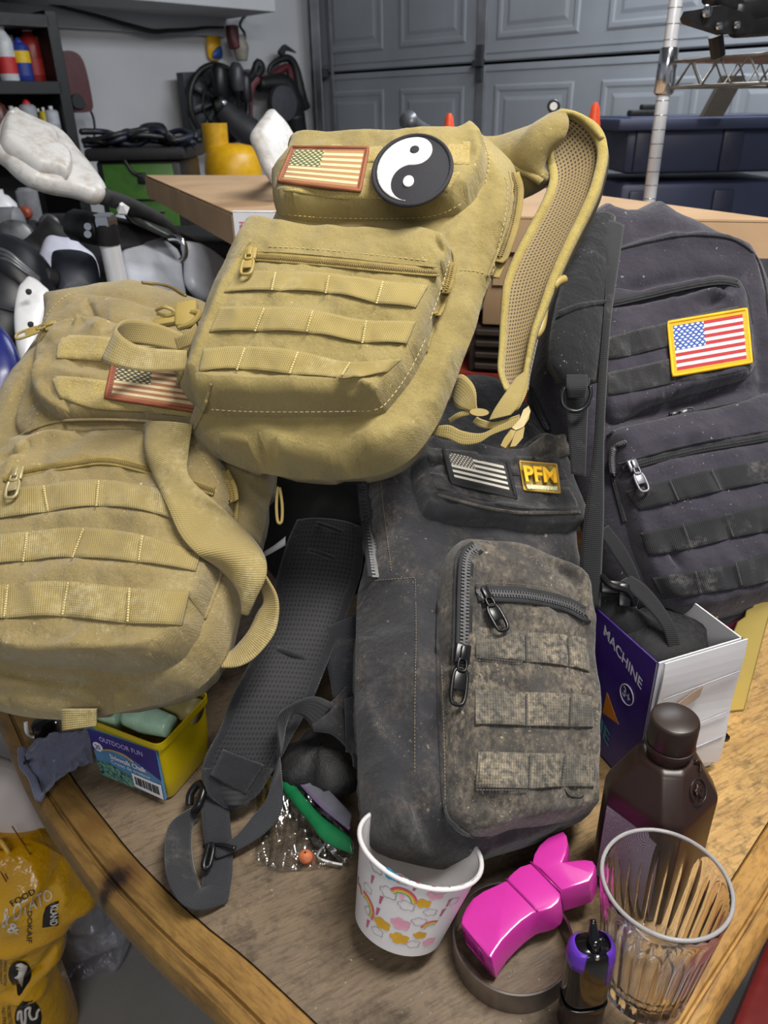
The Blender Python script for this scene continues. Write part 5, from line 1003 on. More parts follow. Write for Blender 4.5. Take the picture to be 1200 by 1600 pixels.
bikepanel('fork_guard', at(45, 540, 1.20), at(48, 440, 1.22), at(80, 500, 1.22), [(44, 432), (56, 436), (68, 446), (78, 460), (72, 500), (50, 560), (36, 570), (28, 552), (24, 530), (22, 490), (28, 452), (36, 440)], m_white, T=.02, r=.012, label='white fork guard with two rivets')
bikepanel('seat_block', at(115, 470, 1.36), at(115, 395, 1.38), at(150, 440, 1.38), [(80, 405), (84, 394), (95, 390), (115, 390), (135, 395), (150, 408), (156, 440), (150, 470), (100, 478), (84, 455)], plain('slate_pad', '30343F', .55, var=.05), T=.06, r=.03, label='dark slate pad')
bk.part('knob', tube([at(66, 432, 1.34), at(84, 436, 1.36)], .018, 12, n=6), m_blk2)
for q in ((45, 456), (48, 507)): bk.part('rivet', lathe([(.005, 0), (.004, .003), (.001, .004)], at(q[0], q[1], 1.19), -_f, 10), m_gap)
tp = at(163, 341, 1.30); ax_ = nrm(np.array([0, .10, -1.0])); r_ = .0172
bk.part('fork_tube', lathe([(r_, .02), (r_*.98, .36), (r_*1.15, .365), (r_*1.15, .9), (r_*.8, .93)], tp, ax_, 28), plain('satin_chrome', 'E4E6EA', .22, .35, var=.02), sharp=40, label='polished chrome fork tube')
bk.part('fork_clamp', lathe([(r_*1.12, .008), (r_*1.12, .042)], tp, ax_, 28), m_black, sharp=40)
bk.part('fork_cap', lathe([(r_*1.05, -.006), (r_*1.2, 0), (r_*1.2, .010), (r_, .012)], tp, ax_, 6), m_chrome, sharp=30)
for y in (354, 366): bk.part('clamp_bolt', lathe([(.006, 0), (.006, .006), (.003, .006), (.003, .002)], at(137, y, 1.30), nrm(CAM-at(137, y, 1.3)), 14), m_chrome, sharp=30)
bk.part('triple_clamp', tube([at(120, 352, 1.36), at(150, 358, 1.33), at(190, 366, 1.40), at(240, 372, 1.5)], .028, 10, n=30), m_black)
bk.part('handlebar', tube([at(158, 306, 1.24), at(200, 320, 1.34), at(255, 350, 1.45), at(300, 395, 1.6), at(380, 400, 1.85), at(432, 300, 1.95), at(436, 262, 1.75), at(428, 245, 1.44)], .014, 10, n=80), m_blk2)
bk.part('smoked_screen', slab(quadgrid([at(168, 300, 1.28), at(225, 318, 1.45), at(290, 385, 1.45), at(200, 345, 1.36)], 8, 5)[:2], -_f*-.004), plain('smoke_grey', '2D302D', .2, var=.1))
bk.part('lever', tube([at(265, 372, 1.38), at(278, 372, 1.36), at(288, 382, 1.36), at(289, 400, 1.37), at(282, 408, 1.38)], .005, 8, n=30), m_chrome)
bk.part('nut', lathe([(.010, 0), (.012, .006), (.004, .018)], at(192, 330, 1.30), nrm([.2, -.6, .6]), 5), m_white, sharp=20)
bk.part('frame', join(tube([at(100, 360, 1.6), at(60, 400, 1.6), at(10, 420, 1.5), at(-60, 470, 1.4)], .04, 10, n=30), tube([at(120, 470, 1.6), at(60, 520, 1.5), at(0, 560, 1.5)], .05, 10, n=20), tube([at(260, 400, 1.7), at(340, 440, 1.75), at(420, 470, 1.8)], .06, 10, n=20)), m_blk2)
bk.part('tank_shroud', tube([at(-20, 400, 1.35), at(20, 440, 1.35), at(10, 520, 1.35), at(-20, 580, 1.3)], [.05, .09, .10, .07], 14, n=30), plain('ink_plastic', '1C1E24', .45))
bk.part('brake_lines', join(*[tube([at(-5, 388+i*7, 1.26), at(15, 396+i*6, 1.25), at(40, 418+i*4, 1.26), at(62, 436+i*3, 1.28)], .0035, 6, n=24) for i in range(3)]), m_steelg)
bk.part('front_fender', tube([at(-30, 500, 1.15), at(-2, 530, 1.14), at(8, 575, 1.13), at(2, 620, 1.12)], [.012, .02, .024, .02], 12, n=24, flat=.5), plain('deep_blue', '0E1A66', .3))
wc = np.array([-.60, 1.40, .345]); a40 = np.linspace(0, math.tau, 40, endpoint=False)
bk.part('tyre', tube([wc+np.array([.25*math.cos(q)*.3, .29*math.cos(q), .29*math.sin(q)]) for q in a40], .05, 12, True), m_blk2)
bk.part('rim', tube([wc+np.array([.21*math.cos(q)*.3, .24*math.cos(q), .24*math.sin(q)]) for q in a40], .014, 8, True), m_steelg)
bk.part('hub', lathe([(.03, -.06), (.03, .06)], wc, (1, -.25, 0), 16), m_steelg)
# dark spare parts rack between bike and boxes
solo('parts_rack', 'black parts rack behind the bike shrouds', 'rack', join(box(onY(320, 425, 2.1)*[1, 1, 0]+np.array([0, .2, zof(320, 380, 2.1)/2]), (.55, .35, zof(320, 380, 2.1)), bev=.01)), m_blk2, smooth=False)
# ------------------------------------------------------------------ cones, lamp ends, totes, wire shelf near the garage door
m_or = plain('cone_orange', 'D8481C', .45, var=.05)
def cone(px, y, Y, h, label):
    tp = onY(px, y, Y); b = tp-np.array([0, 0, h]); T = Thing('traffic_cone', label, 'cone', b, group='orange cones')
    T.part('cone_body', lathe([(h*.16, .02), (h*.16, .03), (.012, h-.012), (.006, h)], b, k=24), m_or, sharp=40); T.part('cone_base', box(b+np.array([0, 0, .012]), (h*.45, h*.45, .024), bev=.006), m_or, sharp=40)
    return b
b1 = cone(702, 177, 2.6, .30, 'orange traffic cone tip above the round patch'); b2 = cone(931, 160, 2.6, .46, 'tall orange traffic cone behind the mesh-lined strap')
solo('grey_cabinet', 'grey cabinet behind the cardboard boxes carrying the cones', 'cabinet', join(box((b1[0], 2.65, (b1[2]-.002)/2), (.5, .4, b1[2]-.002), bev=.01)), m_grey, smooth=False)
solo('low_cabinet', 'low grey cabinet behind the strap under the tall cone', 'cabinet', box((b2[0], 2.65, (b2[2]-.002)/2), (.3, .4, b2[2]-.002), bev=.01), m_grey, smooth=False)
p = onY(637, 187, 2.6); q2 = onY(655, 196, 2.6)
solo('torch', 'dark torch with a bright lens end lying on the cabinet', 'torch', tube([p, onY(650, 198, 2.65), onY(668, 205, 2.7)], [.028, .02, .018], 14, n=12), m_steelg)
p = onY(865, 166, 1.9)
g_ = Thing('pressure_gauge', 'black gauge head with a pale dial above the strap', 'gauge', onY(868, 185, 1.9)); g_.part('gauge_body', lathe([(.012, 0), (.014, .004), (.014, .018), (.012, .022)], p, nrm(CAM-p), 24), m_black, sharp=40); g_.part('dial', lathe([(.008, .020), (.008, .0235)], p, nrm(CAM-p), 20), m_white, sharp=40)
g_.part('stem', tube([p, onY(868, 190, 1.92), onY(872, 260, 1.95), onY(855, 330, 1.96)], .011, 8, n=16), m_black)
# totes
tY = 2.75; m_tote = plain('navy_tote', '2A3048', .45, var=.06, nscale=6)
x0 = onY(972, 240, tY)[0]; x1 = onY(1260, 240, tY)[0]; zA = zof(1050, 184, tY); zB = zof(1050, 273, tY); 
def tote(z1, z0, label, lid=True):
    T = Thing('storage_tote', label, 'tote', ((x0+x1)/2, tY+.25, z0), group='blue totes')
    c = (x0+x1)/2; w = x1-x0; h = z1-z0
    poly = [(x0+.02, tY+.02), (x1-.02, tY+.02), (x1-.02, tY+.46), (x0+.02, tY+.46)]
    T.part('tote_body', box((c, tY+.25, z0+h*.46), (w-.03, .46, h*.9), bev=.02), m_tote, sharp=40)
    for fx in (.13, .60): T.part('recess_rib', box((x0+w*fx, tY+.018, z0+h*.42), (.07, .02, h*.78), bev=.008), plain('navy_dark', '20253A', .5), sharp=40)
    if lid:
        T.part('lid', join(box((c, tY+.25, z1-.018), (w+.05, .53, .036), bev=.008), box((c, tY+.25, z1-.002), (w-.04, .46, .014), bev=.005)), m_tote, sharp=40)
    return T
tote(zA, zB, 'navy blue lidded tote, topmost of the stack behind the wire shelf post'); tote(zB-.004, zB-.24, 'navy blue tote, lower one of the stack behind the post', lid=False)
solo('tote_plinth', 'grey plinth under the blue totes', 'plinth', box(((x0+x1)/2, tY+.25, (zB-.26)/2), (x1-x0, .46, zB-.26-.004), bev=.01), m_grey, smooth=False)
solo('spring_clamp', 'small black clamp lying on the left end of the tote lid', 'clamp', join(box(onY(1010, 181, tY+.1)*[1, 1, 0]+[0, 0, zA+.014], (.12, .05, .02), bev=.006), box(onY(1012, 176, tY+.1)*[1, 1, 0]+[0, 0, zA+.03], (.05, .04, .02), bev=.006)), m_black, smooth=False)
# wire shelf
pX = onY(1035, 160, 1.70); ws = Thing('wire_shelf', 'chrome wire shelving unit with a ringed post at the right', 'shelf', (pX[0], 1.70, 0))
e2 = nrm([.47, -.88, 0]); e1 = nrm([.88, .47, 0]); zS = onY(1045, 107, 1.70)[2]; b0 = np.array([pX[0], 1.70, 0])
m_wire = plain('shelf_wire', '9A978F', .3, .85)
for i, bp in enumerate((b0, b0+e1*1.0, b0+e2*.46, b0+e1*1.0+e2*.46)):
    po = ws.part('post', lathe([(.0125, 0), (.0125, 2.2)], bp, k=20), plain('satin_chrome', 'E4E6EA', .22, .35, var=.02), sharp=40)
    if i == 0:
        for z in np.arange(.9, 2.1, .0254*1.0): ws.part('post_ring', tube([bp+np.array([.0127*math.cos(q), .0127*math.sin(q), z]) for q in np.linspace(0, math.tau, 16, endpoint=False)], .0009, 4, True), m_chrome, parent=po)
    for zz in (zS, .35): ws.part('collar', lathe([(.0155, -.045), (.019, -.04), (.017, .03), (.0145, .035)], bp+ZU*zz, k=20), m_chrome, sharp=40, parent=po)
for zz in (zS, .35):
    for a0, d, Ln in ((b0, e1, 1.0), (b0, e2, .46), (b0+e2*.46, e1, 1.0), (b0+e1*1.0, e2, .46)):
        hz = .012; lo = .034
        nseg = int(Ln/.035); zig = [a0+d*(.03+(Ln-.06)*k/nseg)+ZU*(zz+(hz if k % 2 else -lo+.006)) for k in range(nseg+1)]
        ws.part('truss_rail', join(tube([a0+ZU*(zz+hz), a0+d*Ln+ZU*(zz+hz)], .003, 6, n=3), tube([a0+ZU*(zz-lo), a0+d*.05+ZU*(zz-lo+.002), a0+d*(Ln-.05)+ZU*(zz-lo+.002), a0+d*Ln+ZU*(zz-lo)], .003, 6, n=12), tube(zig, .0022, 5)), m_wire)
    dk = [tube([b0+e1*(.02+.96*k/36)+ZU*(zz+.012), b0+e1*(.02+.96*k/36)+e2*.46+ZU*(zz+.012)], .0016, 4, n=2) for k in range(37)]
    ws.part('shelf_wires', join(*dk), m_wire, kind='stuff')
rk = Thing('bike_rack', 'black folding rack with bright bolts lying on the wire shelf', 'rack', b0+e1*.4+ZU*(zS+.02))
zt_ = 1.62
rk.part('arm_plate', slab((lambda P: (np.array(P), [tuple(range(len(P)))]))([onplane(x, y, b0+e2*.22, e2) for x, y in ((1062, 30), (1068, 18), (1090, 14), (1112, 10), (1160, 26), (1166, 40), (1158, 52), (1120, 55), (1085, 44), (1066, 38))]), e2*.02), m_black, smooth=False)
for x, y, r_ in ((1104, 18, .009), (1123, 41, .006), (1151, 39, .006)):
    c = onplane(x, y, b0+e2*.245, e2); rk.part('bolt', lathe([(r_, 0), (r_*.9, .004), (r_*.3, .006)], c, e2, 14), m_chrome, sharp=40)
rk.part('arm_tube', tube([onplane(x, y, b0+e2*.20, e2) for x, y in ((1140, 22), (1180, 16), (1230, 8))], .020, 12, n=10), m_black)
rk.part('arm_tube', tube([onplane(x, y, b0+e2*.20, e2) for x, y in ((1150, 40), (1190, 38), (1240, 34))], .018, 12, n=10), m_black)
rk.part('upper_plate', tube([onplane(x, y, b0+e2*.20, e2) for x, y in ((1110, -10), (1125, 5), (1150, 12))], .016, 10, n=10), m_black)
rk.part('rack_body', join(box(b0+e1*.40+e2*.20+ZU*(zS+.055), (.44, .22, .08), e1, e2, ZU, bev=.01), tube([onplane(1118, 55, b0+e2*.2, e2), onplane(1122, 88, b0+e2*.2, e2)], .012, 8, n=4)), m_black, sharp=40)
solo('leaning_board', 'dark board leaning against the door under the wire shelf', 'board', slab((np.array([onY(1098, 182, 2.68), onY(1130, 182, 2.68), onY(1165, 118, 2.68), onY(1132, 118, 2.68)]), [(0, 1, 2, 3)]), (0, .03, 0)), plain('board_dark', '3A342C', .7), smooth=False)
# ================================================================== cardboard boxes behind the pile
t = NT('cardboard'); o = t.obj(); n = t.noise(o, 6, 4); fl = t.noise(t.stretch(o, (3, 3, 260)), 3, 2)
m_card = t.fin(t.mix(t.ramp(n, .3, .7), lin('A98A68'), lin('BC9D7A')), .85, 0.0, t.bump(fl, .12, .001))
zT = 1.25
c1 = onz(365, 336, zT); c2 = onz(228, 276, zT); c3 = onz(1230, 349, zT); c4 = c2+c3-c1
fb = Thing('cardboard_box', 'flat brown cardboard box with a white shipping label, topmost behind the packs', 'box', (c1+c3+c2+c4)/4-ZU*.05)
fb.part('box_body', prism([c1, c3, c4, c2], 0, -ZU*.048), m_card, smooth=False)
fb.part('lid', join(slab((np.array([c1, c3, c4, c2])+ZU*.001, [(0, 1, 2, 3)]), ZU*.003), slab((np.array([c1, c2, c2-ZU*.050, c1-ZU*.050])-nrm(c3-c1)*.002, [(0, 1, 2, 3)]), -nrm(c3-c1)*.002)), m_card, smooth=False)
fb.part('lid_seam', tube([c2+ZU*.002, c2*.55+c1*.45+ZU*.002, c2*.5+c1*.5-ZU*.006, c2*.47+c1*.53+ZU*.002, c1+ZU*.002], .0018, 6), plain('card_edge', '6E553C', .9))
ff = nrm(np.cross(c3-c1, ZU)); e = nrm(c3-c1)
def onfront(a, z, off): return c1+e*a+ZU*z+ff*off
m_lab = plain('paper_white', 'DCDDE2', .6, var=.02); m_prt = plain('red_print', 'C4384A', .6); m_gpr = plain('grey_print', '8A9096', .6)
fb.part('shipping_label', slab((np.array([onfront(.0, .0045, .002), onfront(.16, .0045, .002), onfront(.16, -.048, .002), onfront(.0, -.048, .002)]), [(0, 1, 2, 3)]), ff*.0006), m_lab, smooth=False)
fb.part('label_fold', slab((np.array([onfront(-.004, .005, 0), onfront(.07, .005, 0), onfront(.07, .005, -.02), onfront(-.004, .005, -.012)]), [(0, 1, 2, 3)]), ZU*.0006), m_lab, smooth=False)
fb.part('printed_word', textquad('FRAGILE', [onfront(.0125, -.047, .0032), onfront(.0125, -.006, .0032), onfront(.020, -.006, .0032), onfront(.020, -.047, .0032)]), m_prt, smooth=False) if False else fb.part('printed_word', textquad('CORPH', [onfront(.010, -.046, .0034), onfront(.010, -.010, .0034), onfront(.019, -.010, .0034), onfront(.019, -.046, .0034)], .01), m_prt, smooth=False)
fb.part('printed_marks', join(tube([onfront(.028, -.004, .003), onfront(.050, -.006, .003)], .0012, 5, n=3), box(onfront(.030, -.016, .003), (.010, .001, .004), e, ff, ZU), tube([onfront(.031+.006*math.cos(q), -.030+.011*math.sin(q), .003) for q in a40], .0012, 5, True), tube([onfront(.034, -.010, .003), onfront(.045, -.018, .003), onfront(.055, -.017, .003)], .0014, 5, n=8)), m_gpr, smooth=False)
for x0_, x1_ in (((.55, .62)), ((.86, 1.0))):
    fb.part('packing_tape', slab((np.array([onfront(x0_, .006, .001), onfront(x1_, .006, .001), onfront(x1_, -.004, .001), onfront(x0_, -.004, .001)]), [(0, 1, 2, 3)]), ff*.0006), m_lab, smooth=False)
L13 = np.linalg.norm(c3-c1); back = nrm(ZU*0-ff)
def bx(nm, label, a0, a1, z1, z0, dp, mat, off=0.0, cat_='box'):
    c = c1+e*(a0+a1)/2+ff*(off-dp/2)+ZU*((z1+z0)/2-zT); T = Thing(nm, label, cat_, c-ZU*(z1-z0)/2)
    T.part('box_body', box(c, (a1-a0, dp, z1-z0), e, ff, ZU, bev=.003), mat, sharp=40); return T, c
T, c = bx('cardboard_box', 'deeper brown cardboard box under the flat one, seen right of the top pack', .42, L13-.05, zT-.05, zT-.165, .36, m_card, -.01)
T.part('flap', box(c+ff*.182+ZU*.03, (L13-.5, .004, .045), e, ff, ZU), m_card, smooth=False)
m_crate = plain('crate_brown', '33271F', .7, var=.2, nscale=14)
T, c = bx('slatted_crate', 'dark crate with horizontal slats below the cardboard boxes', .40, L13-.03, zT-.168, zT-.245, .34, m_crate, -.015)
for k in range(4): T.part('slat', box(c+ff*.173+ZU*(.028-k*.019), (L13-.45, .006, .010), e, ff, ZU, bev=.002), m_crate, smooth=False)
T, c = bx('red_case', 'dark red case beneath the slatted crate', .38, L13-.06, zT-.247, .783, .34, plain('case_red', '6A1E16', .5), -.01, 'case')
T.part('handle', tube([c+ff*.17+e*-.06, c+ff*.195+e*-.05, c+ff*.195+e*.05, c+ff*.17+e*.06], .006, 8, n=16), m_black)
T, c = bx('cardboard_box', 'brown cardboard box hidden under the left end of the flat one', .02, .36, zT-.052, .783, .30, m_card, -.01)
# ================================================================== the table
def offs(P, d):
    P = np.asarray(P, float); T = np.roll(P, -1, 0)-np.roll(P, 1, 0); T /= np.linalg.norm(T, axis=1)[:, None]; return P+np.stack([-T[:, 1], T[:, 0]], 1)*d
out = [(-.455, .683), (-.375, .575), (-.297, .489), (-.250, .443), (-.188, .390), (-.143, .356), (-.06, .285), (.02, .215), (.065, .185), (.10, .190), (.15, .240), (.237, .330), (.323, .413), (.45, .54), (.62, .70), (.82, .90), (.90, 1.0), (.90, 1.08), (.80, 1.22), (.60, 1.42), (.35, 1.66), (.20, 1.78), (.12, 1.78), (0, 1.68), (-.3, 1.40), (-.55, 1.17), (-.66, 1.05), (-.66, .98), (-.58, .86)]
OUT = cat(np.array(out), 260, True)
def ringv(P, z): return np.hstack([P, np.full((len(P), 1), z)])
def bandmesh(rings):
    n = len(rings[0]); V = np.vstack(rings); return V, [(k*n+i, k*n+(i+1) % n, (k+1)*n+(i+1) % n, (k+1)*n+i) for k in range(len(rings)-1) for i in range(n)]
tb = Thing('table', 'worn wooden table with a moulded golden edge, under everything', 'table', (.1, .95, 0))
t = NT('plywood_top'); o = t.obj(); x, y, z = t.sep(o)
rot = t.n('ShaderNodeMapping'); t.put(rot.inputs[0], o); rot.inputs['Rotation'].default_value = (0, 0, math.radians(-28)); v = rot.outputs[0]
gr = t.noise(t.stretch(v, (11, 70, 1)), 1.0, 7, .68); gr2 = t.noise(t.stretch(v, (50, 330, 1)), 1.0, 4, .65); cl_ = t.noise(o, 5, 5, .6); gold = t.ramp(t.math('ADD', x, t.math('MULTIPLY', t.math('SUBTRACT', cl_, .5), .18)), .02, .20)
base = t.mix(gold, t.mix(t.ramp(cl_, .35, .65), lin('453D34'), lin('6C5D4B')), t.mix(t.ramp(cl_, .35, .65), lin('9E7B48'), lin('B9935A')))
base = t.mix(t.ramp(gr, .35, .70, 0, .65), base, t.mix(gold, lin('7F6C55'), lin('D2AC6C'))); base = t.mix(t.ramp(gr2, .48, .66, 0, .5), base, lin('3E3124'))
st_ = t.noise(o, 17, 6, .7); base = t.mix(t.ramp(st_, .55, .70, 0, .80), base, lin('2B2119')); base = t.mix(t.ramp(t.noise(o, 70, 5, .7), .52, .68, 0, .5), base, lin('352A20')); base = t.mix(t.ramp(t.noise(o, 260, 2), .72, .76, 0, .5), base, lin('C9BEA8'))
m_ply = t.fin(base, t.ramp(st_, .4, .7, .5, .8), 0.0, t.bump(gr2, .35, .0012))
t = NT('golden_edge_wood'); o = t.obj(); x, y, z = t.sep(o)
def rotm(v_, deg):
    q_ = t.n('ShaderNodeMapping'); t.put(q_.inputs[0], v_); q_.inputs['Rotation'].default_value = (0, 0, math.radians(deg)); return q_.outputs[0]
vm = t.n('ShaderNodeMix', data_type='VECTOR'); t.put(vm.inputs[0], t.math('GREATER_THAN', x, -.04)); t.put(vm.inputs[4], rotm(o, 40)); t.put(vm.inputs[5], rotm(o, -45)); vv = vm.outputs[1]
gr = t.noise(t.stretch(vv, (9, 130, 30)), 1.0, 7, .7); fine = t.noise(t.stretch(vv, (70, 260, 100)), 1.0, 5, .65); cl_ = t.noise(o, 7, 5, .65); right = t.ramp(x, .0, .12)
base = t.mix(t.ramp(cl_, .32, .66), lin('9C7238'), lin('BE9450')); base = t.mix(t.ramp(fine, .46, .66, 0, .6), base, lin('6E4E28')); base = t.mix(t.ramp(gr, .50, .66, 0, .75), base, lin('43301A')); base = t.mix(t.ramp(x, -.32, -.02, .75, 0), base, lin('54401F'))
def spot(cx, cy, r0, r1, col, amt, base):
    d = t.math('SQRT', t.math('ADD', t.math('POWER', t.math('SUBTRACT', x, cx), 2.0), t.math('POWER', t.math('SUBTRACT', y, cy), 2.0)))
    d = t.math('ADD', d, t.math('MULTIPLY', t.math('SUBTRACT', fine, .5), .014)); return t.mix(t.ramp(d, r0, r1, amt, 0), base, lin(col))
for (px, py, r0, r1, c_, am) in ((190, 1368, .004, .028, '3A1E12', .8), (186, 1372, .003, .013, '120C0A', .95), (172, 1375, .002, .012, '1A100C', .9), (163, 1392, .003, .010, '1C120C', .9), (148, 1288, .005, .022, '5C3E1C', .7)):
    q = onz(px, py, .78)-np.array([.1, .95, 0]); base = spot(q[0], q[1], r0, r1, c_, am, base)
m_edge = t.fin(base, .42, 0.0, t.bump(fine, .25, .001))
V2, Fc, _ = cdt(offs(OUT, .0435), .03)
tb.part('plywood_inset', slab((np.hstack([V2, np.full((len(V2), 1), .7795)]), Fc), (0, 0, -.018)), m_ply, smooth=False)
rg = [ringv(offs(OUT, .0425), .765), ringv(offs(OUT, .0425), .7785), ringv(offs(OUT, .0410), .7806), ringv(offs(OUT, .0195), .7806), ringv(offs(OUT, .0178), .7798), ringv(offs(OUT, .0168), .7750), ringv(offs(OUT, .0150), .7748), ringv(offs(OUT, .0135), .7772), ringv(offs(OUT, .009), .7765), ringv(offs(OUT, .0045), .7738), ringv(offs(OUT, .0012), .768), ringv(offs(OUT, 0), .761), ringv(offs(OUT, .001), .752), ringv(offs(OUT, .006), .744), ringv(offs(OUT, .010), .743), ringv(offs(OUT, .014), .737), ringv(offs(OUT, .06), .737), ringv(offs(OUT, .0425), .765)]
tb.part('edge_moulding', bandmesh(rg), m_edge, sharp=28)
V2, Fc, _ = cdt(offs(OUT, .0425), .08); tb.part('underside', slab((np.hstack([V2, np.full((len(V2), 1), .758)]), Fc), (0, 0, -.020)), m_edge, smooth=False)
m_legw = plain('mahogany', '4E2618', .4, var=.15)
tb.part('apron', bandmesh([ringv(offs(OUT, .12), .737), ringv(offs(OUT, .12), .65), ringv(offs(OUT, .145), .65), ringv(offs(OUT, .145), .737)]), m_legw)
for x_, y_ in ((-.14, .47), (.70, .98), (.20, 1.60), (-.50, 1.03)):
    tb.part('leg', lathe([(.018, 0), (.020, .05), (.016, .1), (.026, .35), (.030, .55), (.022, .58), (.032, .62), (.032, .738)], (x_, y_, 0), k=20), m_legw)
# ================================================================== things on the table
ZT = .7808
def wpart(T, name, VF, mat, **kw): return T.part(name, VF, mat, **kw)
def wl(A, B, n=60, m=7, thick=.0016, bulge=0, closed=False, up=None):
    A = cat(np.array(A), n); B = cat(np.array(B), n); tt = np.linspace(0, 1, m); G = A[None]*(1-tt)[:, None, None]+B[None]*tt[:, None, None]
    Tn = np.gradient(G[m//2], axis=0); N = np.cross(Tn, B-A); N /= np.linalg.norm(N, axis=1)[:, None]+1e-12
    if np.sum(N[n//2]*(CAM-G[m//2, n//2])) < 0: N = -N
    G = G+N[None]*(bulge*(1-np.abs(2*tt-1)**2.5))[:, None, None]
    L = np.r_[0, np.cumsum(np.linalg.norm(np.diff((A+B)/2, axis=0), axis=1))]; UV = np.stack([np.tile(L, m), np.repeat(tt*np.linalg.norm(B-A, axis=1).mean(), n)], 1)
    Fc = [(j*n+i, (j+1)*n+i, (j+1)*n+i+1, j*n+i+1) for j in range(m-1) for i in range(n-1)]
    return slab((G.reshape(-1, 3), Fc, UV), -np.tile(N, (m, 1))*thick)
# --- dark pouch added to put shade into the gap between the packs
solo('shade_filler', 'added black pouch in the gap between the left tan pack and the dirty pack', 'filler', (lambda P: P)(tube([at(400, 740, 1.00), at(470, 790, .99), at(540, 830, .98), at(590, 900, .97)], [.05, .10, .11, .06], 24, n=24)), plain('gap_shade_black', '08080A', .8, var=.3, nscale=30, bump=.4))
# --- paper cup, tipped
cb = onz(623, 1440, ZT+.018); ctp = at(657, 1322, .630); cax = nrm(ctp-cb); H = np.linalg.norm(ctp-cb); r0, r1 = .0375, .0510
cup = Thing('paper_cup', 'white paper cup printed with clouds and rainbows, tipped under the dirty pack', 'cup', cb-ZU*.02)
m_cup = plain('cup_paper', 'DAD8DA', .4, var=.01)
cup.part('cup_wall', lathe([(r0*.2, .004), (r0*.98, .004), (r0*.98, 0), (r0, 0), (r0+(r1-r0)*.5, H*.5), (r1, H), (r1-.0012, H), (r0-.001, .006), (r0*.2, .006)], cb, cax, 72), m_cup, sharp=50)
aX = nrm(np.cross(cax, [0, 1, .01])); aY = np.cross(cax, aX)
cup.part('rolled_rim', tube([cb+cax*H+(aX*math.cos(q)+aY*math.sin(q))*(r1+.0006) for q in np.linspace(0, math.tau, 60, endpoint=False)], .0021, 8, True, up=cax), m_cup)
cup.part('cup_contents', lathe([(.0001, H*.2), (r0*1.0, H*.2)], cb, cax, 40, close=False), plain('cup_dark', '5A4A38', .8, var=.3))
def oncup(th, h, off=.0004): 
    th = np.asarray(th); h = np.asarray(h); r = r0+(r1-r0)*h/H+off; return cb+cax*h[..., None]+(aX*np.cos(th)[..., None]+aY*np.sin(th)[..., None])*r[..., None]
def cuppx(x, y):
    # ray / cone intersection by marching
    d = nrm(ray(x, y)); best = None
    for s in np.linspace(.45, .85, 900):
        p = CAM+d*s; q = p-cb; h = q@cax; rr_ = np.linalg.norm(q-cax*h)
        if 0 < h < H and rr_ < r0+(r1-r0)*h/H: w_ = q-cax*h; return math.atan2(w_@aY, w_@aX), h
    return None
def blob(kind, sc):
    a_ = np.linspace(0, math.tau, 30, endpoint=False)
    if kind == 'cloud': r_ = 1+.34*np.abs(np.sin(a_*2.5))**.8; return np.stack([np.cos(a_)*r_*sc*1.15, np.sin(a_)*r_*sc*.75], 1)
    return np.stack([np.cos(a_)*sc, np.sin(a_)*sc], 1)
def cupdecal(name, items, mat):
    Vs, Fs, n = [], [], 0; each = name in ('gold_cloud', 'pink_cloud', 'blue_cloud')
    for x, y, pts in items:
        c = cuppx(x, y)
        if c is None: continue
        if each: Vs, Fs, n = [], [], 0
        for loop in pts:
            loop = np.asarray(loop); V2, Fc, _ = cdt(loop, .004); rr_ = r0+(r1-r0)*c[1]/H
            P = oncup(c[0]+V2[:, 0]/rr_, c[1]+V2[:, 1], .0005); Vs.append(P); Fs += [tuple(i+n for i in f) for f in Fc]; n += len(P)
        if each: cup.part(name, (np.vstack(Vs), Fs), mat, smooth=False)
    if Vs and not each: cup.part(name, (np.vstack(Vs), Fs), mat, smooth=False, kind='stuff')
def arc(r_in, r_out, a0, a1, n=14): t_ = np.linspace(a0, a1, n); return [(r_out*math.cos(q), r_out*math.sin(q)) for q in t_]+[(r_in*math.cos(q), r_in*math.sin(q)) for q in t_[::-1]]
cupdecal('blue_cloud', [(611, 1366, [blob('cloud', .0052)])], plain('pr_blue', '3F9CC0', .6))
cupdecal('gold_cloud', [(597, 1443, [blob('cloud', .0052)]), (624, 1466, [blob('cloud', .0055)]), (661, 1411, [blob('cloud', .0045)]), (656, 1461, [blob('cloud', .0038)]), (709, 1375, [blob('cloud', .0028)])], plain('pr_gold', 'C99A2A', .6))
cupdecal('pink_cloud', [(626, 1443, [blob('cloud', .0055)]), (681, 1398, [blob('cloud', .0050)]), (670, 1471, [blob('cloud', .0042)]), (628, 1400, [blob('c', .0022)]), (722, 1385, [blob('cloud', .003)])], plain('pr_pink', 'E0A0B4', .6))
R3 = [(628, 1407), (567, 1415), (672, 1452)]
for nm, ri, ro, c_ in (('rainbow_band', .0105, .0122, 'C4506A'), ('rainbow_band', .0092, .0105, 'D88A3A'), ('rainbow_band', .0080, .0092, 'D9C044'), ('rainbow_band', .0070, .0080, '4A9A6A')):
    cupdecal(nm, [(R3[0][0], R3[0][1], [arc(ri, ro, .15, 2.7)]), (R3[1][0]+3, R3[1][1], [arc(ri, ro, -.5, 1.9)]), (R3[2][0], R3[2][1], [arc(ri*.8, ro*.8, 1.2, 2.9)]), (562, 1392, [arc(ri*.5, ro*.5, .1, 2.2)])], plain('pr_'+c_, c_, .6))
ol = []
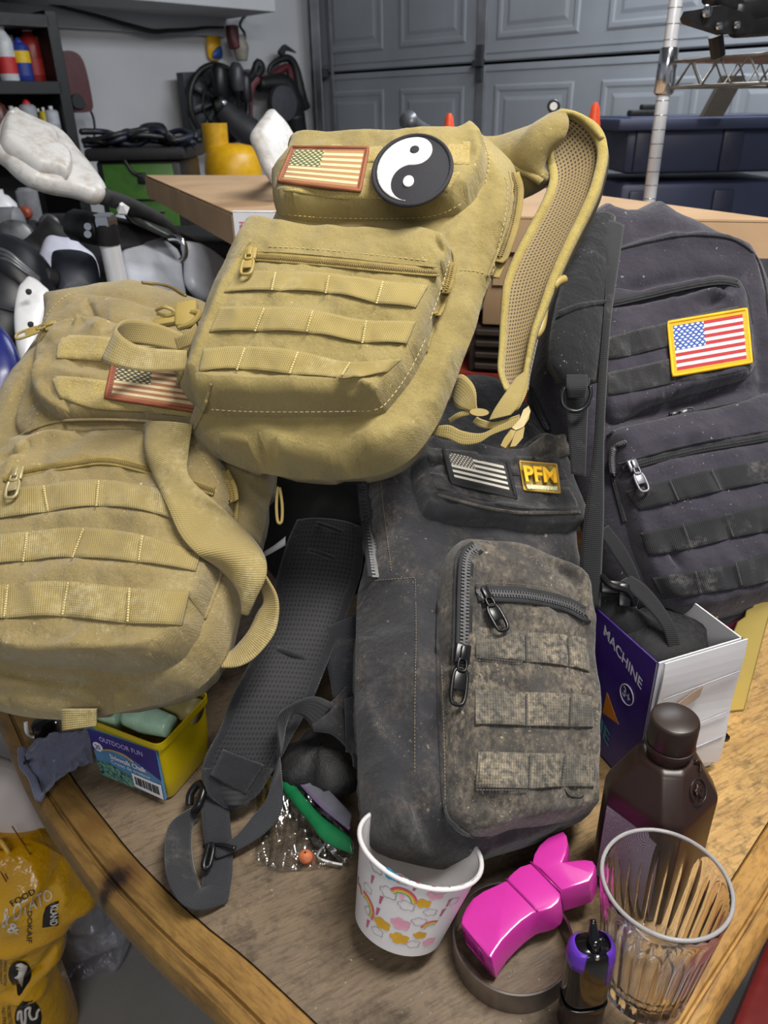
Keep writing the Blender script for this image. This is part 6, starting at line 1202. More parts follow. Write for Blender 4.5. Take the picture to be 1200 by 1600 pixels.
for x, y, s in ((588, 1355, .0052), (683, 1380, .0058), (655, 1440, .0045), (607, 1395, .0055), (635, 1415, .0050), (578, 1425, .0042), (590, 1455, .0040), (700, 1350, .005), (640, 1352, .005), (645, 1475, .0042), (708, 1408, .004), (575, 1388, .004), (672, 1425, .004)):
    c = blob('cloud', s); ci = c*.86; k = len(c); ol.append((x, y, [list(c[:k//2+1])+list(ci[:k//2+1][::-1]), list(c[k//2:])+[c[0]]+[ci[0]]+list(ci[k//2:][::-1])]))
cupdecal('cloud_outline', ol, plain('pr_line', 'A4A0A4', .7))
dt = [(x, y, [[(-.0008, -.004), (.0008, -.004), (.0025, .004), (-.001, .003)]]) for x, y in ((582, 1373), (595, 1405), (630, 1363), (652, 1370), (700, 1410), (575, 1442), (560, 1375), (668, 1363), (715, 1365), (690, 1425), (590, 1423), (648, 1385))]
cupdecal('small_print', dt, plain('pr_mauve', 'B0607C', .7))
# --- metal ring
rc = onz(800, 1473, ZT+.012); ring = solo('metal_ring', 'dull steel ring band lying on the table under the pink shape', 'ring', lathe([(.0490, 0), (.0490, .022), (.0478, .0228), (.0470, .022), (.0470, 0), (.0490, 0)], (rc[0], rc[1], ZT+.0002), k=96, close=False), plain('brushed_steel', '8C8480', .3, .9, var=.12, nscale=30), sharp=40)
# --- pink rabbit-shaped box
m_pink = plain('pink_gloss', 'C4349A', .22, var=.03, nscale=20, Coat_Weight=.3)
def slantz(x, y): # tilted top plane through body end (low) and ears (high)
    p0 = onz(740, 1450, ZT+.036); p1 = onz(890, 1350, ZT+.055); d = p1-p0; n = nrm(np.cross(d, np.cross(ZU, d))); 
    return onplane(x, y, p0, n), n
def topP(pts, n=None, closed=True): return np.array([slantz(x, y)[0] for x, y in pts])
pn = slantz(800, 1400)[1]
body = [(720, 1443), (721, 1432), (727, 1418), (738, 1403), (755, 1391), (775, 1382), (790, 1375), (795, 1368), (801, 1362), (812, 1353), (828, 1348), (834, 1349), (850, 1366), (866, 1384), (875, 1394), (876, 1402), (872, 1411), (862, 1419), (848, 1424), (841, 1425), (832, 1428), (815, 1440), (800, 1454), (785, 1470), (774, 1486), (768, 1497), (762, 1494), (742, 1470)]
ears = [(831, 1348), (834, 1334), (842, 1320), (855, 1308), (870, 1301), (880, 1298), (885, 1304), (888, 1318), (885, 1334), (879, 1347), (886, 1345), (900, 1343), (915, 1342), (926, 1344), (931, 1352), (928, 1366), (921, 1377), (900, 1384), (877, 1391), (860, 1374), (845, 1358)]
pk = Thing('pink_box', 'glossy pink two-eared shaped container lying across the steel ring', 'container', onz(800, 1460, ZT))
for nm, pp_ in (('body_shell', body), ('ear_shell', ears)):
    P = topP(pp_); n = len(P); cen = P.mean(0); 
    T_ = np.roll(P, -1, 0)-np.roll(P, 1, 0); In = np.cross(pn, T_); In /= np.linalg.norm(In, axis=1)[:, None]
    if np.mean(np.sum(In*(cen-P), 1)) < 0: In = -In
    dpt = .032
    R = [P-pn*dpt+In*.001, P-pn*(dpt-.001), P-pn*.002, P-pn*.0006+In*.0008, P+In*.0022]
    V = np.vstack(R); Fc = [(k*n+i, k*n+(i+1) % n, (k+1)*n+(i+1) % n, (k+1)*n+i) for k in range(4) for i in range(n)]+[tuple(range(4*n, 5*n)), tuple(range(n))[::-1]]
    # shallow waist line
    pk.part(nm, (V, Fc), m_pink, sharp=35)
sh = [slantz(791, 1374)[0]+pn*.0005, slantz(815, 1398)[0]+pn*.0005, slantz(840, 1424)[0]+pn*.0005]
pk.part('waist_seam', tube(sh, .0009, 6, n=10), plain('pink_dark', 'A02080', .4))
pk.part('ear_seam', tube([slantz(829, 1347)[0]+pn*.0003, slantz(852, 1370)[0]+pn*.0003, slantz(876, 1393)[0]+pn*.0003, slantz(876, 1393)[0]-pn*.03], .0009, 6), plain('pink_dark', 'A02080', .4))
ev = nrm(slantz(766, 1496)[0]-slantz(721, 1444)[0]); en = nrm(np.cross(ev, pn)); 
if en@(CAM-slantz(740, 1470)[0]) < 0: en = -en
for k in range(3): pk.part('end_slot', box(slantz(731+k*10, 1456+k*11)[0]-pn*.015+en*.0005, (.006, .001, .012), ev, en, pn, bev=.0004), plain('pink_dark', 'A02080', .4))
pk.part('end_rib', tube([slantz(724, 1447)[0]-pn*.005+en*.0006, slantz(763, 1492)[0]-pn*.005+en*.0006, slantz(763, 1492)[0]-pn*.026+en*.0006, slantz(724, 1447)[0]-pn*.026+en*.0006], .0007, 5, True), m_pink)
# --- glass tumbler
t = NT('clear_glass'); t.b.inputs['Transmission Weight'].default_value = 1; m_glass = t.fin((.97, .96, .96, 1), .03, 0.0, IOR=1.38)
gb = onz(1003, 1540, ZT); gt = onz(1020, 1381, ZT+.125); Hh = .125
NF = 26
def flute(a_, h): return 1-.034*np.abs(np.cos(a_*NF/2))**.7*(1 if .006 < h < Hh-.018 else 0)
gl = Thing('glass_tumbler', 'clear fluted glass tumbler standing at the front right of the table', 'glass', (gb[0], gb[1], ZT))
rb, rtp = .0335, .0462; dr_ = np.array([gb[0], gb[1], ZT+.0006])
pf_o = [(.001, .0005), (rb*.82, .0005), (rb*.93, .002), (rb, .006)]+[(rb+(rtp-rb)*q, .006+(Hh-.006)*q) for q in (.05, .2, .4, .6, .8, .86, .92)]+[(rtp-.0015+.0015*math.cos(q), Hh-.0015+.0015*math.sin(q)) for q in np.linspace(0, math.pi, 9)]
pf_i = [(rb+(rtp-rb)*q-.0030, .006+(Hh-.006)*q) for q in (.95, .8, .6, .4, .25, .12)]+[(rb*.80, .0165), (rb*.5, .0150), (.001, .0148)]
V1, F1 = lathe(pf_o+pf_i, dr_, k=NF*8, mod=lambda a_, h: flute(a_, h), close=False)
# inner wall stays round
k_ = NF*8; Va = np.array(V1).reshape(len(pf_o)+len(pf_i), k_, 3)
for i, (r_, h_) in enumerate(pf_i): 
    aa = np.linspace(0, math.tau, k_, endpoint=False); X_ = nrm(np.cross(ZU, [0, 1, 0.01])); Y_ = np.cross(ZU, X_); Va[len(pf_o)+i] = dr_+ZU*h_+r_*(np.cos(aa)[:, None]*X_+np.sin(aa)[:, None]*Y_)
V1 = Va.reshape(-1, 3); m_ = len(pf_o)+len(pf_i)
F1 = list(F1)+[tuple(range(k_))[::-1], tuple((m_-1)*k_+q for q in range(k_))]
gl.part('glass_body', (V1, F1), m_glass, sharp=60)
t = NT('rim_glass'); t.b.inputs['Transmission Weight'].default_value = .55
gl.part('glass_rim', tube([dr_+ZU*(Hh-.0006)+np.array([math.cos(q), math.sin(q), 0])*(rtp-.0015) for q in np.linspace(0, math.tau, 90, endpoint=False)], .0015, 10, True, up=ZU), t.fin((.62, .60, .60, 1), .12, 0.0, IOR=1.3))
# --- torch lighter
lg0 = onz(908, 1545, .775); lc = np.array([onY(911, 1560, .338)[0], .338, ZT]); Lx = nrm([1, .10, 0]); Ly = nrm([-.10, 1, 0]); Lh = .098
m_lbk = plain('gloss_black', '0B0A0D', .12, var=.02); m_pur = plain('lighter_purple', '5B2FA8', .25, var=.03)
t = NT('smoked_shell'); t.b.inputs['Transmission Weight'].default_value = .55; m_smk = t.fin(lin('3A2A26'), .12, 0.0, IOR=1.4)
lt = Thing('lighter', 'black and purple lighter standing at the front edge of the picture', 'lighter', lc)
def oval(c, w, d, z, n=36, p=.70): 
    q = np.linspace(0, math.tau, n, endpoint=False); return c+Lx*(np.sign(np.cos(q))*np.abs(np.cos(q))**p*w/2)[:, None]+Ly*(np.sign(np.sin(q))*np.abs(np.sin(q))**p*d/2)[:, None]+ZU*z
def ovalloft(stages): R = [oval(lc, w, d, z) for w, d, z in stages]; n = 36; V = np.vstack(R); return V, [(k*n+i, k*n+(i+1) % n, (k+1)*n+(i+1) % n, (k+1)*n+i) for k in range(len(R)-1) for i in range(n)]+[tuple(range(n))[::-1], tuple(range((len(R)-1)*n, len(R)*n))]
lt.part('fuel_body', ovalloft([(.030, .020, .001), (.033, .023, .004), (.033, .023, .030), (.032, .022, .034)]), m_smk, sharp=40)
lt.part('cap_body', ovalloft([(.0325, .0225, .034), (.033, .023, .040), (.033, .023, .085), (.031, .021, .093), (.026, .017, .096)]), m_lbk)
for sg in (-1, 1):
    q = np.linspace(-1.1, 1.1, 12); V = []
    for z, s_ in ((.062 if sg > 0 else .080, 1.10), (.086, 1.10), (.094, 1.02), (.097, .86)):
        V.append(lc+Lx*(sg*np.abs(np.cos(q))**.75*.0315/2*s_)[:, None]+Ly*(np.sign(np.sin(q))*np.abs(np.sin(q))**.75*.0215/2*s_)[:, None]+ZU*z)
    V = np.vstack(V); lt.part('side_trim', slab((V, [(k*12+i, k*12+i+1, (k+1)*12+i+1, (k+1)*12+i) for k in range(3) for i in range(11)]), -Lx*sg*.0012), m_pur)
lt.part('trigger', ovalloft([(.006, .006, .09)]) if False else box(lc-Ly*.002+ZU*.098, (.008, .010, .012), Lx, Ly, ZU, bev=.003), m_lbk)
lt.part('nozzle', tube([lc-Ly*.003+ZU*.094, lc+Ly*.001+ZU*.104, lc+Ly*.004+ZU*.112, lc+Ly*.006+ZU*.114], [.0055, .0052, .0048, .002], 16, n=14), m_lbk)
lt.part('spark_pin', box(lc-Ly*.0095+ZU*.094, (.003, .002, .006), Lx, Ly, ZU, bev=.0006), m_chrome, sharp=30)
lt.part('lip_ring', tube(oval(lc, .0335, .0235, .034), .0006, 6, True), m_lbk)
# --- brown bottle
m_brn = plain('brown_hdpe', '2B1A14', .35, var=.04, nscale=20); m_lbl = NT('bottle_label'); x, y, z = m_lbl.sep(m_lbl.uv()); ln_ = m_lbl.math('SINE', m_lbl.math('MULTIPLY', y, 210.0)); nn = m_lbl.noise(m_lbl.stretch(m_lbl.uv(), (60, 26, 1)), 1.0, 2)
m_lbl = m_lbl.fin(m_lbl.mix(m_lbl.math('MULTIPLY', m_lbl.ramp(ln_, .0, .5), m_lbl.ramp(nn, .35, .5)), lin('A6A2AC'), lin('585060')), .5)
bb = onz(1003, 1372, ZT); bth = math.radians(38); Bx = np.array([math.cos(bth), math.sin(bth), 0]); By = np.array([-math.sin(bth), math.cos(bth), 0])
def octo(w, ch, z): h = w/2; c_ = h-ch; return [bb*[1, 1, 0]+Bx*a_+By*b_+ZU*z for a_, b_ in ((-c_, -h), (c_, -h), (h, -c_), (h, c_), (c_, h), (-c_, h), (-h, c_), (-h, -c_))]
Z0 = ZT+.0005; bw = .074
bt = Thing('bottle', 'dark brown square bottle with a round cap, behind the glass tumbler', 'bottle', (bb[0], bb[1], ZT))
bm = bmesh.new(); st_ = [(bw*.96, .010, Z0), (bw, .011, Z0+.004), (bw, .011, Z0+.112), (bw*.985, .012, Z0+.118), (.046, .0125, Z0+.150), (.036, .0105, Z0+.153)]
R = [[bm.verts.new(p) for p in octo(w, c_, z)] for w, c_, z in st_]
for k in range(len(R)-1):
    for i in range(8): bm.faces.new((R[k][i], R[k][(i+1) % 8], R[k+1][(i+1) % 8], R[k+1][i]))
bm.faces.new(R[0][::-1]); bm.faces.new(R[-1]); bmesh.ops.bevel(bm, geom=[e_ for e_ in bm.edges], offset=.0022, segments=3, profile=.5, affect='EDGES'); bm.verts.index_update()
bt.part('bottle_body', (np.array([v.co[:] for v in bm.verts]), [tuple(v.index for v in f.verts) for f in bm.faces]), m_brn, sharp=None); bm.free()
ctr = np.array([bb[0], bb[1], 0])
bt.part('neck', lathe([(.017, Z0+.150), (.017, Z0+.160), (.0195, Z0+.161), (.0200, Z0+.163), (.0195, Z0+.165), (.016, Z0+.166)], ctr, k=36), m_brn, sharp=50)
nk = 60; bt.part('cap', lathe([(.0185, Z0+.1655), (.0190, Z0+.167), (.0190, Z0+.187), (.0184, Z0+.1895), (.0170, Z0+.1905), (.001, Z0+.1905)], ctr, k=nk*2, mod=lambda a_, h: 1-.012*(np.arange(nk*2) % 2)*(1 if h < Z0+.188 else 0)), plain('cap_brown', '2A1D17', .38, var=.03))
Lc = ctr-By*(bw/2) # front-left face
lf = [ctr-Bx*(bw/2+.0006)+By*a_+ZU*z for a_, z in ((.024, Z0+.098), (-.024, Z0+.098), (-.024, Z0+.012), (.024, Z0+.012))]
V, Fc, UV = quadgrid(lf, 6, 8); bt.part('label', slab((V, Fc, UV), -Bx*.0004*-1), m_lbl, smooth=False)
lf = [ctr-By*(bw/2+.0006)+Bx*a_+ZU*z for a_, z in ((-.024, Z0+.098), (.024, Z0+.098), (.024, Z0+.012), (-.024, Z0+.012))]
# raised round emblem on the shoulder plane
sh_c = ctr-By*((bw/2+.018)/2+.0125)+ZU*(Z0+.134); sn = nrm(-By*.032+ZU*.019); sx = Bx; sy = np.cross(sn, sx)
sh_c = ctr-By*(.0300)+ZU*(Z0+.1347)
bt.part('emblem', join(tube([sh_c+sn*.0008+sx*math.cos(q)*.0095+sy*math.sin(q)*.0095 for q in a40], .0007, 6, True), tube([sh_c+sn*.0008-sx*.004-sy*.002, sh_c+sn*.001+sy*.004, sh_c+sn*.001+sx*.003-sy*.001], .0014, 6, n=10), tube([sh_c+sn*.0008-sy*.006, sh_c+sn*.001+sy*.006], .0012, 6, n=4), tube([sh_c+sn*.001-sx*.005+sy*.002, sh_c+sn*.001+sx*.005+sy*.002], .0012, 6, n=4)), m_brn)
bt.part('moulded_tab', tube([ctr-By*.020+Bx*.006+ZU*(Z0+.1555), ctr-By*.0225+Bx*.010+ZU*(Z0+.153), ctr-By*.026+Bx*.006+ZU*(Z0+.1475)], .0012, 6, n=10), m_brn)
# --- white and purple carton
k0 = onz(990, 1240, ZT); k1 = onz(1112, 1196, ZT); wv = nrm(k1-k0); dv_ = np.cross(ZU, wv); 
WB = np.linalg.norm((k1-k0)[:2]); DB = .115; HB = .166
if dv_[1] < 0: dv_ = -dv_
ct = Thing('carton', 'open white carton with a purple printed side, under the charcoal backpack', 'box', k0+wv*WB/2+dv_*DB/2)
m_cw = plain('carton_white', 'D6D5D8', .55, var=.02, nscale=12, bump=.05); m_cp = NT('carton_purple'); x, y, z = m_cp.sep(m_cp.uv()); cn = m_cp.noise(m_cp.uv(), 3, 3)
m_cp = m_cp.fin(m_cp.mix(m_cp.ramp(m_cp.math('ADD', y, m_cp.math('MULTIPLY', cn, .2)), .25, .75), lin('5C55A8'), lin('3B2273')), .4)
def wallq(p, q, z0, z1, th, mat, nm, uv=False, **kw):
    c4 = [p+ZU*z1, q+ZU*z1, q+ZU*z0, p+ZU*z0]; V, Fc, UV = quadgrid(c4, 8, 8); nn_ = nrm(np.cross(q-p, ZU)); return ct.part(nm, slab((V, Fc, UV), -nn_*th), mat, smooth=False, **kw)
wallq(k0, k0+wv*WB, .001, HB, .0016, m_cw, 'front_wall', label='white front wall'); wallq(k0+dv_*DB, k0, .001, HB, .0016, m_cp, 'side_wall', label='purple printed side wall')
wallq(k0+wv*WB, k0+wv*WB+dv_*DB, .001, HB, .0016, m_cw, 'side_wall'); wallq(k0+wv*WB+dv_*DB, k0+dv_*DB, .001, HB, .0016, m_cw, 'back_wall')
ct.part('base_panel', prism([k0+ZU*.001, k0+wv*WB+ZU*.001, k0+wv*WB+dv_*DB+ZU*.001, k0+dv_*DB+ZU*.001], 0, ZU*.0015), m_cw, smooth=False)
fo = np.cross(wv, ZU); fo = fo if fo[1] < 0 else -fo
fl_ = [k0+wv*.004+fo*.003+ZU*(HB+.002), k0+wv*(WB+.001)+fo*.003+ZU*(HB+.002), k0+wv*(WB+.0)+fo*.006+ZU*.012, k0+wv*.004+fo*.006+ZU*.045]
V, Fc, UV = quadgrid(fl_, 12, 16); V = V+fo*(.0012*np.sin(UV[:, 1:2]*9)); ct.part('front_flap', slab((V, Fc), fo*.0012), m_cw, smooth=False)
for fz in (.128, .078, .045): ct.part('fold_line', tube([k0+wv*(.006 if fz > .1 else .03)+fo*.0085+ZU*fz, k0+wv*(WB-.004)+fo*.0085+ZU*(fz+.006)], .0007, 5, n=4), plain('fold_grey', 'A8A8AE', .7))
ct.part('torn_patch', slab((np.array([k0+wv*a_+fo*.0088+ZU*z_ for a_, z_ in ((.025, .118), (.04, .126), (.052, .130), (.050, .118), (.040, .112), (.026, .110))]), [tuple(range(6))]), fo*.0004), plain('torn_card', 'B39A86', .9), smooth=False)
sq = lambda a_, z_, o_=.0008: k0+dv_*a_-wv*o_+ZU*z_
ct.part('printed_word', textquad('MACHINE', [sq(.078, .158), sq(.014, .136), sq(.014, .124), sq(.078, .146)], .02), plain('print_white', 'D8D4E4', .5), smooth=False)
ct.part('printed_word', textquad('washing set', [sq(.075, .140), sq(.040, .129), sq(.040, .125), sq(.075, .136)]), plain('print_lilac', 'A79CD0', .5), smooth=False) if False else None
ct.part('printed_age', textquad('3+', [sq(.038, .112), sq(.026, .108), sq(.026, .096), sq(.038, .100)], .02), plain('print_white', 'D8D4E4', .5), smooth=False)
ct.part('printed_circle', tube([sq(.032+.010*math.cos(q), .104+.011*math.sin(q), .0006) for q in a40], .0006, 5, True), plain('print_white', 'D8D4E4', .5))
ct.part('printed_triangle', slab((np.array([sq(.060, .085), sq(.036, .062), sq(.062, .056)]), [(0, 1, 2)]), -wv*.0003), plain('print_orange', 'D8862A', .5), smooth=False)
ct.part('printed_letter', textquad('IE', [sq(.062, .048), sq(.046, .040), sq(.046, .022), sq(.062, .030)], .03), plain('print_cyan', '5AA8B8', .5), smooth=False)
solo('black_net_bag', 'black net material stuffed in the top of the white carton', 'bag', (lambda V, Fc: (V, Fc))(*lathe([(.001, .0), (.040, .004), (.046, .025), (.042, .042), (.022, .050), (.001, .051)], k0+wv*WB*.55+dv_*DB*.48+ZU*.108, k=28, mod=lambda a_, h: 1+.05*np.sin(a_*5+h*90), close=False)), m_meshK if False else plain('net_black', '131316', .7, var=.3, nscale=200, bump=.8))
# --- yellow box with scalloped opening
y0 = onz(1085, 1118, ZT); y1 = onz(1163, 1110, ZT); yv = nrm(y1-y0); yd = np.cross(ZU, yv); yd = yd if yd[1] > 0 else -yd; YW = np.linalg.norm(y1-y0); YH = .150
m_yb = plain('pale_yellow_card', 'E2CC74', .6, var=.02, nscale=12)
yb = Thing('display_box', 'pale yellow cardboard display box with a scalloped cut-out, behind the carton', 'box', y0+yv*YW/2+yd*.05)
fp = [(0, 0), (YW, 0), (YW, YH), (YW-.020, YH), (YW-.021, YH-.006), (YW-.027, YH-.009), (YW-.027, YH-.018), (YW-.034, YH-.024), (YW-.036, YH-.036), (YW-.046, YH-.046), (YW-.062, YH-.050), (.0, YH-.054)]
yb.part('front_wall', prism([y0+yv*a_+ZU*(z_+.0005) for a_, z_ in fp], 0, yd*.0015), m_yb, smooth=False)
for nm, p_, q_ in (('side_wall', y1, y1+yd*.10), ('side_wall', y0+yd*.1, y0), ('back_wall', y1+yd*.1, y0+yd*.1)): yb.part(nm, slab(quadgrid([p_+ZU*YH, q_+ZU*YH, q_+ZU*.0005, p_+ZU*.0005], 3, 3)[:2], nrm(np.cross(q_-p_, ZU))*-.0015), m_yb, smooth=False)
yb.part('base_panel', prism([y0+ZU*.001, y1+ZU*.001, y1+yd*.1+ZU*.001, y0+yd*.1+ZU*.001], 0, ZU*.001), plain('card_inner', '6E4C38', .8), smooth=False)
px_ = onplane(1188, 966, y0+yd*.03, yd)
solo('pink_tub', 'small pink and white tub inside the yellow display box', 'tub', lathe([(.016, 0), (.017, .03), (.0175, .032), (.015, .034)], np.array([px_[0]-.002, px_[1]+.01, ZT+.098]), k=24), plain('tub_pink', 'D86A9A', .4), sharp=40) if False else solo('pink_tub', 'small pink and white tub inside the yellow display box', 'tub', lathe([(.015, 0), (.016, .128), (.0165, .132), (.014, .135)], np.array([y1[0]-.020, y1[1]+.03, ZT+.003]), k=24), plain('tub_pink', 'D86A9A', .4), sharp=40)
# --- pen
pa, pb = onz(1108, 1122, ZT+.003), onz(1136, 1155, ZT+.003); pv = nrm(pb-pa)
solo('marker', 'short black square-section stick on the table beside the carton', 'stick', box((pa+pb)/2, (np.linalg.norm(pb-pa), .008, .005), pv, np.cross(ZU, pv), ZU, bev=.001), m_lbk, sharp=30)
# --- yellow chalk tub
m_tub = NT('tub_yellow'); m_tub.b.inputs['Subsurface Weight'].default_value = .0; m_tub = m_tub.fin(lin('B9A20C'), .3, 0.0)
q0 = onz(268, 1258, ZT); q1 = onz(158, 1212, ZT); q2 = onz(338, 1175, ZT)
ue = q1-q0; ve = q2-q0; q3 = q1+ve; 
def tubring(s, z, rr_=.010):
    c = (q0+q1+q2+q3)/4; cs = [c+(p-c)*s for p in (q0, q2, q3, q1)]; out_ = []
    for i in range(4):
        p, a_, b_ = cs[i], cs[i-1], cs[(i+1) % 4]; da, db = nrm(a_-p), nrm(b_-p)
        for t_ in np.linspace(0, 1, 6): out_.append((p+da*rr_)*(1-t_)**2+2*p*t_*(1-t_)+(p+db*rr_)*t_**2+np.array([0, 0, z]))
    return np.array(out_)
TH = .082
cr = Thing('chalk_tub', 'yellow plastic tub of chalk with a blue label, under the left tan pack', 'tub', q0*.5+q3*.5)
R = [tubring(.90, .001), tubring(.93, .004), tubring(.965, TH*.35), tubring(1.0, TH*.86), tubring(1.0, TH*.88), tubring(1.05, TH*.90), tubring(1.055, TH*.94), tubring(1.05, TH), tubring(1.025, TH), tubring(.97, TH*.8), tubring(.90, .006)]
n = 24; V = np.vstack(R); cr.part('tub_body', (V, [(k*n+i, k*n+(i+1) % n, (k+1)*n+(i+1) % n, (k+1)*n+i) for k in range(len(R)-1) for i in range(n)]+[tuple(range(n)), tuple(range((len(R)-1)*n, len(R)*n))[::-1]]), m_tub, sharp=50)
lfn = nrm(np.cross(q1-q0, ZU)); lfn = lfn if lfn@(CAM-q0) > 0 else -lfn
lo_ = [onplane(x, y, (q0+lfn*.002)*[1, 1, 1], lfn) for x, y in ((137, 1138), (243, 1173), (258, 1250), (158, 1209))]
def lq(a_, b_, off=.0): return bil(lo_, np.array([a_]), np.array([b_]))[0]+lfn*off
cr.part('label', slab(quadgrid(lo_, 4, 4)[:2], -lfn*.003), plain('label_sky', '4F7FA6', .4, var=.08, nscale=30), smooth=False)
cr.part('label_band', slab((np.array([lq(0, 1, .0004), lq(1, 1, .0004), lq(1, .40, .0004), lq(.85, .50, .0004), lq(.6, .66, .0004), lq(.45, .70, .0004), lq(.25, .68, .0004), lq(.1, .60, .0004), lq(0, .55, .0004)][::-1]), [tuple(range(9))]), lfn*.0003), plain('label_indigo', '27206E', .4), smooth=False)
cr.part('rainbow_arc', tube([lq(.15, .62, .001), lq(.3, .69, .001), lq(.5, .69, .001), lq(.63, .60, .001)], .0009, 5, n=16), plain('arc_tan', 'B59A5A', .5))
cr.part('meadow', slab((np.array([lq(0, 0, .0005), lq(.55, 0, .0005), lq(.55, .22, .0005), lq(.35, .30, .0005), lq(.15, .36, .0005), lq(0, .3, .0005)]), [tuple(range(6))]), lfn*.0002), plain('label_leaf', '4F7A6E', .5, var=.5, nscale=260), smooth=False)
mw = plain('print_white', 'D8D4E4', .5)
cr.part('printed_word', textquad('OUTDOOR FUN', [lq(.16, .92, .001), lq(.80, .90, .001), lq(.80, .80, .001), lq(.16, .82, .001)], .01), plain('print_mauve', 'A8A0D0', .5), smooth=False)
cr.part('printed_word', textquad('Sidewalk Chalk', [lq(.26, .60, .001), lq(.80, .56, .001), lq(.80, .46, .001), lq(.26, .50, .001)], .02), mw, smooth=False)
cr.part('printed_word', textquad('Craies de trottoir', [lq(.26, .48, .001), lq(.85, .43, .001), lq(.85, .35, .001), lq(.26, .40, .001)], .01), plain('print_pale', 'B9CFE4', .5), smooth=False)
cr.part('count_badge', slab((np.array([lq(.10+.075*math.cos(q), .67+.095*math.sin(q), .001) for q in a40]), [tuple(range(40))]), lfn*.0003), mw, smooth=False); cr.part('printed_count', textquad('20', [lq(.06, .72, .0016), lq(.14, .72, .0016), lq(.14, .62, .0016), lq(.06, .62, .0016)], .02), plain('print_dark', '4A3A4A', .5), smooth=False)
bcq = [lq(.56, .34, .001), lq(.99, .31, .001), lq(.99, .02, .001), lq(.56, .06, .001)]
cr.part('barcode_panel', slab((np.array(bcq), [(0, 1, 2, 3)]), lfn*.0003), m_lab, smooth=False)
bars = []; xx = .08; rb_ = random.Random(3)
while xx < .92: w_ = rb_.choice((.015, .03, .045)); p4 = bil(np.array(bcq)+lfn*.0005, np.array([xx, xx+w_, xx+w_, xx]), np.array([.85, .85, .25, .25])); bars.append(slab((p4, [(0, 1, 2, 3)]), lfn*.0002)); xx += w_+rb_.choice((.015, .03))
cr.part('barcode', join(*bars), plain('print_black', '202022', .5), smooth=False)
m_chk = plain('mint_chalk', 'A9CDB4', .3, var=.08, nscale=60, bump=.3)
for i, (xa, ya, xb, yb_, z_, lb) in enumerate(((214, 1120, 262, 1134, .088, 'thick mint green chalk stick in clear wrap, nearest in the yellow tub'), (160, 1118, 186, 1122, .083, 'mint green chalk stick at the left of the yellow tub'))):
    p_, q_ = onz(xa, ya, ZT+z_-.012), onz(xb, yb_, ZT+z_-.012); T = Thing('chalk_stick', lb, 'chalk', (p_+q_)/2-ZU*.013, group='chalk sticks'); T.part('stick', tube([p_-(q_-p_)*.3, p_, q_, q_+(q_-p_)*.1], [.012, .0145, .0145, .011], 18, n=14), m_chk)
p_, q_ = onz(262, 1098, ZT+.075), onz(308, 1112, ZT+.075)
solo('chalk_stick', 'tan chalk stick at the back of the yellow tub', 'chalk', tube([p_, q_], .013, 16, n=6), plain('tan_chalk', '8C8050', .5), group='chalk sticks')
# --- crumpled cloth over the table edge
m_cl = fabric('blue_grey_cloth', '5E6178', '70748C', 'A8A8B4', .2, .1, weave=.6, seed=3, period=.0012)
def cloth(T, nm, A, B, mat, n=70, m=26, amp=.006, seed=0, thick=.001):
    A = cat(np.array(A), n); B = cat(np.array(B), n); tt = np.linspace(0, 1, m); G = A[None]*(1-tt)[:, None, None]+B[None]*tt[:, None, None]
    S_, T_ = np.meshgrid(np.linspace(0, 1, n), tt); q = np.stack([S_.ravel()*np.linalg.norm(A[-1]-A[0]), T_.ravel()*np.linalg.norm(B[n//2]-A[n//2])], 1)
    h = Waves(seed, .05, amp)(q)+Crumple(seed+1, .022, amp*.9)(q)+Crumple(seed+7, .011, amp*.4)(q)+Waves(seed+2, .009, amp*.12)(q); N = nrm(np.cross(A[-1]-A[0], B[n//2]-A[n//2])); N = N if N@(CAM-G[m//2, n//2]) > 0 else -N
    V = G.reshape(-1, 3)+N*(h[:, None]+amp*.4); Fc = [(j*n+i, (j+1)*n+i, (j+1)*n+i+1, j*n+i+1) for j in range(m-1) for i in range(n-1)]
    VF = slab((V, Fc, np.stack([q[:, 0], q[:, 1]], 1)), -N*thick)
    return T.part(nm, VF, mat) if T else VF
cr_ = Thing('crumpled_cloth', 'crumpled blue-grey cloth at the table edge left of the yellow tub', 'cloth', onz(85, 1190, ZT))
cloth(cr_, 'cloth_sheet', [onz(34, 1168, ZT+.022), onz(60, 1152, ZT+.022), onz(100, 1142, ZT+.020), onz(138, 1135, ZT+.016)], [onz(60, 1244, ZT+.006), onz(70, 1240, ZT+.008), onz(108, 1212, ZT+.012), onz(146, 1190, ZT+.010)], m_cl, seed=5, amp=.008)
cr_.part('rolled_hem', tube([onz(x, y, ZT+z_) for x, y, z_ in ((33, 1170, .022), (36, 1195, .018), (50, 1215, .012), (61, 1247, .008), (64, 1240, .01))], .004, 8, n=30), m_cl)
cr_.part('cloth_hole', lathe([(.003, 0), (.0035, .001)], onz(42, 1192, ZT+.028), ZU, 12), m_black)
solo('wire_hook', 'white bent wire at the table edge under the left tan pack', 'wire', tube([onz(x, y, ZT+z_) for x, y, z_ in ((40, 1128, .03), (42, 1143, .02), (50, 1150, .006), (62, 1152, .004))], .0022, 8, n=24), m_white)
solo('black_puck', 'black round puck at the table edge under the left tan pack', 'puck', lathe([(.013, 0), (.014, .003), (.014, .02), (.011, .022)], onz(75, 1150, ZT), k=24), m_lbk, sharp=40)
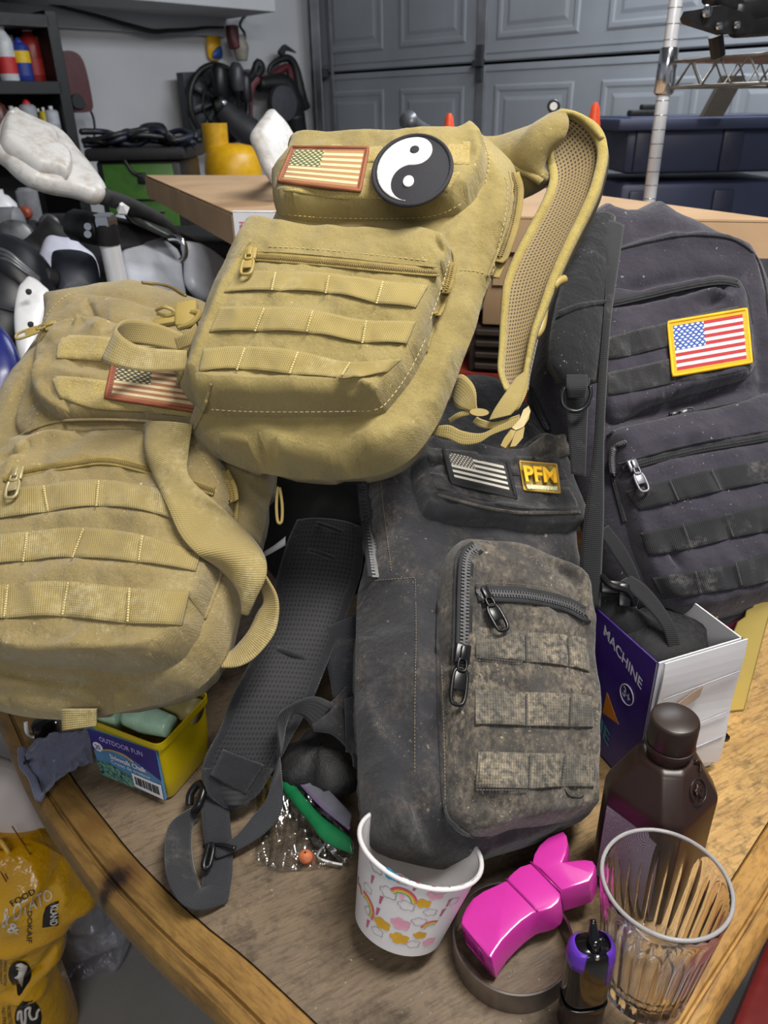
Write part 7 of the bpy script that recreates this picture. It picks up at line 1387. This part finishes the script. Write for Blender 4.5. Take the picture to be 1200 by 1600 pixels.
# --- zip bag
t = NT('clear_film'); tr = t.n('ShaderNodeBsdfTransparent'); tr.inputs[0].default_value = (.93, .93, .93, 1); gs = t.n('ShaderNodeBsdfGlossy'); gs.inputs['Roughness'].default_value = .08; lw = t.n('ShaderNodeLayerWeight'); lw.inputs[0].default_value = .35
mx = t.n('ShaderNodeMixShader'); t.put(mx.inputs[0], t.ramp(lw.outputs['Facing'], 0, 1, .10, .75)); t.put(mx.inputs[1], tr.outputs[0]); t.put(mx.inputs[2], gs.outputs[0]); t.put(t.t.nodes['Material Output'].inputs[0], mx.outputs[0])
t.put(gs.inputs['Normal'], t.bump(t.noise(t.obj(), 55, 4, .6), .8, .004)); m_film = t.m
zb_ = Thing('zip_bag', 'clear zip bag with a green closure strip under the black strap', 'bag', onz(480, 1290, ZT))
cloth(zb_, 'film', [onz(400, 1185, ZT+.010), onz(425, 1180, ZT+.020), onz(470, 1230, ZT+.022), onz(520, 1280, ZT+.020), onz(556, 1320, ZT+.012)], [onz(400, 1345, ZT+.004), onz(440, 1358, ZT+.004), onz(480, 1356, ZT+.004), onz(520, 1352, ZT+.004), onz(545, 1350, ZT+.004)], m_film, seed=21, amp=.006, thick=.0004)
m_grn = plain('zip_green', '0E6038', .35, var=.08, nscale=40)
zg = [(x, y, .024) for x, y in ((424, 1176), (445, 1204), (470, 1238), (500, 1273), (528, 1294), (548, 1308))]; zh = [(x, y, .021) for x, y in ((412, 1192), (428, 1215), (446, 1240), (480, 1282), (508, 1315), (552, 1335))]
zb_.part('closure_strip', wl([onz(x, y, ZT+z_) for x, y, z_ in zg], [onz(x, y, ZT+z_) for x, y, z_ in zh], thick=.001, bulge=.003), m_grn, label='green closure strip')
zb_.part('closure_seal', wl([onz(x, y, ZT+.027) for x, y in ((441, 1186), (470, 1222), (505, 1258), (548, 1292))], [onz(x, y, ZT+.026) for x, y in ((440, 1191), (468, 1226), (502, 1262), (545, 1297))], thick=.0012), plain('zip_violet', '6A3A8C', .4))
zb_.part('bag_collar', wl([onz(x, y, ZT+.029) for x, y in ((446, 1166), (480, 1198), (510, 1230), (550, 1272))], [onz(x, y, ZT+.0265) for x, y in ((441, 1190), (468, 1225), (502, 1261), (545, 1296))], thick=.0008), plain('cloudy_film', '5E5E68', .3, var=.1))
solo('black_glove', 'dark leather glove lying behind the zip bag under the pack', 'glove', lathe([(.001, 0), (.03, .004), (.045, .018), (.04, .034), (.022, .044), (.001, .047)], onz(505, 1215, ZT+.002), k=30, mod=lambda a_, h: 1+.18*np.sin(a_*3+1)+.08*np.sin(a_*7+h*80), close=False), plain('dark_leather', '0E0D0F', .6, var=.3, nscale=60, bump=.6))
solo('orange_pebble', 'small orange nut inside the zip bag', 'nut', lathe([(.001, 0), (.005, .001), (.0068, .005), (.005, .009), (.001, .0105)], onz(478, 1344, ZT+.001), k=18, close=False), plain('nut_orange', 'B8653C', .6, var=.2, nscale=90))
solo('bent_wire', 'thin pale plastic loop inside the zip bag', 'wire', tube([onz(x, y, ZT+.006) for x, y in ((512, 1312), (500, 1330), (497, 1340), (515, 1347), (535, 1351))], .0011, 6, n=30), m_white)
solo('white_strap_scrap', 'pale plastic strip between the tan and black packs', 'strip', wl([at(412, 862, .84), at(428, 852, .84), at(446, 838, .84)], [at(414, 870, .84), at(432, 860, .84), at(446, 852, .84)], 20, 4), m_white)
# ================================================================== the floor at bottom left and right
t = NT('pet_bag_film'); o = t.obj(); n = t.noise(o, 7, 4); m_pet = t.fin(t.mix(t.ramp(n, .35, .65), lin('D89E08'), lin('E6B010')), .22, 0.0, t.bump(t.noise(o, 16, 4, .6), .5, .02), Coat_Weight=.4)
t = NT('silver_film'); o = t.obj(); n = t.noise(o, 10, 4); m_sil = t.fin(t.mix(t.ramp(n, .4, .65), lin('8E8E96'), lin('B6B6BE')), .3, .35, t.bump(t.noise(o, 14, 4, .6), .6, .02))
PBg = Bag('pet_food_bag', 'yellow printed pet food bag standing on the floor by the table', at(60, 1760, 1.42), at(40, 1310, 1.00), at(190, 1700, 1.38))
PBg.e['category'] = 'bag'
PBg.layer('bag_body', [(-60, 1285), (0, 1283), (40, 1288), (80, 1298), (110, 1320), (150, 1360), (165, 1400), (130, 1430), (106, 1440), (104, 1480), (92, 1500), (110, 1535), (122, 1575), (135, 1640), (140, 1760), (60, 1860), (-100, 1860), (-120, 1500)], m_pet, .10, .05, base=True, dome=.015, step=.012, smoothc=True,
          creases=[([(0, 1420), (50, 1395), (85, 1365)], .008, .012), ([(0, 1560), (50, 1530), (95, 1495)], -.008, .010), ([(20, 1555), (70, 1560), (110, 1545)], .006, .010), ([(85, 1300), (95, 1360), (100, 1420)], .006, .009), ([(0, 1480), (60, 1470), (100, 1470)], .005, .015), ([(110, 1330), (130, 1345)], .006, .006), ([(104, 1370), (150, 1385)], -.006, .007)], waves=[Waves(201, .16, .007), Waves(202, .05, .002)])
m_bkp = plain('bag_black', '1B1712', .4); m_wtp = plain('bag_white', 'E2DAD0', .4)
def bagtext(s, quad, mat, bold=.01, nm='printed_word'):
    V, Fc = text2d(s, bold); Q = bil([(x, y, 0) for x, y in quad], V[:, 0], V[:, 1])[:, :2]; P = PBg.surf(Q, .0016); return PBg.part(nm, (P, Fc), mat, local=True, smooth=False)
bagtext('FOOD', [(14, 1409), (52, 1388), (56, 1396), (20, 1417)], m_bkp)
bagtext('KLAND', [(91, 1412), (92, 1446), (78, 1450), (80, 1418)], m_wtp) if False else None
PBg.decal('logo_block', [(80, 1412), (92, 1408), (91, 1430), (91, 1446), (66, 1450), (67, 1432), (71, 1418)], m_bkp, .0012, step=.01)
def bagtext2(s, quad, mat, bold, off): V, Fc = text2d(s, bold); Q = bil([(x, y, 0) for x, y in quad], V[:, 0], V[:, 1])[:, :2]; return PBg.part('printed_word', (PBg.surf(Q, off), Fc), mat, local=True, smooth=False)
bagtext2('KLAND', [(91, 1412), (90, 1445), (78, 1447), (79, 1416)], m_wtp, .03, .0034)
bagtext2('POTATO &', [(72, 1396), (4, 1430), (-2, 1452), (62, 1412)][::1], m_wtp, .01, .0016) if False else bagtext2('& OTATO', [(6, 1420), (78, 1388), (84, 1404), (2, 1452)], m_wtp, .01, .0016)
bagtext2('&', [(14, 1440), (32, 1446), (30, 1460), (10, 1458)], m_wtp, .03, .0018)
bagtext2('DOKAIF', [(50, 1424), (50, 1474), (41, 1474), (43, 1424)], m_bkp, .005, .0018)
bagtext2('MADE WITH', [(11, 1500), (10, 1540), (5, 1540), (6, 1500)], m_bkp, .0, .0018); bagtext2('HIGH MEAT', [(4, 1500), (3, 1538), (-2, 1538), (-1, 1500)], m_bkp, .0, .0018)
bagtext2('PROBIOTICS', [(16, 1572), (20, 1606), (13, 1606), (10, 1572)], m_bkp, .0, .0018); bagtext2('AND PRE', [(7, 1569), (10, 1602), (4, 1602), (2, 1569)], m_bkp, .0, .0018)
for (x0_, y0_, x1_, y1_, m_) in ((19, 1291, 59, 1353, 1), (0, 1326, 26, 1366, 1), (3, 1338, 13, 1358, 1), (0, 1346, 12, 1374, 1), (-6, 1350, 10, 1378, 1)):
    PBg.cord('print_line', [(x0_, y0_), ((x0_+x1_)/2, (y0_+y1_)/2), (x1_, y1_)], .0009, plain('bag_brown', '7A4E0A', .5), .0008, dense=20)
PBg.cord('pale_streak', [(0, 1312), (15, 1334), (34, 1362)], .003, plain('bag_pale', 'EBC060', .4), .0, dense=24)
for cx, cy, rx, ry in ((31, 1522, 18, 20), (44, 1590, 21, 27)): PBg.decal('round_badge', [(cx+rx*math.cos(q), cy+ry*math.sin(q)) for q in a40], m_bkp, .0014, step=.01)
PBg.decal('animal_mark', [(26, 1507), (33, 1505), (43, 1510), (41, 1518), (37, 1526), (36, 1538), (30, 1538), (28, 1530), (22, 1528), (28, 1524), (29, 1516), (25, 1514), (32, 1512), (24, 1510)], m_wtp, .0026, step=.008)
PBg.cord('stomach_mark', [(28, 1593), (29, 1582), (33, 1580), (34, 1594), (38, 1604), (40, 1590), (40, 1578), (47, 1574), (46, 1584), (50, 1592), (57, 1590), (58, 1582), (62, 1576)], .0022, m_wtp, .0022, dense=60)
SB = Bag('foil_sack', 'silver grey plastic sack beside the yellow pet food bag', at(150, 1760, 1.64), at(150, 1400, 1.32), at(230, 1700, 1.62)); SB.e['category'] = 'bag'
SB.layer('sack_body', [(90, 1425), (150, 1395), (190, 1420), (212, 1440), (208, 1465), (192, 1510), (183, 1560), (172, 1640), (168, 1760), (90, 1850), (40, 1700), (60, 1500)], m_sil, .08, .04, base=True, dome=.01, step=.012, creases=[([(105, 1530), (150, 1505), (195, 1490)], -.012, .012), ([(125, 1600), (160, 1540), (190, 1505)], .010, .012), ([(110, 1460), (160, 1450), (205, 1450)], .008, .014), ([(130, 1560), (150, 1600)], -.008, .010)], waves=[Waves(211, .10, .009), Waves(212, .04, .003)])
PS = Bag('paper_sack', 'off-white paper sack behind the yellow bag at the left edge', at(30, 1420, 1.15), at(0, 1190, 1.02), at(90, 1400, 1.15)); PS.e['category'] = 'bag'
PS.layer('sack_body', [(-80, 1180), (-20, 1176), (10, 1185), (40, 1205), (70, 1260), (100, 1310), (85, 1345), (0, 1330), (-80, 1330)], plain('paper_off_white', 'D9CFCB', .6, var=.02, nscale=5), .07, .035, base=True, dome=.01, step=.012, waves=[Waves(221, .12, .005)])
rp_ = onz(1180, 1540, .50)
tc = Thing('tool_chest', 'dark red tool chest on the floor at the bottom right corner', 'chest', (rp_[0]+.16, rp_[1]+.10, 0))
k_a = onz(1150, 1600, .5); k_b = onz(1200, 1478, .5); kv = nrm(k_b-k_a); kn = np.cross(ZU, kv); kn = kn if kn[0] > 0 else -kn; cc = k_a+kv*.12+kn*.2
tc.part('chest_body', box(cc*[1, 1, 0]+ZU*.235, (.6, .4, .46), kv, kn, ZU, bev=.01), m_dred, sharp=40)
tc.part('lid', box(cc*[1, 1, 0]+ZU*.485, (.61, .41, .03), kv, kn, ZU, bev=.012), plain('chest_red', '6A1D1C', .4, var=.05), sharp=40)
tc.part('handle', tube([cc+ZU*.005-kv*.08, cc+ZU*.04-kv*.07, cc+ZU*.04+kv*.07, cc+ZU*.005+kv*.08], .008, 8, n=20), m_black)
SC.frame_set(1)
